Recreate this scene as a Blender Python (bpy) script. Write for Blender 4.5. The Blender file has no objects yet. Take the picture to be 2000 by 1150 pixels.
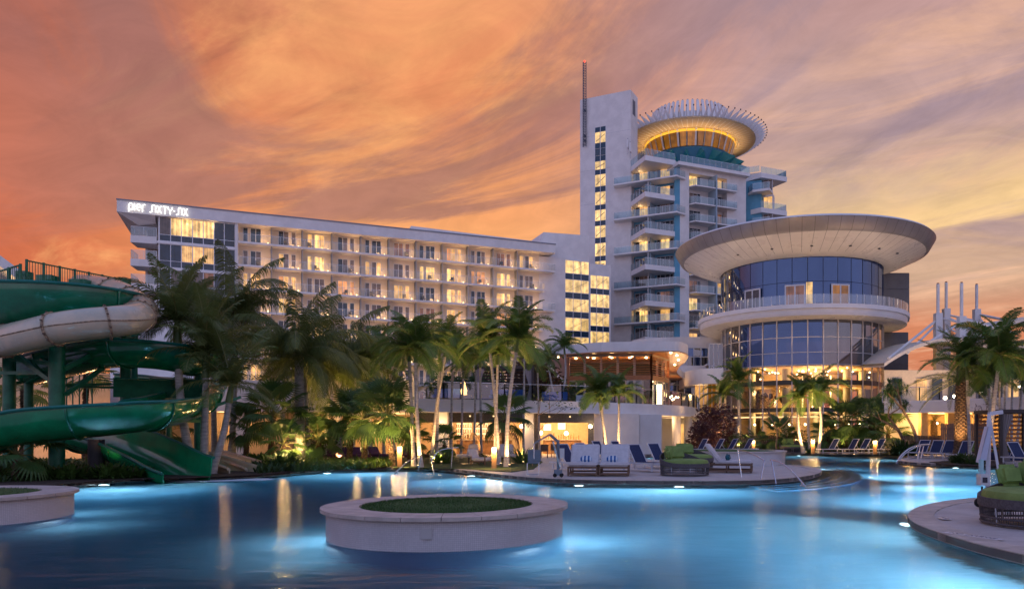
import bpy, bmesh, math, random
from mathutils import Vector, Matrix
from mathutils.geometry import tessellate_polygon
R = random.Random(66)
SC = bpy.context.scene
COL = SC.collection
PI = math.pi
rad = math.radians
# ---------------------------------------------------------------- camera
F, CX, HZ, EYE = 1450.0, 1150.0, 843.0, 1.75
cam = bpy.data.cameras.new('camera'); camo = bpy.data.objects.new('camera', cam); COL.objects.link(camo)
camo.location = (0, 0, EYE); camo.rotation_euler = (rad(90), 0, 0)
cam.sensor_width = 36; cam.lens = F/2000*36; cam.shift_x = (1000-CX)/2000; cam.shift_y = (HZ-575)/2000
cam.clip_start = .1; cam.clip_end = 6000
SC.camera = camo
# ---------------------------------------------------------------- render, exposure
SC.view_settings.view_transform = 'Standard'; SC.view_settings.look = 'None'
SC.view_settings.exposure = 0.0; SC.view_settings.gamma = 1.0
cy = SC.cycles
cy.use_denoising = True
try: cy.denoiser = 'OPENIMAGEDENOISE'
except Exception: pass
cy.max_bounces = 7; cy.diffuse_bounces = 3; cy.glossy_bounces = 4; cy.transmission_bounces = 6; cy.transparent_max_bounces = 16
cy.volume_bounces = 0; cy.caustics_reflective = False; cy.caustics_refractive = False
cy.sample_clamp_indirect = 10.0; cy.use_adaptive_sampling = True; cy.adaptive_threshold = .015
# ---------------------------------------------------------------- sky (dusk)
world = bpy.data.worlds.new('World'); SC.world = world; world.use_nodes = True
nt = world.node_tree; nt.nodes.clear()
class NB:
    """small node helper"""
    def __init__(s, nt): s.nt = nt
    def n(s, t, **k):
        o = s.nt.nodes.new(t)
        for a, b in k.items(): setattr(o, a, b)
        return o
    def put(s, sock, v):
        if isinstance(v, bpy.types.NodeSocket): s.nt.links.new(v, sock)
        elif v is not None:
            try: sock.default_value = v
            except Exception: sock.default_value = (*v, 1) if hasattr(v, '__len__') else v
    def m(s, op, a, b=None, c=None, clamp=False):
        o = s.n('ShaderNodeMath', operation=op, use_clamp=clamp)
        for i, v in enumerate((a, b, c)):
            if v is not None: s.put(o.inputs[i], v)
        return o.outputs[0]
    def mr(s, v, a, b, c=0., d=1., smooth=True):
        o = s.n('ShaderNodeMapRange', interpolation_type='SMOOTHSTEP' if smooth else 'LINEAR')
        for i, x in enumerate((v, a, b, c, d)): s.put(o.inputs[i], x)
        return o.outputs[0]
    def mix(s, f, a, b, mode='MIX'):
        o = s.n('ShaderNodeMix', data_type='RGBA', blend_type=mode)
        s.put(o.inputs[0], f)
        for i, v in ((6, a), (7, b)):
            if isinstance(v, tuple) and len(v) == 3: v = (*v, 1)
            s.put(o.inputs[i], v)
        return o.outputs[2]
    def vec(s, x, y, z=0.):
        o = s.n('ShaderNodeCombineXYZ')
        for i, v in enumerate((x, y, z)): s.put(o.inputs[i], v)
        return o.outputs[0]
    def noise(s, v, scale, detail=5, rough=.55, dist=0., out=0):
        o = s.n('ShaderNodeTexNoise')
        if v is not None: s.put(o.inputs['Vector'], v)
        s.put(o.inputs['Scale'], scale); s.put(o.inputs['Detail'], detail); s.put(o.inputs['Roughness'], rough); s.put(o.inputs['Distortion'], dist)
        return o.outputs[out]
def lin(r, g, b):
    f = lambda c: (c/255/12.92) if c/255 <= .04045 else ((c/255+.055)/1.055)**2.4
    return (f(r), f(g), f(b))
b = NB(nt)
tc = b.n('ShaderNodeTexCoord'); sx = b.n('ShaderNodeSeparateXYZ'); nt.links.new(tc.outputs['Generated'], sx.inputs[0])
dx, dy, dz = sx.outputs
el = b.m('MULTIPLY', b.m('ARCSINE', dz), 180/PI)                 # elevation, degrees
azi = b.m('MULTIPLY', b.m('ARCTAN2', dx, dy), 180/PI)            # azimuth from +Y towards +X, degrees
up = b.m('MAXIMUM', dz, 0.0); zz = b.m('ADD', up, 0.13)
pxx = b.m('DIVIDE', dx, zz); pyy = b.m('DIVIDE', dy, zz)
along = b.m('ADD', b.m('MULTIPLY', pxx, -.816), b.m('MULTIPLY', pyy, .577))
across = b.m('ADD', b.m('MULTIPLY', pxx, .577), b.m('MULTIPLY', pyy, .816))
cv = b.vec(b.m('MULTIPLY', along, .42), across)
n1 = b.noise(cv, 1.0, 8, .6, 1.2)
n2 = b.noise(b.vec(b.m('MULTIPLY', along, .36), b.m('ADD', across, 7.3)), 1.9, 9, .62, 1.0)
n3 = b.noise(b.vec(b.m('MULTIPLY', along, .7), b.m('ADD', across, 3.1)), 4.5, 9, .66, 1.0)
# base: elevation bands at the sunset side (left, -40 deg) and to the right of it
L = b.mr(azi, -42, 6)                                           # 0 at left, 1 at right
def ramp(v, stops):
    r = b.n('ShaderNodeValToRGB'); e = r.color_ramp.elements
    while len(e) < len(stops): e.new(.5)
    for k, (p, c) in enumerate(stops): e[k].position = p; e[k].color = (*lin(*c), 1)
    r.color_ramp.interpolation = 'EASE'
    nt.links.new(b.m('DIVIDE', v, 40.0, clamp=True), r.inputs[0]); return r.outputs[0]
left = ramp(el, [(0, (172, 78, 64)), (.22, (200, 92, 60)), (.45, (218, 110, 68)), (.6, (184, 98, 76)), (.78, (130, 84, 84)), (1, (90, 76, 94))])
mid = ramp(el, [(0, (250, 184, 116)), (.28, (250, 178, 112)), (.42, (240, 158, 100)), (.62, (228, 140, 92)), (.8, (238, 156, 108)), (1, (130, 108, 128))])
right = ramp(el, [(0, (188, 96, 80)), (.17, (212, 128, 92)), (.27, (208, 168, 140)), (.40, (216, 174, 148)), (.55, (196, 160, 154)), (.75, (192, 150, 146)), (1, (118, 110, 140))])
t1 = b.mr(azi, -42, -12); t2 = b.mr(azi, -8, 17)
base = b.mix(t2, b.mix(t1, left, mid), right)
# darker violet bands, bright streaks
dark_l = b.mix(t2, lin(120, 70, 68), lin(142, 122, 136))
dm = b.mr(n1, .46, .64, 0, .92); base = b.mix(b.m('MULTIPLY', dm, b.mr(el, 9, 20)), base, dark_l)
br = b.mix(t2, lin(255, 178, 112), lin(242, 188, 152))
bm = b.m('MULTIPLY', b.mr(n2, .49, .66, 0, .72), b.mr(azi, -52, -26, .4, 1)); base = b.mix(bm, base, br)
n4 = b.noise(b.vec(b.m('MULTIPLY', along, .55), b.m('ADD', across, 11.7)), .9, 8, .62, 1.6)
mv = b.m('MULTIPLY', b.mr(n4, .47, .62, 0, .74), b.m('MULTIPLY', b.mr(el, 8, 16), b.mr(azi, -46, -30, .3, 1)))
base = b.mix(mv, base, b.mix(t2, lin(150, 104, 100), lin(160, 136, 148)))
# low bright cloud bank on the right, rising to the right
bank = b.m('SUBTRACT', el, b.m('ADD', 13.5, b.m('MULTIPLY', b.m('SUBTRACT', azi, 14), .10)))
bank = b.m('ADD', bank, b.m('MULTIPLY', b.m('SUBTRACT', n2, .5), 9))
bk = b.m('MULTIPLY', b.mr(bank, -1.6, .4), b.mr(bank, 5.5, .5)); bk = b.m('MULTIPLY', bk, b.mr(azi, 2, 14, 0, .8))
bk = b.m('MULTIPLY', bk, b.mr(azi, 40, 60, 1, 0))
base = b.mix(bk, base, lin(255, 212, 146))
fine = b.mr(n3, .3, .7, .86, 1.13, False)
base = b.mix(1.0, base, b.vec(fine, fine, fine), 'MULTIPLY')
# away from the sunset the sky is blue-violet dusk
away = b.mr(b.m('ABSOLUTE', azi), 52, 120)
nn = b.mr(n1, .35, .65, .9, 1.1, False)
dusk = ramp(el, [(0, (218, 196, 222)), (.3, (200, 200, 238)), (.6, (166, 182, 236)), (1, (130, 152, 216))])
dusk = b.mix(1.0, dusk, b.vec(nn, nn, nn), 'MULTIPLY')
zen = b.mr(el, 34, 60)
base = b.mix(b.m('MAXIMUM', away, zen), base, dusk)
# Nishita sky with the sun on the horizon adds the thin clear air glow
sk = b.n('ShaderNodeTexSky', sky_type='NISHITA'); sk.sun_disc = False; sk.sun_elevation = rad(.5); sk.sun_rotation = rad(-20)
bg1 = b.n('ShaderNodeBackground'); b.put(bg1.inputs[0], base); bg1.inputs[1].default_value = 1.0
bg2 = b.n('ShaderNodeBackground'); nt.links.new(sk.outputs[0], bg2.inputs[0]); bg2.inputs[1].default_value = 0.02
ad = b.n('ShaderNodeAddShader'); nt.links.new(bg1.outputs[0], ad.inputs[0]); nt.links.new(bg2.outputs[0], ad.inputs[1])
wo = b.n('ShaderNodeOutputWorld'); nt.links.new(ad.outputs[0], wo.inputs[0])
# ---------------------------------------------------------------- materials
MAT = {}
def mat(name, col=(.8, .8, .8), rough=.5, metal=0., spec=.5, vary=.0, vscale=4., bump=0., bscale=20., col2=None, emit=None, es=0., coat=0., trans=0., stretch=None, detail=5):
    if name in MAT: return MAT[name]
    m = bpy.data.materials.new(name); m.use_nodes = True; t = m.node_tree; q = NB(t)
    p = t.nodes['Principled BSDF']; p.inputs['Roughness'].default_value = rough; p.inputs['Metallic'].default_value = metal
    p.inputs['Specular IOR Level'].default_value = spec; p.inputs['Coat Weight'].default_value = coat
    if trans: p.inputs['Transmission Weight'].default_value = trans
    co = q.n('ShaderNodeTexCoord').outputs['Object']
    if stretch:
        mp = q.n('ShaderNodeMapping'); t.links.new(co, mp.inputs[0]); mp.inputs['Scale'].default_value = stretch; co = mp.outputs[0]
    c = (*col, 1)
    if vary or col2:
        nz = q.noise(co, vscale, detail, .6)
        c2 = (*(col2 or tuple(max(0, x*(1-vary)) for x in col)), 1)
        c1 = c if col2 else (*tuple(x*(1+vary*.5) for x in col), 1)
        q.put(p.inputs['Base Color'], q.mix(q.mr(nz, .35, .65), c1, c2))
        q.put(p.inputs['Roughness'], q.mr(nz, .3, .7, max(.02, rough-.06), min(1, rough+.08), False))
    else: p.inputs['Base Color'].default_value = c
    if bump:
        bn = q.n('ShaderNodeBump'); bn.inputs['Strength'].default_value = bump; bn.inputs['Distance'].default_value = .02
        q.put(bn.inputs['Height'], q.noise(co, bscale, 4, .6)); t.links.new(bn.outputs[0], p.inputs['Normal'])
    if emit: p.inputs['Emission Color'].default_value = (*emit, 1); p.inputs['Emission Strength'].default_value = es
    MAT[name] = m; return m
WARM = (1.0, .62, .27)
white = mat('white_render', (.78, .735, .69), .7, vary=.08, vscale=.6, bump=.15, bscale=30)
white2 = mat('white_paint', (.80, .77, .74), .5, vary=.05, vscale=.9)
wall_w = mat('balcony_wall', (.74, .65, .52), .7, vary=.06, vscale=.8)
grey_p = mat('grey_panel', (.13, .13, .14), .55, vary=.12, vscale=.5)
fascia_m = mat('bronze_fascia', (.36, .33, .32), .42, metal=.35, vary=.1, vscale=.5)
soffit_m = mat('soffit_panel', (.76, .70, .64), .3, vary=.05, vscale=.6)
gap_m = mat('joint_dark', (.12, .11, .1), .8)
blue_w = mat('light_blue_render', (.12, .36, .50), .7, vary=.08, vscale=.7)
teal_f = mat('teal_fin', (.02, .25, .26), .5, vary=.15)
steel = mat('steel_rail', (.6, .6, .62), .25, metal=.9)
frame_m = mat('white_frame', (.72, .72, .74), .4)
frame_d = mat('dark_frame', (.05, .05, .05), .4)
navy_g = mat('navy_spandrel', (.012, .04, .075), .12, spec=.6, vary=.15, vscale=2)
wood = mat('orange_wood', (.42, .15, .045), .45, vary=.3, vscale=3, stretch=(1, 1, 14), bump=.1)
wood_s = mat('wood_soffit', (.46, .20, .08), .4, vary=.25, vscale=2.5, stretch=(12, 1, 1))
teak = mat('teak_frame', (.16, .085, .05), .55, vary=.3, vscale=5, stretch=(1, 1, 8))
stone = mat('travertine', (.50, .43, .38), .6, vary=.16, vscale=3.5, bump=.25, bscale=25, detail=8)
deck_m = mat('deck_pavers', (.52, .46, .42), .7, vary=.12, vscale=2.2, bump=.3, bscale=60, detail=9)
ground_m = mat('ground_soil', (.035, .03, .02), .95, vary=.4, vscale=2, bump=.6, bscale=8)
mulch_m = mat('mulch', (.05, .03, .02), .95, vary=.5, vscale=9, bump=.8, bscale=25)
turf_m = mat('turf', (.055, .12, .025), .95, vary=.45, vscale=30, bump=.7, bscale=160)
lawn_m = mat('lawn', (.03, .06, .012), .95, vary=.4, vscale=10, bump=.6, bscale=60)
cush = mat('grey_cushion', (.58, .54, .54), .85, vary=.08, vscale=6, bump=.35, bscale=60)
lime = mat('lime_cushion', (.20, .29, .07), .8, vary=.15, vscale=5, bump=.35, bscale=50)
navy = mat('navy_sling', (.008, .022, .085), .7, vary=.2, vscale=20, bump=.2, bscale=200)
wicker = mat('grey_wicker', (.09, .08, .085), .7, vary=.25, vscale=25)
teal_c = mat('teal_pillow', (.01, .10, .13), .8, vary=.3, vscale=9)
alu = mat('white_aluminium', (.62, .62, .66), .35, vary=.05)
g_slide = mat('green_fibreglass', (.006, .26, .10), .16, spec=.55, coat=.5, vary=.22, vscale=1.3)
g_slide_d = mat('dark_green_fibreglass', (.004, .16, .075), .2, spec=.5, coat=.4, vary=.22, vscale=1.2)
g_lip = mat('teal_green_lip', (.008, .15, .11), .35, vary=.15)
g_steel = mat('green_steel', (.008, .15, .075), .4, vary=.25, vscale=3)
tan_s = mat('cream_fibreglass', (.64, .52, .36), .22, spec=.5, coat=.4, vary=.12, vscale=1.5, col2=(.50, .46, .34))
flange = mat('rusty_flange', (.38, .27, .17), .7, vary=.5, vscale=12)
trunk_g = mat('grey_palm_trunk', (.46, .42, .38), .85, vary=.28, vscale=3, stretch=(1, 1, 6), bump=.8, bscale=14)
trunk_d = mat('rough_palm_trunk', (.12, .075, .045), .95, vary=.5, vscale=10, bump=1, bscale=25)
shaft_m = mat('green_crownshaft', (.11, .17, .05), .5, vary=.2)
bark = mat('bark', (.17, .12, .09), .9, vary=.3, vscale=8, bump=.6)
def leafm(name, c1, c2, tr=.35):
    if name in MAT: return MAT[name]
    m = bpy.data.materials.new(name); m.use_nodes = True; t = m.node_tree; q = NB(t); t.nodes.clear()
    oi = q.n('ShaderNodeObjectInfo'); co = q.n('ShaderNodeTexCoord').outputs['Object']
    nz = q.noise(co, 2.5, 3, .5)
    f = q.m('ADD', q.m('MULTIPLY', oi.outputs['Random'], .6), q.m('MULTIPLY', nz, .4))
    c = q.mix(f, (*c1, 1), (*c2, 1))
    p = q.n('ShaderNodeBsdfPrincipled'); q.put(p.inputs['Base Color'], c); p.inputs['Roughness'].default_value = .45; p.inputs['Specular IOR Level'].default_value = .4
    tl = q.n('ShaderNodeBsdfTranslucent'); q.put(tl.inputs[0], c)
    mx = q.n('ShaderNodeMixShader'); mx.inputs[0].default_value = tr; t.links.new(p.outputs[0], mx.inputs[1]); t.links.new(tl.outputs[0], mx.inputs[2])
    o = q.n('ShaderNodeOutputMaterial'); t.links.new(mx.outputs[0], o.inputs[0]); MAT[name] = m; return m
leaf_c = leafm('palm_leaflets', (.085, .13, .035), (.15, .18, .045))
leaf_r = leafm('bright_palm_leaflets', (.07, .15, .028), (.13, .21, .045))
leaf_d = leafm('date_palm_leaflets', (.04, .065, .035), (.07, .09, .05))
leaf_f = leafm('fan_palm_leaves', (.05, .13, .035), (.11, .18, .05))
leaf_s = leafm('shrub_leaves', (.03, .07, .02), (.07, .12, .03))
leaf_p = leafm('purple_leaves', (.07, .03, .05), (.12, .06, .05))
leaf_o = leafm('russet_leaves', (.14, .06, .03), (.08, .07, .03))
fern_m = leafm('fern_leaves', (.04, .10, .02), (.09, .16, .03))
def emis(name, col, s):
    if name in MAT: return MAT[name]
    m = bpy.data.materials.new(name); m.use_nodes = True; t = m.node_tree; t.nodes.clear(); q = NB(t)
    e = q.n('ShaderNodeEmission'); e.inputs[0].default_value = (*col, 1); e.inputs[1].default_value = s
    o = q.n('ShaderNodeOutputMaterial'); t.links.new(e.outputs[0], o.inputs[0]); MAT[name] = m; return m
lamp_w = emis('lamp_warm', (1, .66, .30), 7.0)
lamp_hot = emis('lamp_hot', (1, .72, .38), 22.0)
lamp_soft = emis('lamp_soft', (1, .62, .28), 2.2)
sign_m = emis('sign_white', (1, .97, .92), 2.2)
red_l = emis('red_beacon', (1, .05, .03), 4.0)
under_l = emis('underwater_lens', (.75, .95, 1), 9.0)
flame_m = emis('flame', (1, .55, .16), 5.0)
def pane_mat(name, base, emit, es, curtain=8.0, depth=.5, rough=.12, vert=0.):
    """window glass over a curtain: folds run vertically, lit ones glow"""
    if name in MAT: return MAT[name]
    m = bpy.data.materials.new(name); m.use_nodes = True; t = m.node_tree; q = NB(t)
    p = t.nodes['Principled BSDF']; co = q.n('ShaderNodeTexCoord').outputs['Object']; oi = q.n('ShaderNodeObjectInfo')
    sp = q.n('ShaderNodeSeparateXYZ'); t.links.new(co, sp.inputs[0])
    sh = q.m('ADD', sp.outputs[0], q.m('MULTIPLY', oi.outputs['Random'], 17.))
    fold = q.noise(q.vec(q.m('MULTIPLY', sh, curtain), 0., 0.), 1., 2, .5)
    big = q.noise(q.vec(q.m('MULTIPLY', sh, .9), 0., q.m('MULTIPLY', sp.outputs[2], .8)), 1.1, 3, .55)
    f = q.m('ADD', q.mr(fold, .3, .7, 1-depth, 1.0), q.mr(big, .3, .7, -.25, .3)); f = q.m('MAXIMUM', f, .1)
    f = q.m('MULTIPLY', f, q.mr(oi.outputs['Random'], 0, 1, .75, 1.15, False))
    q.put(p.inputs['Base Color'], q.mix(1., (*base, 1), q.vec(f, f, f), 'MULTIPLY'))
    p.inputs['Roughness'].default_value = rough; p.inputs['Specular IOR Level'].default_value = .6; p.inputs['Coat Weight'].default_value = .5; p.inputs['Coat Roughness'].default_value = .03
    if es:
        q.put(p.inputs['Emission Color'], (*emit, 1)); q.put(p.inputs['Emission Strength'], q.m('MULTIPLY', f, es))
    MAT[name] = m; return m
P_LIT = pane_mat('lit_curtain_pane', (.5, .35, .2), (1, .52, .14), 1.05)
P_ORA = pane_mat('orange_curtain_pane', (.4, .22, .12), (1, .40, .12), .75, 9, .55)
P_LIT2 = pane_mat('bright_room_pane', (.5, .4, .2), (1, .58, .18), 1.55, 2.0, .65)
P_DARK = pane_mat('dark_curtain_pane', (.025, .035, .05), WARM, 0, 8, .6)
P_GREY = pane_mat('grey_curtain_pane', (.12, .10, .10), (1, .5, .3), .03, 9, .5)
P_DIM = pane_mat('dim_room_pane', (.10, .05, .045), (1, .38, .16), .18, 3, .6)
P_NAVY = pane_mat('navy_pane', (.02, .04, .07), WARM, 0, 5, .4)
P_AMBER = pane_mat('amber_pane', (.12, .05, .01), (1, .36, .02), .28, 1.0, .4)
P_STAIR = pane_mat('stair_light_pane', (.45, .36, .2), (1, .62, .20), 1.3, 1.3, .55)
KIND = {'L': P_LIT, 'B': P_LIT2, 'D': P_DARK, 'G': P_GREY, 'R': P_DIM, 'N': P_NAVY, 'S': P_STAIR, 'A': P_AMBER, 'O': P_ORA}
def glassm(name, tint, refl=.5, base_f=.08, rough=.02, opaque=0., dcol=(.02, .03, .05), gc=(1, 1, 1)):
    if name in MAT: return MAT[name]
    m = bpy.data.materials.new(name); m.use_nodes = True; t = m.node_tree; q = NB(t); t.nodes.clear()
    tr = q.n('ShaderNodeBsdfTransparent'); tr.inputs[0].default_value = (*tint, 1)
    gl = q.n('ShaderNodeBsdfGlossy'); gl.inputs['Roughness'].default_value = rough; gl.inputs[0].default_value = (*gc, 1)
    fr = q.n('ShaderNodeFresnel'); fr.inputs[0].default_value = 1.5
    f = q.m('ADD', q.m('MULTIPLY', fr.outputs[0], refl), base_f, clamp=True)
    src = tr.outputs[0]
    if opaque:
        df = q.n('ShaderNodeBsdfDiffuse'); df.inputs[0].default_value = (*dcol, 1)
        m0 = q.n('ShaderNodeMixShader'); m0.inputs[0].default_value = opaque; t.links.new(tr.outputs[0], m0.inputs[1]); t.links.new(df.outputs[0], m0.inputs[2]); src = m0.outputs[0]
    mx = q.n('ShaderNodeMixShader'); q.put(mx.inputs[0], f); t.links.new(src, mx.inputs[1]); t.links.new(gl.outputs[0], mx.inputs[2])
    o = q.n('ShaderNodeOutputMaterial'); t.links.new(mx.outputs[0], o.inputs[0]); MAT[name] = m; return m
glass = glassm('clear_glass', (.9, .93, .93), .8, .03)
glass_b = glassm('bluish_rail_glass', (.78, .86, .92), .9, .12, opaque=.18, dcol=(.12, .26, .34))
glass_t = glassm('teal_rail_glass', (.62, .78, .84), .9, .09, opaque=.14, dcol=(.05, .22, .30))
glass_r = glassm('rotunda_glass', (.84, .84, .80), .8, .05)
blue_g = glassm('blue_mirror_glass', (.15, .2, .3), .9, .22, rough=.03, opaque=.85, dcol=(.015, .035, .10), gc=(.34, .46, .76))
dark_g = glassm('dark_mirror_glass', (.2, .2, .22), .9, .16, rough=.03, opaque=.8, dcol=(.02, .022, .03))
# ---------------------------------------------------------------- mesh helpers
class MB:
    def __init__(s): s.v = []; s.f = []; s.mi = []; s.cur = 0
    def add(s, vs, fs):
        o = len(s.v); s.v += [tuple(x) for x in vs]; s.f += [tuple(i+o for i in f) for f in fs]; s.mi += [s.cur]*len(fs); return s
    def box(s, x0, x1, y0, y1, z0, z1):
        return s.add([(x0, y0, z0), (x1, y0, z0), (x1, y1, z0), (x0, y1, z0), (x0, y0, z1), (x1, y0, z1), (x1, y1, z1), (x0, y1, z1)],
                     [(0, 3, 2, 1), (4, 5, 6, 7), (0, 1, 5, 4), (1, 2, 6, 5), (2, 3, 7, 6), (3, 0, 4, 7)])
    def cbox(s, c, d, rot=None):
        hx, hy, hz = d[0]/2, d[1]/2, d[2]/2
        vs = [Vector((sx*hx, sy*hy, sz*hz)) for sz in (-1, 1) for sx, sy in ((-1, -1), (1, -1), (1, 1), (-1, 1))]
        if rot is not None: vs = [rot @ v for v in vs]
        vs = [v+Vector(c) for v in vs]
        return s.add(vs, [(0, 3, 2, 1), (4, 5, 6, 7), (0, 1, 5, 4), (1, 2, 6, 5), (2, 3, 7, 6), (3, 0, 4, 7)])
    def beam(s, a, b, w, h=None):
        a, b = Vector(a), Vector(b); d = b-a; L = d.length
        if L < 1e-6: return s
        q = d.to_track_quat('X', 'Z').to_matrix()
        return s.cbox((a+b)/2, (L, w, h or w), q)
    def tube(s, pts, r, n=8, cap=True, closed=False):
        pts = [Vector(p) for p in pts]; N = len(pts); rs = r if hasattr(r, '__len__') else [r]*N
        o = len(s.v); up = Vector((0, 0, 1)); prev = None
        for i, p in enumerate(pts):
            if closed: d = pts[(i+1) % N]-pts[i-1]
            else: d = pts[min(i+1, N-1)]-pts[max(i-1, 0)]
            d.normalize()
            if prev is None:
                a = up if abs(d.z) < .95 else Vector((1, 0, 0)); x = d.cross(a).normalized()
            else: x = (prev-d*prev.dot(d)).normalized()
            prev = x; y = d.cross(x)
            for k in range(n):
                t = 2*PI*k/n; s.v.append(tuple(p+(x*math.cos(t)+y*math.sin(t))*rs[i]))
        M = N if closed else N-1
        for i in range(M):
            j = (i+1) % N
            for k in range(n):
                s.f.append((o+i*n+k, o+i*n+(k+1) % n, o+j*n+(k+1) % n, o+j*n+k)); s.mi.append(s.cur)
        if cap and not closed:
            s.f.append(tuple(o+k for k in reversed(range(n)))); s.f.append(tuple(o+(N-1)*n+k for k in range(n))); s.mi += [s.cur]*2
        return s
    def cyl(s, x, y, z0, z1, r, n=16, r1=None): return s.tube([(x, y, z0), (x, y, z1)], [r, r if r1 is None else r1], n)
    def lathe(s, prof, n=48, a0=0, a1=2*PI, c=(0, 0)):
        full = abs(a1-a0-2*PI) < 1e-6; m = n if full else n+1; o = len(s.v)
        for k in range(m):
            t = a0+(a1-a0)*k/n; ct, st = math.cos(t), math.sin(t)
            for r, z in prof: s.v.append((c[0]+r*ct, c[1]+r*st, z))
        P = len(prof)
        for k in range(n):
            k2 = (k+1) % m
            for i in range(P-1):
                if prof[i][0] < 1e-6 and prof[i+1][0] < 1e-6: continue
                s.f.append((o+k*P+i, o+k2*P+i, o+k2*P+i+1, o+k*P+i+1)); s.mi.append(s.cur)
        return s
    def prism(s, poly, z0, z1, holes=(), top=True, bottom=True, sides=True):
        loops = [list(poly)]+[list(h) for h in holes]
        tri = tessellate_polygon([[Vector((x, y, 0)) for x, y in l] for l in loops])
        flat = [p for l in loops for p in l]; N = len(flat); o = len(s.v)
        s.v += [(x, y, z0) for x, y in flat]+[(x, y, z1) for x, y in flat]
        for t in tri:
            a, bb, c = [flat[i] for i in t]
            ccw = (bb[0]-a[0])*(c[1]-a[1])-(bb[1]-a[1])*(c[0]-a[0]) > 0
            tt = t if ccw else tuple(reversed(t))
            if top: s.f.append(tuple(o+N+i for i in tt)); s.mi.append(s.cur)
            if bottom: s.f.append(tuple(o+i for i in reversed(tt))); s.mi.append(s.cur)
        if sides:
            st = 0
            for li, l in enumerate(loops):
                n = len(l); ar = sum(l[i][0]*l[(i+1) % n][1]-l[(i+1) % n][0]*l[i][1] for i in range(n))
                ok = (ar > 0) == (li == 0)
                for i in range(n):
                    a, bb = st+i, st+(i+1) % n
                    q = (o+a, o+bb, o+N+bb, o+N+a)
                    s.f.append(q if ok else tuple(reversed(q))); s.mi.append(s.cur)
                st += n
        return s
    def quad(s, a, b_, c, d): return s.add([a, b_, c, d], [(0, 1, 2, 3)])
    def mesh(s, name, mats, smooth=False, bevel=0):
        me = bpy.data.meshes.new(name); me.from_pydata(s.v, [], s.f)
        for m in (mats if isinstance(mats, (list, tuple)) else [mats]): me.materials.append(m)
        if any(s.mi): me.polygons.foreach_set('material_index', s.mi)
        if smooth:
            me.polygons.foreach_set('use_smooth', [True]*len(s.f))
            try: me.set_sharp_from_angle(angle=rad(38))
            except Exception: pass
        me.update(); return me
    def build(s, name, mats, parent=None, smooth=False, loc=None, rot=None, **k):
        return put(name, s.mesh(name, mats, smooth), parent, loc, rot, **k)
def put(name, me, parent=None, loc=None, rot=None, scale=None, **k):
    o = bpy.data.objects.new(name, me); COL.objects.link(o)
    if parent is not None: o.parent = parent
    if loc is not None: o.location = loc
    if rot is not None: o.rotation_euler = rot if hasattr(rot, '__len__') else (0, 0, rot)
    if scale is not None: o.scale = scale if hasattr(scale, '__len__') else (scale,)*3
    for a, c in k.items(): o[a] = c
    return o
def thing(name, label, cat, loc=(0, 0, 0), rot=0, group=None, scale=None):
    o = bpy.data.objects.new(name, None); COL.objects.link(o); o.location = loc
    o.rotation_euler = rot if hasattr(rot, '__len__') else (0, 0, rot)
    if scale: o.scale = (scale,)*3 if not hasattr(scale, '__len__') else scale
    o['label'] = label; o['category'] = cat
    if group: o['group'] = group
    return o
def dup(root, label, loc, rot=None, scale=None, group=None):
    r = root.copy(); COL.objects.link(r); r.location = loc; r['label'] = label
    if rot is not None: r.rotation_euler = rot if hasattr(rot, '__len__') else (0, 0, rot)
    if scale is not None: r.scale = scale if hasattr(scale, '__len__') else (scale,)*3
    if group: r['group'] = group
    for ch in list(root.children):
        c = ch.copy(); COL.objects.link(c); c.parent = r
        for g in list(ch.children):
            d = g.copy(); COL.objects.link(d); d.parent = c
    return r
def lamp(kind, loc, power, col=WARM, size=.1, parent=None, rot=None, spot=None, blend=.6, name='lamp_light'):
    l = bpy.data.lights.new(name, kind); l.energy = power; l.color = col
    if kind == 'AREA': l.size = size
    else: l.shadow_soft_size = size
    if kind == 'SPOT': l.spot_size = rad(spot or 60); l.spot_blend = blend
    o = bpy.data.objects.new(name, l); COL.objects.link(o); o.location = loc
    if rot is not None: o.rotation_euler = rot
    if parent is not None: o.parent = parent
    return o
def aim(o, d): o.rotation_euler = Vector(d).to_track_quat('-Z', 'Y').to_euler()
def W(px, py, z): return ((px-CX)/F*z, z, EYE+(HZ-py)/F*z)
def G(px, py, h=0.0):
    z = F*(EYE-h)/(py-HZ); return ((px-CX)/F*z, z)
def XZ(px, z): return (px-CX)/F*z
class Fr:
    """a building's own frame: x along the facade, y into the building"""
    def __init__(s, px, z, deg): s.o = (XZ(px, z), z); s.a = rad(deg); s.ux, s.uy = math.cos(s.a), math.sin(s.a)
    def w(s, x, y): return (s.o[0]+x*s.ux-y*s.uy, s.o[1]+x*s.uy+y*s.ux)
    def l(s, X, Y): X -= s.o[0]; Y -= s.o[1]; return (X*s.ux+Y*s.uy, -X*s.uy+Y*s.ux)
    def u(s, px, yl=0.):
        t = (px-CX)/F; ox, oy = s.o[0]-yl*s.uy, s.o[1]+yl*s.ux
        return (t*oy-ox)/(s.ux-t*s.uy)
    def z(s, px, yl=0.): return s.w(s.u(px, yl), yl)[1]
    def Z(s, px, py, yl=0.): return EYE+(HZ-py)/F*s.z(px, yl)
    def root(s, name, label, cat): return thing(name, label, cat, (s.o[0], s.o[1], 0), s.a)
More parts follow.
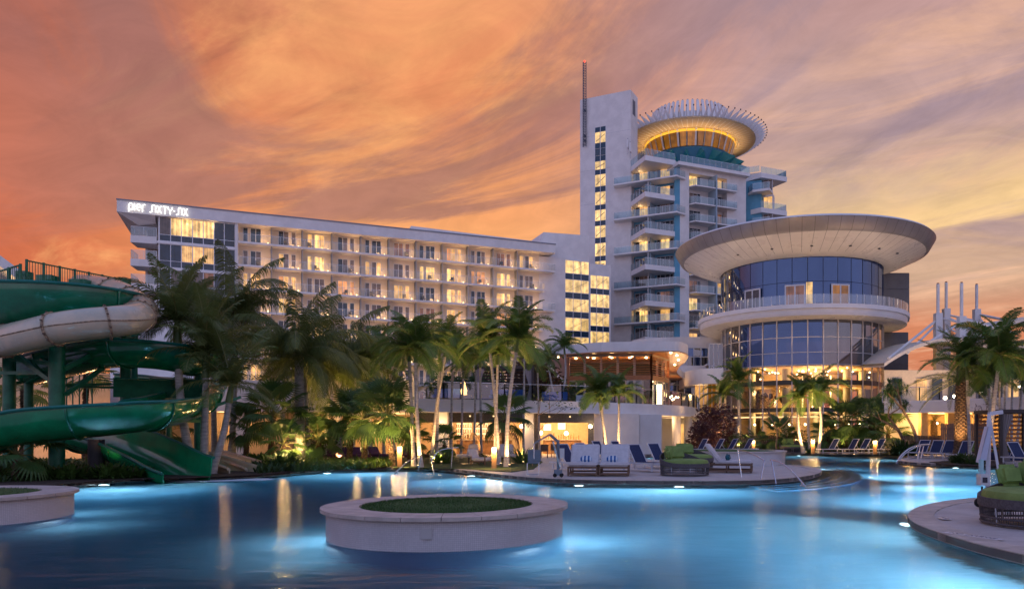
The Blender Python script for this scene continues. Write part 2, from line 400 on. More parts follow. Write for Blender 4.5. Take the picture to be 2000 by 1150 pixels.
def catmull(pts, n=4, closed=False):
    N = len(pts); out = []; M = N if closed else N-1
    for i in range(M):
        p = [pts[(i+k) % N] if closed else pts[min(max(i+k, 0), N-1)] for k in (-1, 0, 1, 2)]
        for j in range(n):
            t = j/n; t2, t3 = t*t, t*t*t
            out.append(tuple(.5*((2*p[1][c])+(-p[0][c]+p[2][c])*t+(2*p[0][c]-5*p[1][c]+4*p[2][c]-p[3][c])*t2+(-p[0][c]+3*p[1][c]-3*p[2][c]+p[3][c])*t3) for c in range(len(pts[0]))))
    if not closed: out.append(tuple(pts[-1]))
    return out
# ================================================================ pool, deck, ground
P = [G(*p) for p in [(100, 953.5), (200, 944), (300, 938.5), (380, 937), (450, 934), (520, 930), (580, 925), (640, 921), (700, 919), (770, 917.5), (840, 918), (890, 922), (950, 930), (1030, 939),
     (1110, 943.5), (1200, 946), (1300, 947), (1400, 947), (1480, 945.5), (1550, 940), (1590, 933), (1603, 926), (1595, 920), (1560, 914.5), (1500, 911), (1420, 908), (1330, 904), (1250, 899.5), (1222, 895),
     (1255, 891), (1380, 888.5), (1530, 887.5), (1650, 887.3), (1735, 887.8), (1768, 891), (1776, 896), (1760, 901), (1757, 904.5), (1790, 908), (1850, 911), (1925, 914), (2000, 915), (2200, 916)]]
P += [(29, 33), (29.5, 26), (24, 20.5), (18, 18.6)]
P += [G(*p) for p in [(2150, 981), (2000, 979.5), (1920, 983), (1850, 990), (1802, 1001), (1778, 1016), (1785, 1032), (1820, 1050), (1900, 1077), (2000, 1103), (2200, 1150), (2500, 1215)]]
P += [(7.6, 4), (9, -3), (9, -14), (-18, -14), (-20, 0), (-17.5, 10), (-17, 17)]
pool = catmull(P, 4, True)
def offset(poly, d):
    n = len(poly); out = []
    ar = sum(poly[i][0]*poly[(i+1) % n][1]-poly[(i+1) % n][0]*poly[i][1] for i in range(n)); sg = 1 if ar > 0 else -1
    for i in range(n):
        a, c = poly[i-1], poly[(i+1) % n]; tx, ty = c[0]-a[0], c[1]-a[1]; l = math.hypot(tx, ty) or 1
        out.append((poly[i][0]+ty/l*d*sg, poly[i][1]-tx/l*d*sg))
    return out
DZ = .13
big = [(-900, -60), (900, -60), (900, 1500), (-900, 1500)]
g = MB().prism(big, -1.6, -.02, [offset(pool, .6)], bottom=False)
g.build('ground', ground_m, kind='structure')
# paved deck: everything near the pool; planting beds lie on it
ov = offset(pool, .42)
deckp = [(-60, -30), (60, -30), (60, 66), (-60, 66)]
MB().prism(deckp, -.015, DZ, [ov], bottom=False).build('pool_deck', deck_m, kind='structure')
# coping: individual stones where they show large, one strip beyond
cop = offset(pool, -.04)
def coping():
    pts = cop; n = len(pts); acc = [0]
    for i in range(n): acc.append(acc[-1]+math.dist(pts[i], pts[(i+1) % n]))
    tot = acc[-1]
    def at(s, ring):
        s %= tot; lo = 0
        for i in range(n):
            if acc[i+1] >= s: lo = i; break
        t = (s-acc[lo])/max(1e-6, acc[lo+1]-acc[lo]); a, c = ring[lo], ring[(lo+1) % n]
        return (a[0]+(c[0]-a[0])*t, a[1]+(c[1]-a[1])*t)
    outer = offset(pool, .42)
    K = int(tot/.62); st = tot/K; root = None; rest = MB()
    strip = MB()
    near = []
    for k in range(K):
        s0, s1 = k*st+.006, (k+1)*st-.006
        q = [at(s0, pts), at((s0+s1)/2, pts), at(s1, pts), at(s1, outer), at((s0+s1)/2, outer), at(s0, outer)]
        cx_ = sum(p[0] for p in q)/6; cy_ = sum(p[1] for p in q)/6
        z1 = DZ+.022+R.uniform(-.002, .002)
        m = MB().prism(q, .02, z1)
        if cy_ > 1 and cy_ < 34 and abs(cx_/cy_) < .95: near.append(m)
        else: rest.v and None; off = len(rest.v); rest.v += m.v; rest.f += [tuple(i+off for i in f) for f in m.f]; rest.mi += m.mi
    c = rest.build('coping', stone, kind='structure')
    # mortar bed below the joints
    MB().prism(outer, .03, DZ+.008, [pts], bottom=False).build('mortar_bed', gap_m, c)
    mats = []
    for k in range(4):
        v = .9+.07*k
        mats.append(mat('travertine_%d' % k, (.50*v, .43*v, .38*v), .6, vary=.16, vscale=3.5, bump=.25, bscale=25, detail=8))
    for m in near[:300]: m.build('stone', R.choice(mats), c)
    if len(near) > 300:
        r2 = MB()
        for m in near[300:]: off = len(r2.v); r2.v += m.v; r2.f += [tuple(i+off for i in f) for f in m.f]; r2.mi += m.mi
        r2.build('stone', stone, c, kind='stuff')
coping()
# basin
DEP = -1.25
basin_m = mat('pool_plaster', (.52, .66, .70), .6, vary=.06, vscale=1.5)
bs = MB().prism(offset(pool, .02), DEP, .04, top=False)
bs.f = [tuple(reversed(f)) for f in bs.f]
basin = bs.build('pool_basin', basin_m, kind='structure')
# submerged steps off the tip of the deck, pale edges
tipc = G(1440, 926)
stp = None
for k in range(4):
    a = offset(pool, -.4*(k+1)); r = MB()
    sel = [(i) for i, p in enumerate(pool) if 22 < p[1] < 38 and 5 < p[0] < 12.5]
    i0, i1 = sel[0], sel[-1]
    inner = [offset(pool, .0)[i] for i in range(i0, i1+1)]; outr = [offset(pool, -.4*(k+1))[i] for i in range(i0, i1+1)]
    r.prism(inner+outr[::-1], DEP+.01*k, -.18-.2*k); o = r.build('step', basin_m, basin)
    ed = [outr[i] for i in range(len(outr))]
    e = MB().tube([(x, y, -.175-.2*k) for x, y in ed], .025, 5); e.build('step_edge', mat('step_white', (.85, .85, .85), .5), basin)
# water body: refracting surface, absorbing volume
wm = bpy.data.materials.new('pool_water'); wm.use_nodes = True; t = wm.node_tree; t.nodes.clear(); q = NB(t)
co = q.n('ShaderNodeTexCoord').outputs['Object']; sp = q.n('ShaderNodeSeparateXYZ'); t.links.new(co, sp.inputs[0])
w1 = q.noise(q.vec(q.m('MULTIPLY', sp.outputs[0], .55), q.m('MULTIPLY', sp.outputs[1], 1.25)), 1.5, 3, .5, .4)
w2 = q.noise(q.vec(q.m('MULTIPLY', sp.outputs[0], .5), q.m('MULTIPLY', sp.outputs[1], 1.5)), 5.5, 2, .5, .2)
hgt = q.m('ADD', q.m('MULTIPLY', w1, .75), q.m('MULTIPLY', w2, .14))
bp = q.n('ShaderNodeBump'); bp.inputs['Strength'].default_value = .75; bp.inputs['Distance'].default_value = .10; q.put(bp.inputs['Height'], hgt)
rf = q.n('ShaderNodeBsdfRefraction'); rf.inputs['IOR'].default_value = 1.33; rf.inputs['Roughness'].default_value = .27; t.links.new(bp.outputs[0], rf.inputs['Normal'])
gl = q.n('ShaderNodeBsdfGlossy'); gl.inputs['Roughness'].default_value = .17; t.links.new(bp.outputs[0], gl.inputs['Normal'])
fr = q.n('ShaderNodeFresnel'); fr.inputs[0].default_value = 1.33; t.links.new(bp.outputs[0], fr.inputs['Normal'])
ff = q.m('MINIMUM', q.m('MULTIPLY', fr.outputs[0], .7), .19)
mx = q.n('ShaderNodeMixShader'); q.put(mx.inputs[0], ff); t.links.new(rf.outputs[0], mx.inputs[1]); t.links.new(gl.outputs[0], mx.inputs[2])
va = q.n('ShaderNodeVolumeAbsorption'); va.inputs['Color'].default_value = (.03, .62, .88, 1); va.inputs['Density'].default_value = .31
o = q.n('ShaderNodeOutputMaterial'); t.links.new(mx.outputs[0], o.inputs['Surface']); t.links.new(va.outputs[0], o.inputs['Volume'])
MB().prism(offset(pool, .01), DEP-.05, 0.0).build('water', wm, kind='structure')
# underwater lights: lens in the wall, lamp just in front of it
UW = (.82, .95, 1.0)
def uw(px, py, power, d, label, dn=1.05, off=0.):
    x, y = G(px, py); v = Vector((d[0], d[1], 0)).normalized(); x += v.x*off; y += v.y*off
    th = thing('pool_light', label, 'pool light', (x+v.x*.05, y+v.y*.05, -.42), math.atan2(v.y, v.x), 'underwater pool lights')
    MB().tube([(0, 0, 0), (.05, 0, 0)], .14, 16).build('lens', under_l, th); MB().tube([(-.03, 0, 0), (.04, 0, 0)], .12, 16).build('bezel', steel, th)
    l = lamp('SPOT', (.14, 0, .14), power*1.1, UW, .06, th, name='pool_lamp_or_fill', spot=125, blend=1.); aim(l, (1, 0, -dn))
uw(205, 944.5, 330, (.2, -1), 'submerged light glowing white below the edge beside the green slide exit')
uw(640, 922.5, 380, (.1, -1), 'submerged light below the edge in front of the lit fern bed')
uw(920, 927.5, 260, (.3, -1), 'submerged light under the curved deck edge near the bollards')
uw(1130, 945.5, 520, (.2, -1), 'brightest far light below the deck edge in front of the double daybed')
uw(400, 937.5, 170, (.1, -1), 'submerged light below the foam at the slide exits')
uw(1325, 947.6, 300, (.2, -1), 'submerged light under the deck left of the curved steps')
uw(1500, 911, 600, (.3, 1), 'submerged light on the far side of the round deck peninsula')
uw(1604, 928, 620, (1, -.35), 'submerged light at the tip of the round deck below the curved steps', .85, 1.75)
uw(1776, 1018, 2600, (-1, 0), 'strong submerged light in the wall of the deck in front at right', .8)
uw(1880, 987.5, 600, (-.3, 1), 'submerged light behind the deck with the green round daybed')
uw(1776, 897, 800, (-1, 0), 'submerged light by the arched handrails')
uw(1865, 912.3, 700, (-.2, -1), 'submerged light below the bed with the leaning palms')
uw(1560, 889, 900, (0, -1), 'submerged light at the far pool edge by the palm pair')
uw(1252, 893, 420, (.4, -1), 'submerged light behind the white daybeds')
for k, (x, y, d, pw) in enumerate([(-17, 14, (1, 0), 240), (-19.5, 3, (1, 0), 240), (8.2, -3, (-1, 0), 200), (-6, -13.9, (0, 1), 240), (6.9, 5.6, (-1, .2), 200), (5.6, 9.9, (-1, -.3), 350), (6.6, 13.4, (-1, .1), 500), (9.5, 18.0, (-.1, 1), 800), (13.0, 18.8, (-.2, 1), 800), (18, 19, (0, 1), 600), (10.6, 24.5, (.9, -.5), 500), (11.8, 29.5, (1, .2), 600), (10.5, 34.5, (.4, 1), 500), (-15, 24.5, (0, -1), 700), (-9.5, 33.0, (0, -1), 700), (-3.6, 28.5, (-.1, -1), 700), (2.5, 24.3, (.1, -1), 600), (-2, -13.8, (0, 1), 900), (-17, 9, (1, 0), 700), (3, -13.8, (0, 1), 900), (7.8, 1.5, (-1, 0), 300)]):  # bare lamps with no fitting, added to give the pool an overall glow
    v = Vector((d[0], d[1], 0)).normalized()
    l = lamp('AREA', (x+v.x*.7, y+v.y*.7, -.25), pw*.62, (.62, .84, 1.), .6, basin, name='pool_lamp_or_fill'); aim(l, (v.x*.5, v.y*.5, -1))
def ring_fill(cx_, cy_, r_, a, pw):  # added fill lamp beside a planter, no fitting there
    a = rad(a); l = lamp('AREA', (cx_+r_*math.cos(a), cy_+r_*math.sin(a), -.25), pw*.009, (.62, .84, 1.), .5, basin, name='pool_lamp_or_fill'); aim(l, (math.cos(a)*.3, math.sin(a)*.3, -1))
for a, pw in ((10, 2600), (60, 1800), (120, 1800), (170, 2600), (215, 900), (320, 900)): ring_fill(-2.43, 12.78, 2.3, a, pw)
for a in (0, 60): ring_fill(-12.95, 14.9, 2.5, a, 1200)
for a in (-90, -140, -40): ring_fill(7.1, 38.2, 3.2, a, 1200)
# splash foam under the slides
fm = mat('foam', (.7, .8, .85), .6, vary=.1, vscale=8)
# depth markers on the coping at the right
def flat_text(s, loc, size, rot, m, parent, ext=.002, spacing=1.):
    c = bpy.data.curves.new('lettering', 'FONT'); c.body = s; c.size = size; c.extrude = ext; c.align_x = 'CENTER'; c.align_y = 'CENTER'; c.space_character = spacing
    o = bpy.data.objects.new('lettering', c); COL.objects.link(o); o.location = loc; o.rotation_euler = rot; c.materials.append(m)
    dg = bpy.context.evaluated_depsgraph_get(); me = bpy.data.meshes.new_from_object(o.evaluated_get(dg)); bpy.data.objects.remove(o)
    o2 = put('lettering', me, parent, loc, rot); return o2
def marker(px, py, txt, ang, w, label):
    x, y = G(px, py, DZ+.02); th = thing('depth_marker', label, 'depth marker', (x, y, DZ+.022), ang, 'depth markers in the coping')
    MB().box(-w/2, w/2, -.085, .085, 0, .006).build('tile_plate', mat('marker_tile', (.62, .6, .62), .35), th)
    flat_text(txt, (0, 0, .007), .15, (0, 0, 0), mat('marker_ink', (.02, .02, .06), .4), th, .001)
marker(1899, 1046, 'NO DIVING', rad(-63), .95, 'white tile with dark lettering set lengthwise in the coping in front of the green daybed')
marker(1845, 1012, '4 FT', rad(-100), .34, 'short white depth tile at the tip of the deck at right')
# ================================================================ round planters in the pool
tile_m = bpy.data.materials.new('mosaic_tile'); tile_m.use_nodes = True; t = tile_m.node_tree; q = NB(t); p = t.nodes['Principled BSDF']
uvn = q.n('ShaderNodeTexCoord').outputs['Object']; s3 = q.n('ShaderNodeSeparateXYZ'); t.links.new(uvn, s3.inputs[0])
ang = q.m('MULTIPLY', q.m('ARCTAN2', s3.outputs[1], s3.outputs[0]), 2.0)
def grid(v, pitch): 
    fr_ = q.m('FRACT', q.m('DIVIDE', v, pitch)); return q.m('MULTIPLY', q.mr(fr_, .0, .12), q.mr(fr_, 1.0, .88))
gx = grid(ang, .03); gz = grid(s3.outputs[2], .03); gg = q.m('MULTIPLY', gx, gz)
cell = q.n('ShaderNodeTexWhiteNoise'); q.put(cell.inputs[0], q.vec(q.m('FLOOR', q.m('DIVIDE', ang, .03)), q.m('FLOOR', q.m('DIVIDE', s3.outputs[2], .03))))
big_n = q.noise(uvn, 1.3, 3, .5)
vv = q.m('MULTIPLY', q.mr(cell.outputs[0], 0, 1, .95, 1.04, False), q.mr(big_n, .3, .7, .9, 1.08, False))
q.put(p.inputs['Base Color'], q.mix(gg, (.44, .43, .44, 1), q.mix(1., (.62, .59, .60, 1), q.vec(vv, vv, vv), 'MULTIPLY')))
q.put(p.inputs['Roughness'], q.mr(cell.outputs[0], 0, 1, .28, .4, False))
bn = q.n('ShaderNodeBump'); bn.inputs['Distance'].default_value = .004; bn.inputs['Strength'].default_value = .5; q.put(bn.inputs['Height'], gg); t.links.new(bn.outputs[0], p.inputs['Normal'])
def planter(x, y, ro, ri, h, label, seg=22, name='round_planter'):
    th = thing(name, label, 'planter', (x, y, 0), 0, 'round tiled planters standing in the pool')
    MB().lathe([(ro-.09, DEP), (ro-.09, h-.055)], 96).build('tiled_wall', tile_m, th, True)
    for k in range(seg):                                        # coping stones of the rim
        a0, a1 = 2*PI*k/seg+.003, 2*PI*(k+1)/seg-.003; m = MB(); n = 6
        A = [a0+(a1-a0)*i/n for i in range(n+1)]
        poly = [(ro*math.cos(a), ro*math.sin(a)) for a in A]+[(ri*math.cos(a), ri*math.sin(a)) for a in A[::-1]]
        m.prism(poly, h-.058, h+R.uniform(-.0015, .0015)).build('stone', MAT['travertine_%d' % R.randrange(1, 4)], th)
    MB().lathe([(ro-.05, h-.05), (ro-.05, h-.006), (ri+.03, h-.006)], 96).build('mortar', gap_m, th)
    MB().lathe([(ri+.02, h-.05), (ri*.97, h-.012), (ri*.5, h+.03), (0.0001, h+.04)], 96).build('turf_bed', turf_m, th, True)
    gr = MB()
    for k in range(9000 if name == 'round_planter' and ro > 2 and x > -5 else 1500):
        r_ = (ri-.03)*math.sqrt(R.random()); a = R.random()*2*PI; x0, y0 = r_*math.cos(a), r_*math.sin(a); b2 = R.random()*PI; hh = R.uniform(.02, .045); zt = h-.012+.05*(1-r_/ri)
        w_ = .006; gr.add([(x0-w_*math.cos(b2), y0-w_*math.sin(b2), zt), (x0+w_*math.cos(b2), y0+w_*math.sin(b2), zt), (x0+R.uniform(-.015, .015), y0+R.uniform(-.015, .015), zt+hh)], [(0, 1, 2)])
    gr.build('grass', turf_m, th, kind='stuff')
    return th
pl = planter(-2.43, 12.78, 2.07, 1.46, .51, 'large round tiled planter with turf and stone rim in the middle of the pool')
MB().cbox((0, 0, 0), (.16, .03, .16)).build('access_plate', mat('plate_grey', (.50, .48, .47), .5), pl, loc=(math.cos(rad(-88))*1.985, math.sin(rad(-88))*1.985, .27), rot=rad(2))
planter(-12.95, 14.9, 2.25, 1.6, .52, 'round tiled planter cut off by the left edge of the picture')
planter(7.1, 38.2, 3.0, 2.5, .80, 'far round planter with a pale tiled wall behind the white daybed', name='far_planter')
# ================================================================ hotel wing
_WM = {}
def win_meshes(layout, h, depth=.06):
    """layout: widths of panes; returns frame mesh and the pane meshes with x offsets"""
    k = (layout, h)
    if k in _WM: return _WM[k]
    fw = .06; m = MB(); x = 0; panes = []
    tot = sum(layout)+fw*(len(layout)+1)
    m.box(0, tot, -.05, .05, h-fw, h); m.box(0, tot, -.05, .05, 0, fw)
    for w in layout:
        m.box(x, x+fw, -.045, .045, fw, h-fw); panes.append((x+fw, w)); x += w+fw
    m.box(x, x+fw, -.045, .045, fw, h-fw)
    fm_ = m.mesh('window', frame_m); pm = {}
    for w in set(layout): pm[w] = MB().box(0, w, -.01, .01, fw, h-fw)
    _WM[k] = (fm_, panes, pm, tot); return _WM[k]
_PM = {}
def window(parent, x, y, z, layout, h, kinds, rot=0):
    fm_, panes, pm, tot = win_meshes(layout, h)
    o = put('window', fm_, parent, (x, y, z), rot)
    for i, (px_, w) in enumerate(panes):
        kd = kinds[i % len(kinds)]; key = (layout, h, w, kd)
        if key not in _PM: _PM[key] = pm[w].mesh('pane', KIND[kd])
        put('pane', _PM[key], o, (px_, .0, 0))
    return o
def rail(parent, pts, z, h=1.05, gm=None, step=1.2, post=.03, gname='rail_glass', metal=None):
    """glass balustrade along a polyline: top rail, posts, glass"""
    gm = gm or glass_b; m = MB(); gl_ = MB()
    for a, c in zip(pts[:-1], pts[1:]):
        L = math.dist(a, c); n = max(1, round(L/step))
        m.beam((*a, z+h), (*c, z+h), .045, .04)
        for i in range(n+1):
            t_ = i/n; x = a[0]+(c[0]-a[0])*t_; y = a[1]+(c[1]-a[1])*t_; m.box(x-post/2, x+post/2, y-post/2, y+post/2, z, z+h-.02)
        gl_.add([(a[0], a[1], z+.06), (c[0], c[1], z+.06), (c[0], c[1], z+h-.06), (a[0], a[1], z+h-.06)], [(0, 1, 2, 3)])
    o = m.build('railing', metal or steel, parent); gl_.build(gname, gm, o); return o
H = Fr(308, 92.5, 24.05)
hw = H.root('hotel_wing', 'long white hotel wing with rows of balconies and lit windows behind the palms', 'hotel building')
uE = 50.95; XB = [8.9]+[13.05+3.79*k for k in range(10)]+[uE]
LV = [26.5, 23.5, 20.5, 17.5, 14.5, 11.5, 8.5, 5.5]
MB().box(8.9, uE+.2, 1.55, 16, 0, 29.1).build('wall', wall_w, hw)
# roof slab with fascia, drooping tip at the left
m = MB(); xr = H.u(1085, -.35)
a = [(-4.3, -.35), (xr, -.35), (xr, 16), (-4.3, 16)]
zt = [30.0, 30.4, 30.4, 30.0]; zb = [28.55, 29.12, 29.12, 28.55]
m.add([(x, y, z) for (x, y), z in zip(a, zb)]+[(x, y, z) for (x, y), z in zip(a, zt)], [(0, 3, 2, 1), (4, 5, 6, 7), (0, 1, 5, 4), (1, 2, 6, 5), (2, 3, 7, 6), (3, 0, 4, 7)])
m.build('roof', white, hw)
MB().add([(-4.35, -.45, 30.0), (xr+.05, -.45, 30.4), (xr+.05, -.3, 30.4), (-4.35, -.3, 30.0), (-4.35, -.45, 30.14), (xr+.05, -.45, 30.54), (xr+.05, -.3, 30.54), (-4.35, -.3, 30.14)],
         [(0, 3, 2, 1), (4, 5, 6, 7), (0, 1, 5, 4), (1, 2, 6, 5), (2, 3, 7, 6), (3, 0, 4, 7)]).build('roof_coping', mat('metal_coping', (.20, .22, .26), .5), hw)
# sloping eave wedge under the tip
MB().add([(-4.25, -.3, 28.54), (-.3, -.3, 28.6), (-.3, 12, 28.6), (-4.25, 12, 28.54), (-2.2, 1.2, 26.9+.6), (-.3, 1.0, 27.9), (-.3, 12, 27.9), (-2.2, 12, 27.5)],
         [(0, 1, 2, 3), (4, 7, 6, 5), (0, 4, 5, 1), (3, 2, 6, 7), (0, 3, 7, 4), (1, 5, 6, 2)]).build('eave', white, hw)
# corner glass bay
gx0, gx1 = 0.0, 8.7
MB().box(gx0, 8.9, .3, 16, 0, 28.6).build('corner_wall', white, hw)
colx = [H.u(p, .0) for p in (311, 333, 354, 376, 397, 418, 438, 459)]
for li, z0 in enumerate([25.55, 22.35, 19.3, 16.3, 13.3, 10.3, 7.3]):
    hh = 3.0 if li == 0 else 2.75
    if li == 0: kinds = ['G', 'B', 'B', 'B', 'B', 'D', 'D']; z0 = 25.6; hh = 3.0
    elif li == 1: kinds = ['N', 'N', 'L', 'L', 'L', 'D', 'D']; hh = 2.9
    else: kinds = ['N', 'G', 'G', 'G', 'R', 'D', 'D']
    f = MB()
    for x in colx: f.box(x-.045, x+.045, .12, .3, z0, z0+hh)
    f.box(colx[0]-.04, colx[-1]+.04, .1, .31, z0-.04, z0+.05); f.box(colx[0]-.04, colx[-1]+.04, .1, .31, z0+hh-.05, z0+hh+.04)
    f.box(colx[0], colx[-1], .13, .28, z0+.78, z0+.84)
    w = f.build('corner_glazing', frame_m, hw)
    for i in range(7):
        MB().box(colx[i]+.05, colx[i+1]-.05, .17, .2, z0+.85, z0+hh-.05).build('pane', KIND[kinds[i]], w)
        MB().box(colx[i]+.05, colx[i+1]-.05, .17, .2, z0+.05, z0+.77).build('pane', KIND['N'] if kinds[i] in 'NGLBR' else P_DARK, w)
    MB().box(-.1, 8.9, -.02, .32, z0-.34, z0-.06).build('band', white2, hw)
MB().box(8.72, 9.05, -.1, 1.6, 0, 29.1).build('pier', white, hw)
# left end balconies
for z in (26.1, 23.2, 20.2, 17.2, 14.2):
    MB().prism([(-3.0, .6), (-.15, .3), (-.15, 3.6), (-2.6, 3.6)], z-.9, z).build('balcony_slab', white, hw)
    rail(hw, [(-.15, .35), (-2.95, .65), (-2.55, 3.55)], z, 1.1)
    window(hw, -1.62, 3.9, z, (.7, .7), 2.3, 'G', rad(0))
MB().box(-1.8, 0, 3.95, 15, 0, 28.5).build('end_wall', wall_w, hw)
# floor slabs
for li, z in enumerate(LV):
    x1 = H.u(1085, 0) if li % 2 == 0 else H.u(1064, 0)
    MB().box(9.06, x1, 0, 1.54, z-.26, z).build('balcony_slab', white2, hw)
    rail(hw, [(9.1, .08), (x1-.05, .08), (x1-.05, 1.5)], z, 1.0, glass, step=1.0, post=.025)
ROWS = ['DDLDDRDLDRL', 'DLLDLGLLLLG', 'LLGLGLDLDLD', 'GLGDGGRLDLD', 'GDLDDRDDDRL', 'DGDLRDLDDDD', 'LDRDGDDLDDD', 'LDDLDDRDLDG']
part_me = MB().box(0, .12, .3, 1.54, 0, 2.73).mesh('divider', mat('divider_grey', (.42, .42, .42), .7))
slot_me = MB(); 
for k in range(3): slot_me.box(-.03, -.001, .35+.38*k, .5+.38*k, .15, 2.6)
slot_me = slot_me.mesh('divider_groove', mat('groove_grey', (.12, .13, .12), .7))
sconce_me = MB().box(-.05, .05, 0, .08, 0, .14).mesh('wall_light', lamp_w)
for li, z in enumerate(LV):
    for bi in range(11):
        x0, x1 = XB[bi], XB[bi+1]; w = x1-x0
        k = ROWS[li][bi]
        if k == 'L': k = R.choice(['L', 'L', 'LB', 'BL', 'OL', 'O', 'LD', 'B', 'LG'])
        elif k == 'D': k = R.choice(['D', 'D', 'N', 'DG', 'GD'])
        narrow_first = bi in (0, 4, 6, 8, 10) or bi == 2
        if narrow_first: xs = x0+.7; lay = (.50,); lay2 = (.57, .57)
        else: xs = x0+.85; lay = (.57, .57); lay2 = (.50,)
        o1 = window(hw, xs, 1.5, z+.02, lay, 2.15, k)
        xs2 = xs+sum(lay)+.06*(len(lay)+1)+.27
        k2 = k[::-1] if k != 'R' else 'RD'[R.random() < .4]
        window(hw, xs2, 1.5, z+.02, lay2, 2.15, k2)
        if bi < 10:
            d = put('divider', part_me, hw, (x1-.06, 0, z)); put('divider_groove', slot_me, d)
        # low wall lights at the divider foot
        put('wall_light', sconce_me, hw, (x1-.42, 1.42, z+.25))
        lamp('POINT', (x1-1.1, .22, z+.55), 62, (1, .54, .22), .25, hw, name='balcony_lamp')
cme = MB().box(-.25, .25, -.25, .25, .36, .42).box(-.25, .25, .2, .26, .42, .85).box(-.24, -.2, -.24, -.2, 0, .36).box(.2, .24, -.24, -.2, 0, .36).box(-.24, -.2, .2, .24, 0, .36).box(.2, .24, .2, .24, 0, .36).mesh('balcony_chair', frame_d)
for li, z in enumerate(LV[:5]):
    for bi in range(11):
        if R.random() < .55:
            x = XB[bi]+R.uniform(.9, 2.6); wx, wy = H.w(x, .8); o = put('balcony_chair', cme, None, (wx, wy, z), H.a+R.uniform(-1, 1)); o['label'] = 'dark balcony chair on the %s row of the long wing, %s bay from the left' % (('top', 'second', 'third', 'fourth', 'fifth')[li], ('first', 'second', 'third', 'fourth', 'fifth', 'sixth', 'seventh', 'eighth', 'ninth', 'tenth', 'eleventh')[bi]); o['category'] = 'chair'; o['group'] = 'chairs on the hotel balconies'
# floor 2 & ground wall below the last slab is plain; upper plant storey set back
MB().add([(H.u(797, 6), 6, 30.3), (H.u(1046, 6), 6, 30.3), (H.u(1046, 6), 14, 30.3), (H.u(797, 6), 14, 30.3), (H.u(803, 6), 6, 32.55), (H.u(1046, 6), 6, 32.3), (H.u(1046, 6), 14, 32.3), (H.u(803, 6), 14, 32.55)],
         [(0, 3, 2, 1), (4, 5, 6, 7), (0, 1, 5, 4), (1, 2, 6, 5), (2, 3, 7, 6), (3, 0, 4, 7)]).build('roof_storey', white, hw)
# blank end block with two stair window columns
yb = 1.5
xa, xb_, xc = uE+.1, H.u(1151, yb), H.u(1193, yb)
zt1 = H.Z(1100, 454, yb)
m = MB().add([(H.u(1040, 4), 2.2, 29.2), (xa, yb, 29.2), (xb_, yb, 0)], [])
MB().prism([(xa, yb), (xb_, yb), (xb_, 12), (xa, 12)], 0, 28.9).build('end_block', white, hw)
MB().add([(H.u(1042, 3), 2.6, 29), (xb_+.0, yb, 28.9), (xb_, 12, 28.9), (H.u(1042, 3), 12, 29), (H.u(1060, 3), 2.6, zt1), (xb_, yb, zt1), (xb_, 12, zt1), (H.u(1060, 3), 12, zt1)],
         [(4, 5, 6, 7), (0, 1, 5, 4), (1, 2, 6, 5), (2, 3, 7, 6), (3, 0, 4, 7)]).build('end_block_top', white, hw)
zt2 = H.Z(1170, 516, yb)
MB().prism([(xb_+.02, yb), (xc, yb), (xc, 12), (xb_+.02, 12)], 0, zt2).build('stair_block', white, hw)
def stair_col(parent, fr, px0, px1, n, ztop, step, spand, count, yl, bright='S'):
    x0, x1 = fr.u(px0, yl), fr.u(px1, yl); cw = (x1-x0)/n
    for k in range(count):
        z1 = ztop-k*step; z0 = z1-(step-spand)
        f = MB()
        for i in range(n+1): f.box(x0+i*cw-.04, x0+i*cw+.04, yl-.06, yl+.02, z0-spand, z1)
        f.box(x0, x1, yl-.055, yl+.02, z0-.04, z0+.03); f.box(x0, x1, yl-.055, yl+.02, z1-.07, z1)
        w = f.build('stair_window', frame_m, parent)
        for i in range(n):
            MB().box(x0+i*cw+.05, x0+(i+1)*cw-.05, yl-.03, yl-.01, z0+.04, z1-.08).build('pane', KIND[bright], w)
            MB().box(x0+i*cw+.05, x0+(i+1)*cw-.05, yl-.035, yl-.01, z0-spand+.02, z0-.05).build('spandrel', navy_g, w)
        # stair flight seen through the glass, standing just proud behind the pane line
        MB().beam((x0+cw*(.55 if k % 2 else .9), yl-.033, z0+.3), (x1-cw*.3, yl-.033, z1-.35), .012, .06).build('stair_flight', mat('stair_edge', (.42, .30, .15), .6), w)
stair_col(hw, H, 1103.5, 1150, 3, H.Z(1104, 507, yb), 3.0, .92, 6, yb)
stair_col(hw, H, 1152.8, 1190, 3, H.Z(1153, 536.5, yb), 2.98, .85, 5, yb)
# small soffit downlights on the eave
for x in (3.2, 6.1): lamp('POINT', (x, -.2, 28.1), 12, WARM, .1, hw, name='eave_lamp')
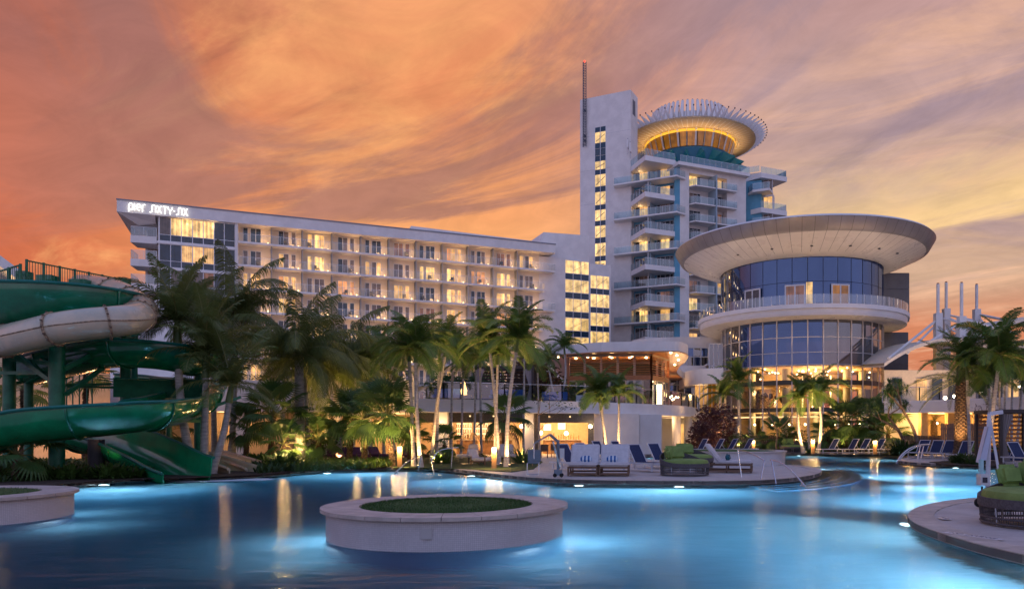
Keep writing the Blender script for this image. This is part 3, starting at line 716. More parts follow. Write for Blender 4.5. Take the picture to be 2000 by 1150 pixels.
# sign: neon-like strokes on the fascia
sg = thing('hotel_sign', 'glowing white lettering on the roof fascia at the left end of the long wing', 'sign', (*H.w(H.u(251, -.5), -.62), 0), H.a)
def glyph(ch):
    A = lambda cx, cy, r, a, b_, n=9: [(cx+r*math.cos(rad(a+(b_-a)*i/n)), cy+r*math.sin(rad(a+(b_-a)*i/n))) for i in range(n+1)]
    g = {'p': [A(.42, .5, .36, 0, 360, 16), [(.06, .5), (.06, -.12)]], 'i': [[(.05, .08), (.05, .88)]],
         'e': [[(.10, .5)]+[(.8, .5)]+A(.45, .5, .36, 0, 300, 14)], 'r': [[(.08, 0), (.08, .5)]+A(.42, .5, .36, 180, 70, 6)],
         's': [[(0, .04), (.18, .06)]+A(.22, .26, .2, -60, 0, 4)+[(.42, .6)]+A(.64, .68, .22, 180, 90, 5)+[(.85, .9)]],
         'x': [[(.0, .88)]+A(.05, .5, .30, 55, -55, 6)+[(.0, .04)], [(.72, .88)]+A(.67, .5, .30, 125, 235, 6)+[(.72, .04)]],
         't': [[(0, .86), (.7, .86)], [(.35, .86), (.35, .0)]], 'y': [[(0, .88), (.05, .62), (.36, .42), (.67, .62), (.72, .88)], [(.36, .42), (.36, 0)]], '-': [[(0, .45), (.28, .45)]]}
    return g[ch], {'p': .95, 'i': .3, 'e': .98, 'r': .85, 's': .98, 'x': .95, 't': .88, 'y': .92, '-': .42}[ch]
x = 0; S = (H.u(374, -.5)-H.u(251, -.5))/10.55; hS = 1.05
for ch in 'pier sixty-six':
    if ch == ' ': x += .38; continue
    st, adv = glyph(ch); m = MB()
    for s_ in st: m.tube([((x+a)*S, 0, 28.78+.03*x*S/8+c*hS) for a, c in s_], .062, 6)
    m.build('letter', sign_m, sg); MB().box((x+adv*.3)*S, (x+adv*.3)*S+.05, .05, .24, 29.2, 29.3).build('bracket', steel, sg); x += adv
# ================================================================ tower
T = Fr(1232, 128.4, -24.05)
tw = T.root('hotel_tower', 'tall white tower with blue recesses, pointed balconies and a stair slab on its left', 'hotel tower')
xs0 = T.u(1133, 0)
MB().box(xs0, 0, 0, 3.4, 0, 60.85).build('stair_slab', white, tw)
MB().box(-.02, .03, .9, 2.2, 57.0, 59.6).build('louvre', mat('louvre_grey', (.12, .13, .16), .6), tw)
# joints on the slab: recessed lines
jm = MB()
for z in range(6, 60, 6): jm.box(xs0+.05, -.05, -.004, .01, z, z+.03)
jm.build('joint', mat('joint_grey', (.42, .41, .42), .8), tw)
x0, x1 = T.u(1162, 0), T.u(1183.5, 0)
kk = [(248, 258, 0), (258, 279, 1), (279, 290, 0), (290, 304, 2), (304, 315, 0), (315, 331, 1), (331, 341, 0), (341, 364, 1), (364, 375, 0), (375, 400, 1), (400, 410, 0), (410, 431, 1), (431, 441, 0), (441, 464, 1), (464, 475, 0), (475, 500, 1), (500, 510, 0), (510, 522, 1)]
fr_ = MB()
for x in (x0, (x0+x1)/2, x1): fr_.box(x-.05, x+.05, -.06, .02, 12, T.Z(1172, 248))
w = fr_.build('stair_glazing', frame_m, tw)
for ya, yb2, kd in kk:
    z1, z0 = T.Z(1172, ya), T.Z(1172, yb2)
    for i in range(2):
        xa_ = x0+.05 if i == 0 else (x0+x1)/2+.05; xb2 = (x0+x1)/2-.05 if i == 0 else x1-.05
        MB().box(xa_, xb2, -.03, -.005, z0+.03, z1-.03).build('pane' if kd else 'spandrel', [navy_g, P_STAIR, P_NAVY][kd], w)
    if kd == 1: MB().beam((x0+.2, -.035, z0+.3), (x1-.2, -.035, z1-.5), .012, .12).build('stair_flight', MAT['stair_edge'], w)
# body behind
xr1 = T.u(1328, 0)
MB().prism([(-.3, 3.38), (-.3, 1.3), (xr1-.02, 1.3), (xr1+3, 12), (-.3, 12)], 0, 46.4).build('body', blue_w, tw)
MB().box(T.u(1192.5, 0), -.02, -.06, 1.2, 0, T.Z(1215, 292)).build('white_wall', white, tw)
MB().box(0, .12, -.02, 1.3, 0, 46.5).build('white_fin', white, tw)
MB().box(xr1-1.0, xr1, 0, 1.35, 0, 46.4).build('blue_pier', blue_w, tw)
ZF = [44.4-6*k for k in range(7)]; ZP = [47.5-6*k for k in range(7)]
def clip(fr, px, yl): return fr.u(px, yl)
for z in ZF:                                                       # flat slabs
    q = [(T.u(1198, -1.6), -1.55), (T.u(1332, -1.7)-.9, -1.7), (T.u(1336, .2)+.25, .4), (T.u(1336, .2)-.6, 1.3), (T.u(1198, 0), 1.0)]
    MB().prism(q, z-.26, z).build('balcony_slab', white2, tw)
    rail(tw, [(q[0][0]+.1, -.1), (q[0][0]+.1, q[0][1]+.1), (q[1][0], q[1][1]+.1), (q[2][0]-.1, q[2][1])], z, 1.1, glass_t)
Sx, Sy = T.l(14.6, 125.2); Ax, Ay = T.l(9.32, 122.8)
for k, z in enumerate(ZP):                                         # pointed slabs
    q = [(.0, .0), (Ax, Ay), (Sx, Sy), (Sx, 1.28), (0, 1.28)]
    MB().prism(q, z-.85, z).build('pointed_balcony', white2, tw)
    rail(tw, [(.05, -.05), (Ax, Ay+.12), (Sx-.1, Sy+.1)], z, 1.1, glass_t if k < 5 else glass_t)
px_m = T.u(1270, -1.5)
MB().box(T.u(1270, -.2)-.06, T.u(1270, -.2)+.06, -1.35, -1.2, 2, 46).build('post', white2, tw)
MB().box(T.u(1270, .0)+.25, T.u(1270, 0)+.4, -1.0, 1.3, 2, 46).build('party_wall', mat('pale_blue', (.34, .44, .50), .7), tw)
tk = ['LL', 'DL', 'LG', 'DD', 'BB', 'DD', 'GD', 'DR', 'BL', 'DD', 'DL', 'DD', 'LD']
for k in range(13):
    z = 44.4-3.0*k
    ks = tk[k]
    window(tw, .35, 1.22, z+.02, (.75, .75, .75, .55), 2.35, 'D'+ks[0]*2+'D')
    window(tw, T.u(1283, 1.2), 1.22, z+.02, (.55, .8, .8, .5), 2.35, 'D'+ks[1]*2+'D')
    if ks[0] in 'LB': lamp('POINT', (1.6, .4, z+1.9), 14, WARM, .2, tw, name='balcony_lamp')
# right face of the tower, parallel with the wing
T2 = Fr(1328, T.z(1328), 24.05)
t2r = thing('face', '', '', (0, 0, 0))
bpy.data.objects.remove(t2r)
def loc2(o):                                                       # place a T2-frame part below the tower root
    x, y = T.l(*T2.o); o.location = (x+0, y+0, 0) if o.location.length == 0 else (x+math.cos(T2.a-T.a)*o.location[0]-math.sin(T2.a-T.a)*o.location[1], y+math.sin(T2.a-T.a)*o.location[0]+math.cos(T2.a-T.a)*o.location[1], o.location[2])
    o.rotation_euler = (0, 0, T2.a-T.a+o.rotation_euler[2]); return o
ue = T2.u(1457, 0); r0, r1 = T2.u(1346, 0), T2.u(1434, 0); rm = T2.u(1393, 0)
loc2(MB().box(0, r0, 0, 14, 0, 46.2).build('corner_pier', white, tw)); loc2(MB().box(r1-1.5, ue, 0, 14, 0, 46.2).build('end_pier', white, tw))
loc2(MB().box(r0, r1-1.4, 1.4, 14, 0, 46.2).build('recess_wall', white, tw))
loc2(MB().box(r0-.01, r1-1.45, -.01, 1.4, 45.5, 46.2).build('lintel', white, tw))
loc2(MB().prism([(-.9, -1.1), (ue+.1, -1.1), (ue+.1, 14), (-.9, 14)], 46.2, 46.75).build('roof', white2, tw))
loc2(rail(tw, [(-.5, -1.0), (ue, -1.0)], 46.75, 1.1, glass_t))
loc2(MB().box(rm-.1, rm+.1, -1.1, 1.45, 0, 45.5).build('party_wall', MAT['pale_blue'], tw))
t2k = ['BL', 'GD', 'DR', 'DD', 'DG', 'LD', 'RL', 'BD', 'DD', 'LD', 'DD', 'DD', 'LD', 'DD']
for k in range(13):
    z = 43.35-3.0*k
    loc2(MB().prism([(r0+.05, .35), (r0+.7, -.9), (r1, -1.0), (r1+.05, .0), (r1-1.45, .0), (r1-1.45, 1.4), (r0+.05, 1.4)], z-.2, z).build('balcony_slab', white2, tw))
    loc2(rail(tw, [(r0+.1, .3), (r0+.72, -.82), (r1-.06, -.9), (r1-.04, -.05)], z, 1.1, glass_t))
    for j, xx in enumerate((r0+.15, rm+.35)):
        loc2(window(tw, xx, 1.33, z+.02, (.55, .75, .75, .55) if j == 0 else (.55, .75, .75, .5), 2.3, 'D'+t2k[k][j]*2+'D'))
# far right wing of the tower
T3 = Fr(1457, T2.z(1457)+2.2, -24.05)
def loc3(o):
    x, y = T.l(*T3.o); o.location = (x, y, 0); o.rotation_euler = (0, 0, 0); return o
z3 = T3.Z(1487, 345)
loc3(MB().box(0, T3.u(1487), 0, 10, 0, 46.3).build('far_wing', blue_w, tw))
loc3(MB().box(T3.u(1487), T3.u(1493), 1.2, 10, 0, 46.2).build('far_recess', white, tw))
T4 = Fr(1486, 130.5, 24.05)
def loc4(o):
    x, y = T.l(*T4.o); o.location = (x, y, 0); o.rotation_euler = (0, 0, T4.a-T.a); return o
for k in range(6):
    z = 47.3-6.1*k; ua, ub = T4.u(1487), T4.u(1537)
    loc4(MB().add([(ua, 0, z-.85), (ub, 0, z-.85), (ub-.4, 5.5, z-.85), (ua-2, 5.5, z-.85), (ua, 0, z), (ub, 0, z), (ub-.4, 5.5, z), (ua-2, 5.5, z)], [(0, 3, 2, 1), (4, 5, 6, 7), (0, 1, 5, 4), (1, 2, 6, 5), (2, 3, 7, 6), (3, 0, 4, 7)]).build('balcony_slab', white2, tw))
    loc4(rail(tw, [(ua, .1), (ub-.1, .1), (ub-.45, 5.3)], z, 1.1, glass_t))
    z = 44.2-6.1*k
    loc3(MB().prism([(T3.u(1459), .2), (T3.u(1470, -1.6), -1.6), (T3.u(1503, -1.6), -1.6), (T3.u(1510, 1.0), 1.0), (T3.u(1487, 1.3), 1.3)], z-.4, z).build('balcony_slab', white2, tw))
    loc3(rail(tw, [(T3.u(1459), .2), (T3.u(1470, -1.5), -1.5), (T3.u(1503, -1.5), -1.5)], z, 1.1, glass_t))
    for zz_, kd in ((44.2-6.1*k, 'G'), (41.2-6.1*k, 'L' if k == 0 else 'D')):
        o = window(tw, 0, 0, zz_+.02, (.7, .7), 2.3, kd); x, y = T.l(*T3.o); o.location = (x+T3.u(1488)+.1, y+1.12, zz_+.02)
loc3(MB().box(T3.u(1450, 4), T3.u(1487, 4), 4, 9, 46.3, 49.0).build('roof_room', white, tw))
loc3(rail(tw, [(T3.u(1448, 3.5), 3.5), (T3.u(1483, 3.5), 3.5)], 49.0, 1.1, glass_t))
# aerial on the slab's left edge
an = thing('lattice_mast', 'slender lattice mast with a red light fixed to the left edge of the tower', 'mast', (*T.w(T.u(1142, -.35), -.4), 0), T.a)
zt_ = T.Z(1142, 124); zb_ = T.Z(1142, 289); m = MB()
for ox, oy in ((-.32, 0), (.32, 0), (0, -.4)): m.tube([(ox, oy, zb_), (ox, oy, zt_)], .05, 6)
m.build('leg', mat('mast_metal', (.10, .11, .14), .5, metal=.4), an); m = MB(); zq = zb_
while zq < zt_-.3: m.beam((-.32, 0, zq), (.32, 0, zq+.42), .045); m.beam((.32, 0, zq), (0, -.4, zq+.42), .04); m.beam((-.32, 0, zq+.42), (.32, 0, zq+.42), .05); zq += .45
m.build('lacing', MAT['mast_metal'], an); MB().cyl(0, 0, zt_, zt_+.25, .12, 10).build('beacon', red_l, an)
for z in (zb_+1, 58.5, 54): MB().box(-.1, .1, -.1, .4, z, z+.3).build('bracket', MAT['mast_metal'], an)
# antennas on the right edge of the slab
for px_, ya, yb2, lb in ((1226, 270, 302, 'left one of the panel antennas on the side of the tower slab'), (1231, 276, 310, 'right one of the panel antennas on the side of the tower slab')):
    th = thing('panel_antenna', lb, 'antenna', (*T.w(T.u(px_, -.4), -.5), 0), T.a)
    z0, z1 = T.Z(px_, yb2, -.4), T.Z(px_, ya, -.4)
    MB().box(-.14, .14, -.08, .08, z0+1.2, z1-.3).build('panel', white2, th); MB().tube([(0, .12, z0), (0, .12, z1)], .045, 6).build('pole', steel, th)
    MB().box(-.05, .05, .1, .5, z0+1, z0+1.2).build('bracket', steel, th)
# ================================================================ crown restaurant on the tower
ccz = 143.0; ccx = XZ(1347, ccz)
cr = thing('crown_restaurant', 'round glass restaurant on top of the tower with a ring of white spiky fins', 'rooftop restaurant', (ccx, ccz, 0))
MB().lathe([(8.0, 44), (8.0, 53.0), (8.1, 53.6), (7.6, 53.9), (.01, 53.9)], 64).build('blue_drum', mat('deep_blue_render', (.03, .17, .26), .6, vary=.1), cr, True)
MB().lathe([(0.01, 56.75), (8.9, 56.75), (9.1, 56.8), (12.4, 57.1), (12.4, 57.3), (8.6, 57.6), (.01, 57.8)], 96).build('roof_ring', mat('cream_soffit', (.62, .52, .36), .6), cr, True)
NS = 32
for k in range(NS):
    a0 = 2*PI*k/NS; a1 = 2*PI*(k+1)/NS; hw_ = .018 if k % 2 else .045
    def P3(a, r, z): return (r*math.cos(a), r*math.sin(a), z)
    m = MB(); m.add([P3(a0+hw_, 7.75, 53.9), P3(a1-.02, 7.75, 53.9), P3(a1-.02, 8.65, 56.75), P3(a0+hw_, 8.65, 56.75)], [(0, 1, 2, 3)])
    m.build('pane', P_AMBER, cr)
    m = MB(); m.beam(P3(a0, 7.82, 53.85), P3(a0, 8.75, 56.8), .34 if k % 2 == 0 else .09, .12); m.build('mullion', white2, cr)
MB().lathe([(8.66, 56.2), (8.72, 56.65)], 48).build('lit_ceiling_band', emis('amber_glow', (1, .48, .05), 1.3), cr, True)
NF = 72
fin = MB().add([(9.1, -.06, 56.7), (9.1, .06, 56.7), (13.0, .06, 57.2), (13.0, -.06, 57.2), (9.1, -.06, 57.2), (9.1, .06, 57.2), (13.0, .06, 58.1), (13.0, -.06, 58.1), (14.5, -.03, 58.3), (14.5, .03, 58.3)],
               [(0, 3, 2, 1), (0, 1, 5, 4), (4, 5, 6, 7), (0, 4, 7, 3), (1, 2, 6, 5), (3, 7, 8), (2, 9, 6), (7, 6, 9, 8), (3, 8, 9, 2)]).mesh('spike', white2)
tip = MB().cyl(14.5, 0, 58.2, 58.42, .11, 6).mesh('spike_tip', mat('tip_dark', (.06, .06, .08), .5))
for k in range(NF):
    if True:
        o = put('spike', fin, cr, (0, 0, 0), (0, 0, 2*PI*k/NF)); put('spike_tip', tip, o)
up_ = MB().add([(8.9, -.46, 57.4), (8.9, .46, 57.4), (8.4, -.46, 57.4), (8.4, .46, 57.4), (7.3, -.2, 62.5), (7.3, .2, 62.5), (6.9, -.2, 62.5), (6.9, .2, 62.5)],
               [(0, 1, 5, 4), (2, 6, 7, 3), (0, 4, 6, 2), (1, 3, 7, 5), (4, 5, 7, 6)]).mesh('upright_fin', white2)
utip = MB().cyl(7.1, 0, 62.45, 62.65, .08, 6).mesh('fin_tip', MAT['tip_dark'])
for k in range(50):
    o = put('upright_fin', up_, cr, (0, 0, 0), (0, 0, 2*PI*k/50)); put('fin_tip', utip, o)
MB().lathe([(8.35, 57.5), (7.7, 59.8), (7.4, 60.4), (5.5, 60.9), (.01, 61.1)], 48).build('roof_drum', white2, cr, True)
for k in range(40):
    a = 2*PI*k/40
    l = lamp('SPOT', (9.0*math.cos(a), 9.0*math.sin(a), 55.3), 70, (1, .55, .2), .1, cr, name='soffit_lamp', spot=120); aim(l, (math.cos(a)*.55, math.sin(a)*.55, 1)) if math.sin(a) < .35 else setattr(l.data, 'energy', 10)
for k in range(20):                                                # triangular teal fins round the drum
    a = 2*PI*k/20+.1; d = .16
    P3 = lambda a_, r, z: (r*math.cos(a_), r*math.sin(a_), z)
    MB().add([P3(a-d, 8.0, 50.6), P3(a+d, 8.0, 50.6), P3(a, 8.0, 53.4), P3(a, 10.9, 51.8), ], [(0, 1, 2), (0, 3, 1), (1, 3, 2), (2, 3, 0)]).build('teal_fin', teal_f, cr)
# ================================================================ rotunda
D0 = 92.0; th0 = rad(15.87); rcx, rcy = D0*math.sin(th0), D0*math.cos(th0)
ro = thing('rotunda', 'round glass hall with a huge flared disc roof to the right of the tower', 'round building', (rcx, rcy, 0))
MB().lathe([(.01, 23.9), (14.5, 23.5), (14.72, 23.28)], 128).build('roof', white2, ro, True)
NP = 72
def ringseg(prof, a0, a1, n=3): return MB().lathe(prof, n, a0, a1)
for k in range(NP):
    a0 = 2*PI*k/NP+.0012; a1 = 2*PI*(k+1)/NP-.0012
    ringseg([(14.74, 23.25), (14.1, 22.15), (13.75, 22.0)], a0, a1).build('fascia_panel', fascia_m, ro, True)
    ringseg([(13.73, 22.0), (12.3, 21.35), (11.0, 20.85), (10.1, 20.62)], a0, a1).build('soffit_panel', soffit_m, ro, True)
MB().lathe([(14.6, 23.3), (13.9, 22.3), (11, 21.0), (10.05, 20.8), (10.05, 23)], 96).build('roof_lining', gap_m, ro, True)
MB().lathe([(10.12, 20.60), (9.5, 20.45), (9.3, 20.45)], 96).build('roof_collar', soffit_m, ro, True)
for a in (-100, -80, -62, -120, -140, -45):
    MB().cyl(11.6*math.cos(rad(a)), 11.6*math.sin(rad(a)), 20.98, 21.06, .14, 12).build('downlight', gap_m, ro)
for k in range(22):
    a = 2*PI*k/22
    if math.sin(a+th0) < .5: l = lamp('SPOT', (11.4*math.cos(a), 11.4*math.sin(a), 15.15), 150, (1, .70, .46), .3, ro, name='soffit_fill', spot=120); aim(l, (math.cos(a)*.35, math.sin(a)*.35, 1))  # hidden lamps added on the balcony to warm the disc soffit
for k in range(22):
    a = 2*PI*k/22
    if math.sin(a+th0) < .5: l = lamp('SPOT', (10.6*math.cos(a), 10.6*math.sin(a), 10.4), 60, (1, .66, .40), .3, ro, name='soffit_wash', spot=140); aim(l, (0, 0, 1))  # lamps added in open air to warm the balcony soffit
# upper drum: blue panes
R1 = 9.24; NPn = 36; off = rad(-90-15.87)+rad(5)
def vis(a): return math.sin(a-rad(-105.87)+PI/2) > -.25
for k in range(NPn):
    a0 = off+2*PI*k/NPn; a1 = off+2*PI*(k+1)/NPn
    if not vis((a0+a1)/2): continue
    g = .004
    am = (math.degrees((a0+a1)/2)+360) % 360
    rel = ((am-254.1+180) % 360)-180
    m1 = blue_g if rel > -52 else dark_g
    ringseg([(R1, 17.85), (R1, 20.55)], a0+g, a1-g).build('pane', m1, ro, True)
    ringseg([(R1, 15.0), (R1, 17.8)], a0+g, a1-g).build('pane', m1, ro, True)
MB().lathe([(R1-.06, 15), (R1-.06, 20.6)], 72).build('drum_core', mat('drum_dark', (.01, .015, .03), .4), ro, True)
m = MB()
for k in range(NPn):
    a = off+2*PI*k/NPn
    if vis(a): m.cbox((R1*math.cos(a), R1*math.sin(a), 17.8), (.07, .04, 5.6), Matrix.Rotation(a, 3, 'Z'))
m.build('mullion', mat('mullion_navy', (.03, .045, .09), .4), ro)
def on_drum(parent, px, r=R1):
    """angle on the drum seen at this picture column"""
    t_ = math.atan((px-CX)/F); dd = t_-th0; s_ = D0*math.sin(dd)/r; s_ = max(-1, min(1, s_))
    al = math.asin(s_)            # incidence
    return rad(-90)-th0+(al-dd)*1.0 if False else rad(-90)-th0+(math.asin(s_)-dd)
for pa, pb, kd in ((1457, 1487, 'D'), (1533, 1573, 'R'), (1622, 1657, 'A')):     # door pairs
    a0, a1 = on_drum(ro, pa), on_drum(ro, pb); rr = R1+.05
    pA = Vector((rr*math.cos(a0), rr*math.sin(a0), 15.02)); pB = Vector((rr*math.cos(a1), rr*math.sin(a1), 15.02))
    L = (pB-pA).length; mid_ = (pA+pB)/2; an_ = math.atan2(pB.y-pA.y, pB.x-pA.x)
    m = MB(); m.box(-L/2, L/2, -.08, .04, 2.35, 2.5)
    for x in (-L/2, -.07, L/2-.14): m.box(x, x+.14, -.08, .04, 0, 2.35)
    d = m.build('door', frame_m, ro, loc=tuple(mid_+Vector((math.cos((a0+a1)/2)*.12, math.sin((a0+a1)/2)*.12, 0))), rot=an_)
    for x in (-L/2+.14, .07): MB().box(x, L/2-.14 if x > 0 else -.07, -.03, 0, .1, 2.35).build('pane', KIND[kd], d)
a0, a1 = on_drum(ro, 1574.5), on_drum(ro, 1587)
ringseg([(R1+.03, 15.0), (R1+.03, 17.75)], a0, a1).build('lit_pane', P_LIT2, ro, True)
# balcony ring
MB().lathe([(12.05, 14.55), (12.05, 15.0), (11.95, 15.0), (9.2, 15.0)], 128).build('balcony_deck', white2, ro, True)
MB().lathe([(11.75, 14.1), (11.85, 14.55), (12.05, 14.55)], 128).build('parapet_step', white2, ro, True)
MB().lathe([(9.2, 13.82), (11.2, 13.75), (11.75, 13.85), (11.8, 14.1), (11.75, 14.1)], 128).build('balcony_soffit', soffit_m, ro, True)
m = MB(); gl_ = MB()
for k in range(84):
    a = 2*PI*k/84
    if math.sin(a+th0) < .45: m.cbox((11.85*math.cos(a), 11.85*math.sin(a), 15.5), (.05, .05, 1.05), Matrix.Rotation(a, 3, 'Z'))
r_ = m.build('railing', frame_m, ro); MB().lathe([(11.87, 15.06), (11.87, 16.0)], 84, rad(-205), rad(0)).build('rail_glass', glass_b, r_, True)
# lower glazing
gd = EYE-.9
for k in range(NPn):
    a0 = off+2*PI*k/NPn; a1 = off+2*PI*(k+1)/NPn; g = .006; am = (a0+a1)/2
    if not vis(am): continue
    rel = ((math.degrees(am)-254.1+180) % 360)-180
    for j, (za, zb2) in enumerate(((11.93, 13.75), (10.3, 11.87), (8.97, 10.24))):
        m1 = blue_g if -48 < rel < 12 else dark_g
        ringseg([(R1, za), (R1, zb2)], a0+g, a1-g, 2).build('pane', m1, ro, True)
    for za, zb2 in ((7.35, 8.92), (4.38, 6.75), (.8, 3.85)):
        ringseg([(R1, za), (R1, zb2)], a0+g, a1-g, 2).build('pane', glass_r, ro, True)
    for za, zb2 in ((6.8, 7.32), (3.9, 4.35)): ringseg([(R1+.01, za), (R1+.01, zb2)], a0, a1, 2).build('spandrel', mat('olive_spandrel', (.035, .03, .022), .3), ro, True)
    MB().cbox((R1*math.cos(a0), R1*math.sin(a0), 7.2), (.18, .12, 13.1), Matrix.Rotation(a0, 3, 'Z')).build('mullion', mat('champagne_frame', (.58, .53, .50), .4), ro)
for z in (13.78, 11.9, 10.27, 8.94): MB().lathe([(R1+.05, z-.035), (R1+.05, z+.035), (R1-.05, z+.035)], 72).build('transom', MAT['champagne_frame'], ro, True)
# inside: floors, core, columns, lights
warmw = mat('warm_interior', (.70, .52, .28), .7, vary=.08)
MB().lathe([(.01, 8.85), (9.1, 8.85), (9.1, 8.93), (.01, 8.93)], 64).build('ceiling', warmw, ro, True)
MB().lathe([(.01, 6.75), (8.0, 6.75), (9.1, 6.9), (9.1, 7.0), (.01, 7.0)], 64).build('floor_slab', warmw, ro, True)
MB().lathe([(.01, 3.85), (9.1, 3.9), (9.1, 4.2), (.01, 4.2)], 64).build('floor_slab', warmw, ro, True)
MB().lathe([(.01, .7), (9.1, .7)], 48).build('floor', mat('dark_floor', (.12, .08, .05), .4), ro)
MB().lathe([(6.9, .7), (6.9, 8.8)], 40, rad(20), rad(160)).build('back_wall', warmw, ro, True)
MB().box(-4.2, 5.4, 2.2, 2.5, .7, 8.8).build('core_wall', warmw, ro)
for x in (-6.2, -2.9, .6, 4.0, 6.6):
    MB().cyl(x, -4.6 if abs(x) < 5 else -2.2, .7, 8.8, .42, 20).build('column', mat('sage_column', (.32, .33, .27), .6), ro, True)
for x in (.9, 2.1, 2.9, 4.3, -1.5): MB().box(x, x+.09, 2.05, 2.15, 4.3, 8.6).build('light_strip', lamp_w, ro)
for x0_, x1_ in ((1.0, 2.0), (3.0, 4.2)): MB().box(x0_, x1_, 2.08, 2.14, 4.3, 8.2).build('wood_panel', wood, ro)
dk = mat('ceiling_vault', (.05, .035, .025), .8)
sc_ = MB()
for k in range(7): sc_.tube([(-5.6+k*.62, -3.1, 5.6+.28*math.sin(k*1.1)), (-5.3+k*.62, -3.1, 5.75+.3*math.sin(k*1.1+.6))], [.34, .3], 10)
sc_.build('hanging_sculpture', dk, ro, True)
for k in range(40):
    a = R.uniform(-PI, 0); r_ = R.uniform(2, 8.4); x, y = r_*math.cos(a), r_*math.sin(a); lev = R.choice((8.72, 8.72, 8.4, 8.0))
    MB().cyl(x, y, lev-.05, lev+.04, .07, 8).build('ceiling_light', lamp_hot, ro)
for z, pw in ((8.1, 260), (6.1, 150), (3.2, 220)):
    for a, r_ in ((-150, 6), (-120, 5.5), (-90, 6), (-60, 5.5), (-30, 6), (-90, 1.5)):
        lamp('POINT', (r_*math.cos(rad(a)), r_*math.sin(rad(a)), z), pw, (1, .60, .24), .5, ro, name='hall_lamp')
for k in range(9):
    x = -6.5+k*1.6; y = -math.sqrt(max(0, 8.2**2-x*x)); MB().lathe([(.01, -.12), (.10, -.06), (.12, 0), (.10, .06), (.01, .12)], 12).build('globe_lamp', lamp_hot, ro, True, loc=(x, y, 2.55))
MB().lathe([(8.7, 3.3), (8.7, 3.45)], 64, rad(-170), rad(-10)).build('cove_light', lamp_soft, ro, True)
# service core behind, dark grey panels
for (px0, px1, za, zb2) in ((1722, 1776, 15.0, 20.9), (1727, 1774, .2, 13.75)):
    z = 89.5; x0, x1 = XZ(px0, z)-rcx-.4, XZ(px1, z)-rcx; y0 = z-rcy
    n = 3 if za > 10 else 7
    for k in range(n):
        a_, b_ = za+(zb2-za)*k/n, za+(zb2-za)*(k+1)/n
        MB().box(x0, x1, y0, y0+8, a_+.02, b_-.02).build('core_panel', grey_p, ro)
    MB().box(x0+.05, x1-.05, y0+.06, y0+7.9, za, zb2).build('core', gap_m, ro)
# ================================================================ terrace podium with restaurant below
ZT, ZS = 3.85, 3.03
pod = thing('terrace_podium', 'white raised terrace above the poolside restaurant, curving away at the right', 'terrace', (0, 0, 0))
def XY(px, z): return (XZ(px, z), z)
front = [XY(815, 47), XY(930, 48.3), XY(1040, 50), XY(1153, 51.9), XY(1243, 55), XY(1311, 58.4), XY(1345, 62), XY(1361, 66), XY(1366, 74)]
front = catmull(front, 4)
MB().prism(front+[(13, 92), XY(800, 92)], ZS, ZT).build('deck_slab', white, pod)
MB().prism([XY(455, 46), XY(815.3, 46.6), XY(815.3, 92), XY(200, 92), (-34, 46)], ZS, 4.95).build('planter_wall', white, pod)
MB().prism([(x*.995, y*.995-.02) for x, y in front]+[(x*.999, y*.999+.05) for x, y in front[::-1]], ZS-.02, ZS+.08).build('slab_lip', white2, pod)
# walls beneath: back wall, columns, plain walls, openings
bw = mat('beige_wall', (.56, .42, .27), .7, vary=.08)
MB().box(XZ(455, 52), XZ(1290, 56), 56, 56.3, 0, ZS).build('back_wall', bw, pod)
MB().box(-34, XZ(600, 48), 49.5, 50, 0, ZS).build('back_wall', bw, pod)
MB().box(XZ(1160, 51.6), XZ(1245, 51.6)+.2, 52.4, 56, 0, ZS).build('white_wall', white, pod)
MB().box(XZ(1245, 54)+.25, XZ(1290, 56), 55, 55.9, 0, ZS).build('white_wall', white, pod)
for px, z in ((865, 48.2), (1033, 50.2), (1283, 57.6), (1322, 60.5), (1345, 63.5), (470, 46.4)):
    x = XZ(px, z); MB().cyl(x, z+.4, 0, ZS, .36, 20).build('column', white, pod, True) if px > 1200 else MB().box(x-.3, x+.3, z, z+.6, 0, ZS).build('column', white, pod)
slate = mat('slate_tile', (.09, .085, .085), .5, vary=.25, vscale=9)
for pa, pb in ((815, 856), (874, 1024), (1043, 1160)):
    z = 49.3 if pb < 1030 else 51.2
    x0, x1 = XZ(pa, z), XZ(pb, z); n = max(2, int((x1-x0)/.3)); rows = 4
    for r in range(rows):
        for k in range(n):
            MB().box(x0+(x1-x0)*k/n+.008, x0+(x1-x0)*(k+1)/n-.008, z, z+.12, 2.42+r*.15, 2.42+(r+1)*.15-.01).build('tile', slate, pod)
    MB().box(x0, x1, z+.02, z+.3, 2.38, ZS-.01).build('header', gap_m, pod)
for px in (878, 1046, 1154):
    z = 49.6 if px < 1000 else 51.4; MB().box(XZ(px, z)-.2, XZ(px, z)+.2, z-.1, z+.2, 0, 2.4).build('slate_pier', slate, pod)
for px in (918, 964, 1070, 1112): MB().cyl(XZ(px, 49.2), 49.2 if px < 1000 else 51.1, 2.75, 2.84, .05, 8).build('soffit_light', lamp_soft, pod)
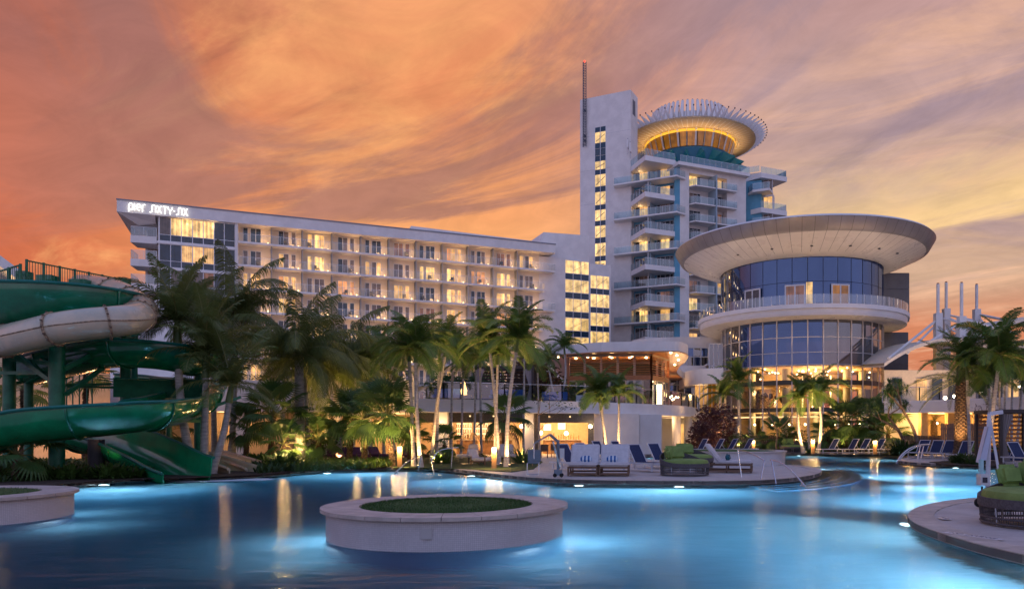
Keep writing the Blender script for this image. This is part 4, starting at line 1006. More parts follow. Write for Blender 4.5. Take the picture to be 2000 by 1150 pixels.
# restaurant interior furniture as separate things
def counter(px, z, w, label):
    th = thing('bar_counter', label, 'bar counter', (XZ(px, z), z, .1)); MB().box(-w/2, w/2, 0, .6, 0, 1.05).build('front', mat('counter_wood', (.25, .13, .06), .5, vary=.3), th); MB().box(-w/2-.05, w/2+.05, -.06, .66, 1.05, 1.1).build('top', stone, th)
    m = MB()
    for k in range(14): x = -w/2+.2+(w-.4)*k/13; m.cyl(x, .2+.15*(k % 3), 1.1, 1.1+.22+.08*(k % 4), .035, 8)
    m.build('glassware', mat('bottles', (.35, .22, .1), .15), th, kind='stuff'); return th
counter(945, 53.2, 3.9, 'lit bar counter inside the middle opening under the terrace')
counter(1098, 54.2, 2.8, 'serving counter with glassware behind the dark daybed chairs')
for k, (px, z) in enumerate(((905, 55.2), (940, 55.2), (975, 55.2))):
    th = thing('bottle_shelf', ('left', 'middle', 'right')[k]+' shelf unit of bottles on the back wall of the bar', 'shelf', (XZ(px, z), z, .1))
    MB().box(-.55, .55, .3, .36, 1.2, 2.3).build('back_panel', lamp_soft, th)
    for zz_ in (1.2, 1.6, 2.0): MB().box(-.6, .6, 0, .3, zz_-.03, zz_).build('shelf', wood, th)
    m = MB()
    for zz_ in (1.2, 1.6, 2.0):
        for i in range(9): m.cyl(-.5+i*.125, .15, zz_, zz_+R.uniform(.2, .3), .04, 8)
    m.build('bottles', MAT['bottles'], th, kind='stuff')
def pendant(px, py, z, kind, label):
    x, y, zz_ = W(px, py, z); th = thing('pendant_lamp', label, 'pendant lamp', (x, y, zz_)); MB().tube([(0, 0, .1), (0, 0, ZS-zz_)], .01, 5).build('cord', frame_d, th)
    if kind == 'box': MB().cyl(0, 0, -.22, .22, .26, 24).build('shade', emis('shade_glow', (1, .74, .42), 3.2), th, True)
    else: MB().lathe([(.01, -.16), (.11, -.11), (.16, 0), (.11, .11), (.01, .16)], 20).build('globe', emis('globe_glow', (1, .8, .5), 9), th, True)
pendant(1097, 832, 53, 'box', 'drum-shaped pendant lamp glowing over the restaurant tables'); pendant(1106, 846, 53, 'ball', 'globe pendant below and right of the drum-shaped one')
pendant(1069, 834, 52.3, 'box', 'tall drum pendant at the left of the restaurant opening'); pendant(1056, 845, 52.6, 'ball', 'small globe pendant at the left edge of the restaurant opening')
for px, z, pw in ((840, 52, 160), (905, 52.5, 170), (960, 53, 170), (1005, 52.5, 120), (1065, 53.5, 230), (1115, 53.5, 260), (620, 51.5, 110), (700, 52, 120), (770, 52, 130), (440, 48, 120), (530, 51, 60)):
    lamp('POINT', (XZ(px, z), z, 2.45), pw, (1, .56, .22), .25, pod, name='ceiling_lamp')
for px, z in ((1300, 60.5), (1335, 66), (1310, 68)): lamp('POINT', (XZ(px, z), z, 2.6), 60, (1, .62, .3), .25, pod, name='passage_lamp')
def wall_lamp(px, py, z, label, pw=38):
    x, y, zz_ = W(px, py, z); th = thing('wall_lamp', label, 'wall lamp', (x, y, zz_)); MB().box(-.05, .05, 0, .2, -.15, .05).build('bracket', frame_d, th)
    MB().lathe([(.01, -.13), (.10, -.09), (.13, 0), (.09, .10), (.01, .13)], 16).build('globe', emis('hot_globe', (1, .68, .32), 30), th, True, loc=(0, -.06, 0)); lamp('POINT', (0, -.35, 0), pw, (1, .62, .28), .15, th, name='globe_light')
wall_lamp(858, 831, 48, 'very bright globe lamp on the column left of the bar opening'); wall_lamp(1019, 832, 49.9, 'very bright globe lamp on the column right of the bar opening')
wall_lamp(1153, 832.5, 51.0, 'small round lamp on the dark pier at the right of the restaurant', 25)
# passage end wall with doorway
MB().box(XZ(1285, 72), XZ(1375, 72), 72, 72.3, 0, ZS).build('passage_wall', white, pod)
MB().box(XZ(1325, 71.9), XZ(1342, 71.9), 71.9, 72, 0, 2.5).build('doorway', P_LIT, pod)
# terrace balustrade
rail(pod, [(x, y+.12) for x, y in front[::2]], ZT, 1.1, glassm('smoky_rail', (.62, .66, .7), .9, .12), step=1.6, post=.07)
th = pod
# ---------------------------------------------------------------- pavilion with wooden louvres
pvz = 60.0
pv = thing('louvre_pavilion', 'wooden pavilion with horizontal louvres and a curling white roof on the terrace', 'pavilion', (0, 0, 0))
A_, B_ = XY(1110, 60.6), XY(1272, 59.6); C_ = XY(1305, 63.5); D_ = (XZ(1305, 63.5)+.3, 78)
outl = [(-3.6, 61.2), (1.0, 58.4), (6.2, 57.9), (7.5, 58.9), (8.25, 61.6), (8.6, 66), (8.75, 72), (9.4, 79), (11.0, 87), (12.4, 93), (-3.0, 93)]
o2 = catmull(outl[1:10], 5); poly = [outl[0]]+o2+[outl[-1]]
MB().prism(poly, 8.06, 8.8, bottom=False).build('roof', white, pv)
MB().prism([(x*.9985, y*.9985+.02) for x, y in poly], 7.98, 8.05).build('soffit', wood_s, pv)
def lerp(a, c, t_): return (a[0]+(c[0]-a[0])*t_, a[1]+(c[1]-a[1])*t_)
for a, c, n in ((A_, B_, 5), (B_, C_, 3)):
    for i in range(n+1):
        p = lerp(a, c, i/n); MB().box(p[0]-.09, p[0]+.09, p[1]-.06, p[1]+.12, ZT, 7.98).build('post', mat('cream_post', (.55, .45, .34), .5) if 0 < i < n else wood, pv)
    for k in range(8):
        z = 6.42+k*.19; p, q_ = lerp(a, c, .01), lerp(a, c, .99); MB().beam((p[0], p[1]-.14, z), (q_[0], q_[1]-.14, z), .12, .03).build('louvre', wood, pv)
    MB().beam((*a, 6.12), (*c, 6.12), .22, .36).build('wood_band', wood, pv)
    MB().beam((*a, 7.9), (*c, 7.9), .2, .14).build('head_beam', mat('cream_post'), pv)
    nd = n*2
    for i in range(nd):
        p, q_ = lerp(a, c, (i+.06)/nd), lerp(a, c, (i+.94)/nd)
        MB().beam((*lerp(p, q_, .5), ZT+.02), (*lerp(p, q_, .5), ZT+.03), .01)
        f = MB(); f.beam((*p, 3.9), (*p, 5.9), .06); f.beam((*q_, 3.9), (*q_, 5.9), .06); f.beam((*p, 5.9), (*q_, 5.9), .06); f.beam((*p, 3.95), (*q_, 3.95), .08)
        d = f.build('door', mat('cream_post'), pv); MB().add([(*p, 3.95), (*q_, 3.95), (*q_, 5.88), (*p, 5.88)], [(0, 1, 2, 3)]).build('pane', glassm('teal_door_glass', (.3, .5, .52), .9, .12, opaque=.35, dcol=(.02, .10, .12)) if i % 3 else glass_r, d)
MB().box(A_[0], C_[0], 66.5, 66.8, ZT, 7.9).build('inner_wall', mat('brown_inner', (.05, .035, .028), .6, vary=.3), pv)
for px, z in ((1125, 62.5), (1160, 62.5), (1195, 62), (1230, 62), (1262, 62)):
    lamp('POINT', (XZ(px, z), z, 7.5), 55, (1, .56, .2), .12, pv, name='pavilion_lamp'); MB().cyl(XZ(px, z), z, 7.9, 7.96, .1, 10).build('downlight', lamp_hot, pv)
for px, py in ((1090, 697), (1148, 697.5), (1191, 696), (1235, 695), (1310, 688.5), (1322, 693.5), (1325, 702.5), (1318, 712), (1301, 703.5)):
    z = F*6.2/(HZ-py); x = XZ(px, z); MB().cyl(x, z, 7.9, 7.97, .09, 10).build('downlight', lamp_hot, pv); 
for x, y in ((6.9, 60.0), (7.4, 63), (7.5, 68), (7.6, 75), (9.5, 84)):
    l = lamp('SPOT', (x, y-.4, 5.9), 150, (1, .55, .2), .15, pv, name='soffit_wash', spot=130); aim(l, (0, 0, 1))
MB().box(XZ(1283, 60.3)-.0, XZ(1283, 60.3)+.42, 60.3, 60.5, 4.0, 5.6).build('light_box', emis('lightbox', (1, .78, .45), 5), pv)
# ---------------------------------------------------------------- lobby building behind
lb = thing('lobby_building', 'low curved white building with dark window bands between the tower and the rotunda', 'building', (0, 0, 0))
lp = catmull([XY(1236, 99), XY(1262, 97.2), XY(1300, 96), XY(1345, 95.5), XY(1400, 95.8), XY(1440, 97)], 5)
MB().prism(lp+[XY(1450, 108), XY(1230, 108)], 12.0, 13.95).build('roof_band', white, lb)
lp2 = [(x, y+.6) for x, y in lp]
MB().prism(lp2+[XY(1450, 108), XY(1230, 108)], 0, 12.0).build('wall', white, lb)
def strip(fr0, px0, px1, z, za, zb2, n, rows, kinds, parent=lb, fm2=frame_m):
    f = MB(); x0, x1 = XZ(px0, z), XZ(px1, z); cw = (x1-x0)/n; ch = (zb2-za)/rows
    for i in range(n+1): f.box(x0+i*cw-.05, x0+i*cw+.05, z-.1, z+.05, za, zb2)
    for j in range(rows+1): f.box(x0, x1, z-.095, z+.05, za+j*ch-.05, za+j*ch+.05)
    w = f.build('window', fm2, parent)
    for i in range(n):
        for j in range(rows): MB().box(x0+i*cw+.06, x0+(i+1)*cw-.06, z-.04, z-.02, za+j*ch+.06, za+(j+1)*ch-.06).build('pane', kinds[(i+j) % len(kinds)], w)
strip(0, 1341, 1411, 95.4, 10.2, 12.55, 5, 2, [dark_g, blue_g])
strip(0, 1308, 1351, 90, 6.3, 8.6, 3, 2, [blue_g, dark_g])
MB().box(XZ(1300, 90.2), XZ(1380, 90.2), 90.2, 92, 0, 9.8).build('wall', white, lb)
MB().box(XZ(1380, 89), XZ(1411, 89), 88.5, 95, 9.7, 9.9).build('ledge', white2, lb)
strip(0, 1385, 1411, 88, 6.9, 12.2, 3, 2, [dark_g])
# curved white balcony wall joining the rotunda
cw_ = catmull([XY(1338, 84), XY(1358, 81), XY(1385, 79.6), XY(1413, 79.2)], 4)
MB().prism(cw_+[(x, y+6) for x, y in cw_[::-1]], 6.9, 7.9).build('balcony_wall', white, lb)
m = MB().prism(cw_+[(x, y+.3) for x, y in cw_[::-1]], 7.9, 8.55).build('balcony_parapet', white, lb)
for i in range(6):
    p, q_ = XY(1366+i*8, 80.2), XY(1374+i*8, 80.0)
    f = MB(); f.beam((*p, 3.9), (*p, 6.9), .08); f.beam((*p, 5.9), (*q_, 5.9), .06); w = f.build('window', frame_m, lb)
    MB().add([(*p, 3.9), (*q_, 3.9), (*q_, 6.9), (*p, 6.9)], [(0, 1, 2, 3)]).build('pane', P_AMBER if i in (2, 3) else glass_r, w)
MB().box(XZ(1355, 84), XZ(1415, 84), 83, 83.3, ZT, 6.9).build('inner_wall', warmw, lb)
for px in (1370, 1400): lamp('POINT', (XZ(px, 81.5), 81.5, 6.3), 60, WARM, .3, lb, name='lobby_lamp')
for px in (1318, 1335): lamp('POINT', (XZ(px, 72), 72, 5.6), 120, (1, .7, .35), .3, lb, name='terrace_lamp')
ch = thing('chandelier', 'bright cluster lamp over the terrace behind the railing', 'chandelier', W(1316, 777, 72))
for k in range(9): MB().lathe([(.01, -.1), (.1, 0), (.01, .1)], 8).build('globe', lamp_hot, ch, True, loc=(R.uniform(-.6, .6), R.uniform(-.3, .3), R.uniform(-.2, .2)))
# ================================================================ right side: terrace wall, shell-roofed hall, masts
rt = thing('right_terrace', 'pale terrace wall over a warmly lit arcade at the right', 'terrace', (0, 0, 0))
fr2 = catmull([XY(1727, 56), XY(1800, 54.5), XY(1880, 52), XY(1960, 49.5), XY(2080, 46.5)], 4)
MB().prism(fr2+[(46, 75), XY(1727, 75)], 3.15, 3.95).build('deck_slab', white, rt)
MB().prism(fr2+[(x, y+.25) for x, y in fr2[::-1]], 3.95, 4.05).build('parapet_cap', white2, rt)
MB().box(XZ(1700, 60), 40, 60, 60.4, 0, 3.15).build('back_wall', mat('ochre_wall', (.50, .34, .15), .7, vary=.08), rt)
MB().box(XZ(1727, 58), XZ(1800, 58), 58, 59.9, 0, 3.15).build('wall', white, rt)
for px in (1806, 1858, 1912, 1965): MB().box(XZ(px, 55)-.25, XZ(px, 55)+.25, 55, 55.5, 0, 3.15).build('column', MAT['ochre_wall'], rt)
for px in (1760, 1800, 1845, 1890, 1935, 1985): lamp('POINT', (XZ(px, 57), 57 if px > 1800 else 55.5, 2.6), 190, (1, .52, .16), .25, rt, name='arcade_lamp')
rail(rt, [(x, y+.35) for x, y in fr2[::2]], 3.95, 1.1, glass, step=2.0, post=.06)
ch = thing('chandelier', 'dazzling cluster of small lamps under the arcade at the right', 'chandelier', W(1851, 829, 56))
for k in range(14): MB().lathe([(.01, -.07), (.07, 0), (.01, .07)], 8).build('bulb', lamp_hot, ch, True, loc=(R.uniform(-.9, .9), R.uniform(-.3, .3), R.uniform(-.28, .28)))
hl = thing('shell_hall', 'white hall with arched shell roofs held by struts from four masts', 'hall', (0, 0, 0))
def shell(px0, py0, px1, py1, sag, z, dep, name='roof_shell', ov_=.0):
    a, c = W(px0, py0, z), W(px1, py1, z); n = 18; V = []; m = MB()
    for i in range(n+1):
        t_ = i/n; x = a[0]+(c[0]-a[0])*t_; zz_ = a[2]+(c[2]-a[2])*t_+sag*4*t_*(1-t_); V.append((x, zz_))
    for (x, z1), (x2, z2) in zip(V[:-1], V[1:]):
        m.add([(x, z, z1), (x2, z, z2), (x2, z+dep, z2+.6), (x, z+dep, z1+.6), (x, z, z1+.35), (x2, z, z2+.35), (x2, z+dep, z2+.95), (x, z+dep, z1+.95)], [(0, 3, 2, 1), (4, 5, 6, 7), (0, 1, 5, 4)])
    return m.build(name, mat('shell_white', (.70, .64, .54), .6, vary=.06), hl), V
hz_ = 74
s1, V1 = shell(1727, 716, 1905, 672, 1.1, hz_, 9); s2, V2 = shell(1900, 682, 2105, 628, 1.5, hz_+1.5, 9)
MB().prism([XY(1727, hz_+1.2), XY(1880, hz_+1.2), XY(1880, hz_+1.5), XY(1727, hz_+1.5)], 0, 8.0).build('front_wall', mat('pale_warm', (.60, .52, .40), .7, vary=.06), hl)
MB().prism([XY(1880, hz_+2), XY(2100, hz_+2), XY(2100, hz_+2.4), XY(1880, hz_+2.4)], 0, 11.0).build('front_wall', MAT['pale_warm'], hl)
for k, px in enumerate((1752, 1800, 1830, 1862, 1893, 1925, 1958, 1990)): MB().box(XZ(px, hz_+1)-.5, XZ(px, hz_+1)+.5, hz_+.9 if px < 1875 else hz_+1.9, hz_+1.0 if px < 1875 else hz_+1.95, 4, 7.1).build('window', [P_NAVY, P_LIT, P_NAVY][k % 3], hl)
for px, z in ((1760, 71), (1830, 71), (1900, 71), (1975, 71)): l = lamp('SPOT', (XZ(px, z), z, 4.4), 520, (1, .58, .24), .4, hl, name='uplight', spot=130); aim(l, (0, .4, 1))
for px, py in ((1846, 777), (1864, 773.5), (1916, 763), (1992, 755.5), (1884, 766)):
    x, y, zz_ = W(px, py, 58); th = thing('terrace_lamp', {1846: 'low globe lamp on the right terrace, left of the date palm', 1864: 'globe lamp on the right terrace just left of the date palm trunk', 1916: 'globe lamp on the right terrace between the palms', 1992: 'globe lamp nearest the right edge above the terrace wall', 1884: 'small lamp half hidden by the date palm trunk'}[px], 'lamp', (x, y, zz_))
    MB().lathe([(.01, -.14), (.12, -.08), (.14, 0), (.1, .1), (.01, .14)], 14).build('globe', emis('globe_white', (1, .82, .6), 16), th, True); MB().tube([(0, 0, -.1), (0, 0, 3.95-zz_)], .035, 6).build('pole', frame_d, th)
MT = [(1832, 555, 612, 715, 80), (1848, 552, 603, 712, 88), (1878, 553, 618, 715, 78), (1907.5, 556, 604, 712, 90)]
for k, (px, pt, pm_, pb, z) in enumerate(MT):
    x = XZ(px, z); zt_ = EYE+(HZ-pt)/F*z; zm = EYE+(HZ-pm_)/F*z; zb_ = 7
    MB().prism([(x-.36, z-.36), (x+.36, z-.36), (x+.36, z+.36), (x-.36, z+.36)], zb_, zm).build('mast_base', white2, hl); MB().cyl(x, z, zm, zt_, .17, 14).build('mast', white2, hl, True); MB().cyl(x, z, zt_, zt_+.12, .12, 10).build('mast_cap', mat('rust_cap', (.3, .08, .04), .5), hl)
for (xa, ya, za, xb2, yb2, zb2, r_) in ((1826, 628, 80, 1735, 700, 74, .13), (1822, 640, 80, 1772, 690, 74, .11), (1866, 636, 78, 1808, 672, 76, .13), (1855, 622, 88, 1925, 655, 78, .14), (1888, 625, 78, 1985, 652, 74, .13), (1915, 615, 90, 2040, 640, 76, .15), (1842, 622, 80, 1870, 628, 78, .13), (1850, 640, 80, 1905, 665, 76, .11), (1886, 632, 78, 1920, 672, 76, .11), (1856, 616, 88, 1900, 625, 90, .12), (1914, 622, 90, 1945, 660, 78, .1), (1865, 640, 84, 1890, 668, 78, .1)):
    MB().tube([W(xa, ya, za), W(xb2, yb2, zb2)], r_, 8).build('strut', white2, hl, True)
# slatted timber fences behind the planting at the right
def fence(px0, px1, z, h, label, n, base=.2, m_=None):
    x0, x1 = XZ(px0, z), XZ(px1, z); th = thing('timber_fence', label, 'fence', (x0, z, base)); w = (x1-x0)/n
    for k in range(n): MB().box(k*w+.01, (k+1)*w-.015, 0, .03, 0, h+R.uniform(-.02, .02)).build('plank', m_ or mat('fence_wood', (.16, .10, .06), .7, vary=.3, vscale=4), th)
    MB().box(0, x1-x0, .035, .09, h*.8, h*.87).build('rail', MAT['fence_wood'] if not m_ else m_, th)
fence(1420, 1545, 62, 1.25, 'slatted timber fence under the left part of the rotunda', 34); fence(1600, 1730, 63, 1.25, 'slatted timber fence behind the far blue loungers', 34); fence(1765, 1838, 50, 1.3, 'slatted timber fence lit from behind below the branching trees', 22); fence(1838, 1930, 49, 2.1, 'taller grey-brown fence beside the date palm trunk', 26, m_=mat('fence_brown', (.20, .12, .09), .7, vary=.25, vscale=4))
# distant building at far left
nb = thing('gabled_house', 'pale gabled roof with a lit eave at the far left edge behind the slide', 'house', (0, 0, 0)); z = 60
MB().add([(*XY(-160, z), EYE+(HZ-400)/F*z), (*XY(38, z), EYE+(HZ-548)/F*z), (*XY(38, z+14), EYE+(HZ-548)/F*z), (*XY(-160, z+14), EYE+(HZ-400)/F*z), (*XY(-160, z), EYE+(HZ-380)/F*z), (*XY(40, z), EYE+(HZ-528)/F*z), (*XY(40, z+14), EYE+(HZ-528)/F*z), (*XY(-160, z+14), EYE+(HZ-380)/F*z)],
     [(0, 3, 2, 1), (4, 5, 6, 7), (0, 1, 5, 4), (1, 2, 6, 5)]).build('roof', white, nb)
MB().prism([XY(-200, z+2), XY(30, z+2), XY(30, z+13), XY(-200, z+13)], 0, EYE+(HZ-546)/F*z).build('wall', bw, nb); lamp('POINT', (XZ(-5, 60), 60.6, 12.2), 300, WARM, .3, nb, name='eave_lamp')
MB().prism([XY(-300, 44), XY(215, 44), XY(215, 44.5), XY(-300, 44.5)], 0, 5.2).build('garden_wall', bw, nb)
for px in (20, 110, 190): lamp('POINT', (XZ(px, 41.5), 41.5, 1.2), 170, (1, .5, .2), .3, nb, name='wall_washer')
# white wall behind the slides, left of the podium
lw = thing('link_building', 'plain pale building behind the slides, left of the palms', 'building', (0, 0, 0))
MB().prism([XY(215, 60), XY(410, 60), XY(410, 70), XY(215, 70)], 0, 11.2).build('wall', white, lw)
MB().prism([XY(213, 59.8), XY(412, 59.8), XY(412, 70.2), XY(213, 70.2)], 11.2, 11.5).build('roof', white2, lw)
# ================================================================ water slides
def frames(pts):
    """tangent, side (horizontal, to the right of travel), up"""
    out = []
    for i in range(len(pts)):
        a = Vector(pts[max(i-1, 0)]); c = Vector(pts[min(i+1, len(pts)-1)]); t_ = (c-a).normalized(); s_ = t_.cross(Vector((0, 0, 1))).normalized(); out.append((Vector(pts[i]), t_, s_, s_.cross(t_)))
    return out
def flume(name, label, pts, r, m_, depth=1.0, lip=True, seam=14, parent=None, flat=0.0, smooth_n=8, tall=0.):
    """open half-pipe slide: outer shell, inner shell, rolled lips, seam ribs. tall lifts the outer (right hand) wall"""
    pts = catmull(pts, smooth_n); fr_ = frames(pts); m = MB(); th = .05; n = 14
    prof = []
    for k in range(n+1):
        a = PI+PI*k/n; x, z = math.cos(a)*r, math.sin(a)*r*depth
        prof.append((x, z))
    L_, R_ = [(-r, .12+max(0, -tall))], [(r, .12+max(0, tall))]
    prof = L_+prof+R_
    inn = [(x*(1-th/r), z+th if z < -.1 else z) for x, z in prof][::-1]
    full = prof+inn; P_ = len(full); o = 0
    for p, t_, s_, u_ in fr_:
        for x, z in full: m.v.append(tuple(p+s_*x+u_*z))
    for i in range(len(fr_)-1):
        for k in range(P_): m.f.append((i*P_+k, i*P_+(k+1) % P_, (i+1)*P_+(k+1) % P_, (i+1)*P_+k)); m.mi.append(0)
    for e_, rev in ((0, True), (len(fr_)-1, False)):
        h = len(prof)
        for k in range(h-1):
            f = (e_*P_+k, e_*P_+k+1, e_*P_+P_-2-k, e_*P_+P_-1-k); m.f.append(f if rev else f[::-1]); m.mi.append(0)
    root = parent or thing(name, label, 'water slide', (0, 0, 0))
    sh = m.build('flume', m_, root, True)
    if lip:
        for sgn in (-1, 1):
            e = full[0] if sgn < 0 else prof[-1]
            MB().tube([tuple(p+s_*(e[0]+sgn*.03)+u_*e[1]) for p, t_, s_, u_ in fr_], .06, 6).build('lip', g_lip if m_ != tan_s else tan_s, root, True)
    for i in range(seam//2, len(fr_)-1, seam):
        p, t_, s_, u_ = fr_[i]; rb = MB()
        rb.tube([tuple(p+s_*x*1.03+u_*(z*1.03 if z < 0 else z)) for x, z in prof], .035, 5); rb.build('seam_rib', g_slide_d if m_ != tan_s else tan_s, root, True)
    return root
sl = flume('green_body_slide', 'glossy green open water slide winding down in front of the tower into the pool', [W(-60, 842, 27), W(-20, 826, 24.4), W(60, 812, 24.2), (W(150, 803, 24.3)), W(230, 796, 24.9), W(290, 790, 25.8), W(345, 781, 28), W(385, 768, 31.5), W(392, 752, 35), W(330, 742, 37.5), W(250, 738, 38)], .92, g_slide, .98, seam=16)
# its last run to the water
flume('', '', [W(110, 838, 30.5), W(185, 852, 29.2), W(245, 873, 28.2), W(300, 898, 27.2), W(338, 918, 26.5), W(366, 929, 26.0)], .86, g_slide, .85, parent=sl, seam=12, tall=-.5)
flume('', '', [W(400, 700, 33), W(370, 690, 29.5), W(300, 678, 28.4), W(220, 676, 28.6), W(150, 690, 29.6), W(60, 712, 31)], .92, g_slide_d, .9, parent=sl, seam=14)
MB().prism([XY(221, 29.2), XY(398, 30.2), XY(398, 30.28), XY(221, 29.28)], EYE+(HZ-776)/F*29.6, EYE+(HZ-740)/F*29.6).build('side_wall', mat('matt_green', (.004, .10, .05), .6, spec=.2, vary=.2), sl)
MB().tube([W(221, 739, 29.15), W(398, 743, 30.15)], .04, 6).build('wall_lip', g_lip, sl)
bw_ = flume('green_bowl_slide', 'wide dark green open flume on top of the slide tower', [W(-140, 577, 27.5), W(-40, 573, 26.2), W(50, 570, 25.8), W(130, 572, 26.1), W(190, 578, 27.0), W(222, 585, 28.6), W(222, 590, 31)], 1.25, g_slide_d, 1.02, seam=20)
# cream tube
tb = thing('cream_tube_slide', 'closed cream tube slide with rusty bolted flanges looping round the green flume', 'water slide', (0, 0, 0))
tp = catmull([W(-45, 690, 29), W(-30, 676, 26.5), W(8, 666, 25), W(60, 654, 24.3), (W(115, 641, 24.1)), W(170, 633, 24.3), W(225, 628, 24.7), W(262, 622, 25.6), W(276, 610, 27.0), W(264, 594, 28.3), W(240, 578, 29.2), W(205, 566, 30.5), W(160, 560, 32)], 7)
m = MB().tube(tp, .52, 22, cap=False); m.build('tube', tan_s, tb, True)
fr_ = frames(tp)
for i in (4, 14, 27, 40, 52, 58, 66, 74):
    p, t_, s_, u_ = fr_[i]; rg = MB(); rg.tube([tuple(p-t_*.035), tuple(p+t_*.035)], .565, 22); rg.build('flange', flange, tb, True)
    bo = MB()
    for k in range(16): a = 2*PI*k/16; c_ = p+s_*.57*math.cos(a)+u_*.57*math.sin(a); bo.cbox(c_, (.05, .05, .05))
    bo.build('bolts', mat('bolt', (.1, .06, .04), .6), tb, kind='stuff')
for sgn in (-1, 1): MB().tube([tuple(p+s_*.53*sgn) for p, t_, s_, u_ in fr_], .022, 5).build('seam', flange, tb)
# tan exits
for k, (lb_, pts, r) in enumerate((('left cream open slide exit beside the leaning palm trunks', [W(330, 878, 33), W(390, 893, 31.5), W(440, 908, 30), W(478, 920, 29)], .62), ('right cream open slide exit reaching the water', [W(400, 884, 34.5), W(455, 900, 32.4), W(490, 912, 31), W(512, 920, 30.2)], .62))):
    flume('cream_slide_exit', lb_, pts, r, tan_s, .7, seam=30)
# tower structure
st = thing('slide_tower', 'dark green steel slide tower with railings, columns and diagonal braces', 'slide tower', (0, 0, 0))
for px, pa, pb, z, r in ((111, 670, 930, 27.0, .26), (18, 640, 925, 29, .22), (56, 690, 915, 31, .17), (390, 690, 905, 32, .22), (262, 650, 905, 33, .14), (245, 545, 790, 31, .2), (330, 760, 900, 33, .12)):
    a = W(px, pa, z); MB().cyl(a[0], a[1], 0, a[2], r, 16).build('column', g_steel, st, True); MB().box(a[0]-r*1.6, a[0]+r*1.6, a[1]-r*1.6, a[1]+r*1.6, DZ-.1, DZ+.06).build('base_plate', g_steel, st)
MB().tube([(*W(188, 850, 27.6)[:2], .1), W(188, 858, 27.6)], .27, 18).build('grey_pier', mat('dark_pier', (.06, .055, .06), .7), st, True)
for (a, c, w) in ((W(125, 720, 27), W(225, 668, 29), .16), (W(128, 770, 27), W(210, 712, 29), .13), (W(28, 690, 28), W(103, 745, 27), .16), (W(0, 728, 28), W(100, 728, 27.5), .12), (W(20, 700, 28.5), W(110, 712, 27), .14), (W(215, 668, 29), W(262, 662, 30), .18), (W(120, 752, 28), W(215, 750, 30), .1), (W(300, 822, 28), W(398, 822, 31), .12), (W(296, 820, 27.5), W(375, 775, 31), .12), (W(398, 800, 31), W(470, 775, 32), .12), (W(372, 800, 31), W(340, 815, 31), .1), (W(130, 755, 30), W(320, 758, 33), .1), (W(10, 752, 30), W(60, 742, 31), .12), (W(110, 720, 27), W(60, 690, 31), .12), (W(0, 655, 31), W(250, 655, 33), .3)):
    MB().beam(a, c, w).build('brace', g_steel, st)
MB().prism([XY(-40, 29.5), XY(55, 28.5), XY(270, 33), XY(255, 37), XY(-40, 36)], EYE+(HZ-585)/F*29, EYE+(HZ-580)/F*29).build('deck', g_steel, st)
def pickets(pa, pb, za, zb2, py0a, py0b, h, n):
    a, c = Vector(W(pa, py0a, za)), Vector(W(pb, py0b, zb2)); m = MB(); up = Vector((0, 0, h)); m.beam(a+up, c+up, .05); m.beam(a, c, .04); fr0 = m.build('guard_rail', g_steel, st)
    for i in range(n+1):
        p = a+(c-a)*i/n; big_ = i % 6 == 0; MB().tube([p-Vector((0, 0, .1)), p+up*(1.05 if big_ else 1)], .05 if big_ else .012, 5, cap=False).build('picket', g_steel, fr0)
pickets(-5, 40, 28, 27.6, 575, 562, .85, 12); pickets(52, 240, 27.8, 34, 560, 588, .98, 40); pickets(222, 275, 33.5, 35, 690, 690, .9, 9)
for px, py, z, r in ((92, 552, 29.5, .30), (156, 560, 30, .33), (48, 545, 28.5, .2)): a = W(px, py, z); MB().box(a[0]-r, a[0]+r, a[1]-.2, a[1]+.2, a[2]-.8, a[2]+.28).build('start_hood', g_slide_d, st)
for k in range(10): a = W(135+k*9, 700+k*6, 33); MB().box(a[0]-.1, a[0]+.1, a[1], a[1]+1.1, a[2]-.04, a[2]).build('stair_tread', g_steel, st)
for px in (130, 142, 155, 170, 180): a = W(px, 700, 34); MB().tube([(a[0], a[1], 1), (a[0], a[1], 4.8)], .03, 5).build('stair_post', g_steel, st)
# foam where the slides meet the pool
fmm = MB()
for k in range(26): a = G(350+k*6.5, 938.8-.17*k+R.uniform(0, 1.5)); fmm.lathe([(.01, .012), (R.uniform(.2, .45), .006), (R.uniform(.5, .6), -.004)], 10, c=a)
fmm.build('foam', fm, kind='stuff', label='white foam where the slides run into the pool', category='foam')
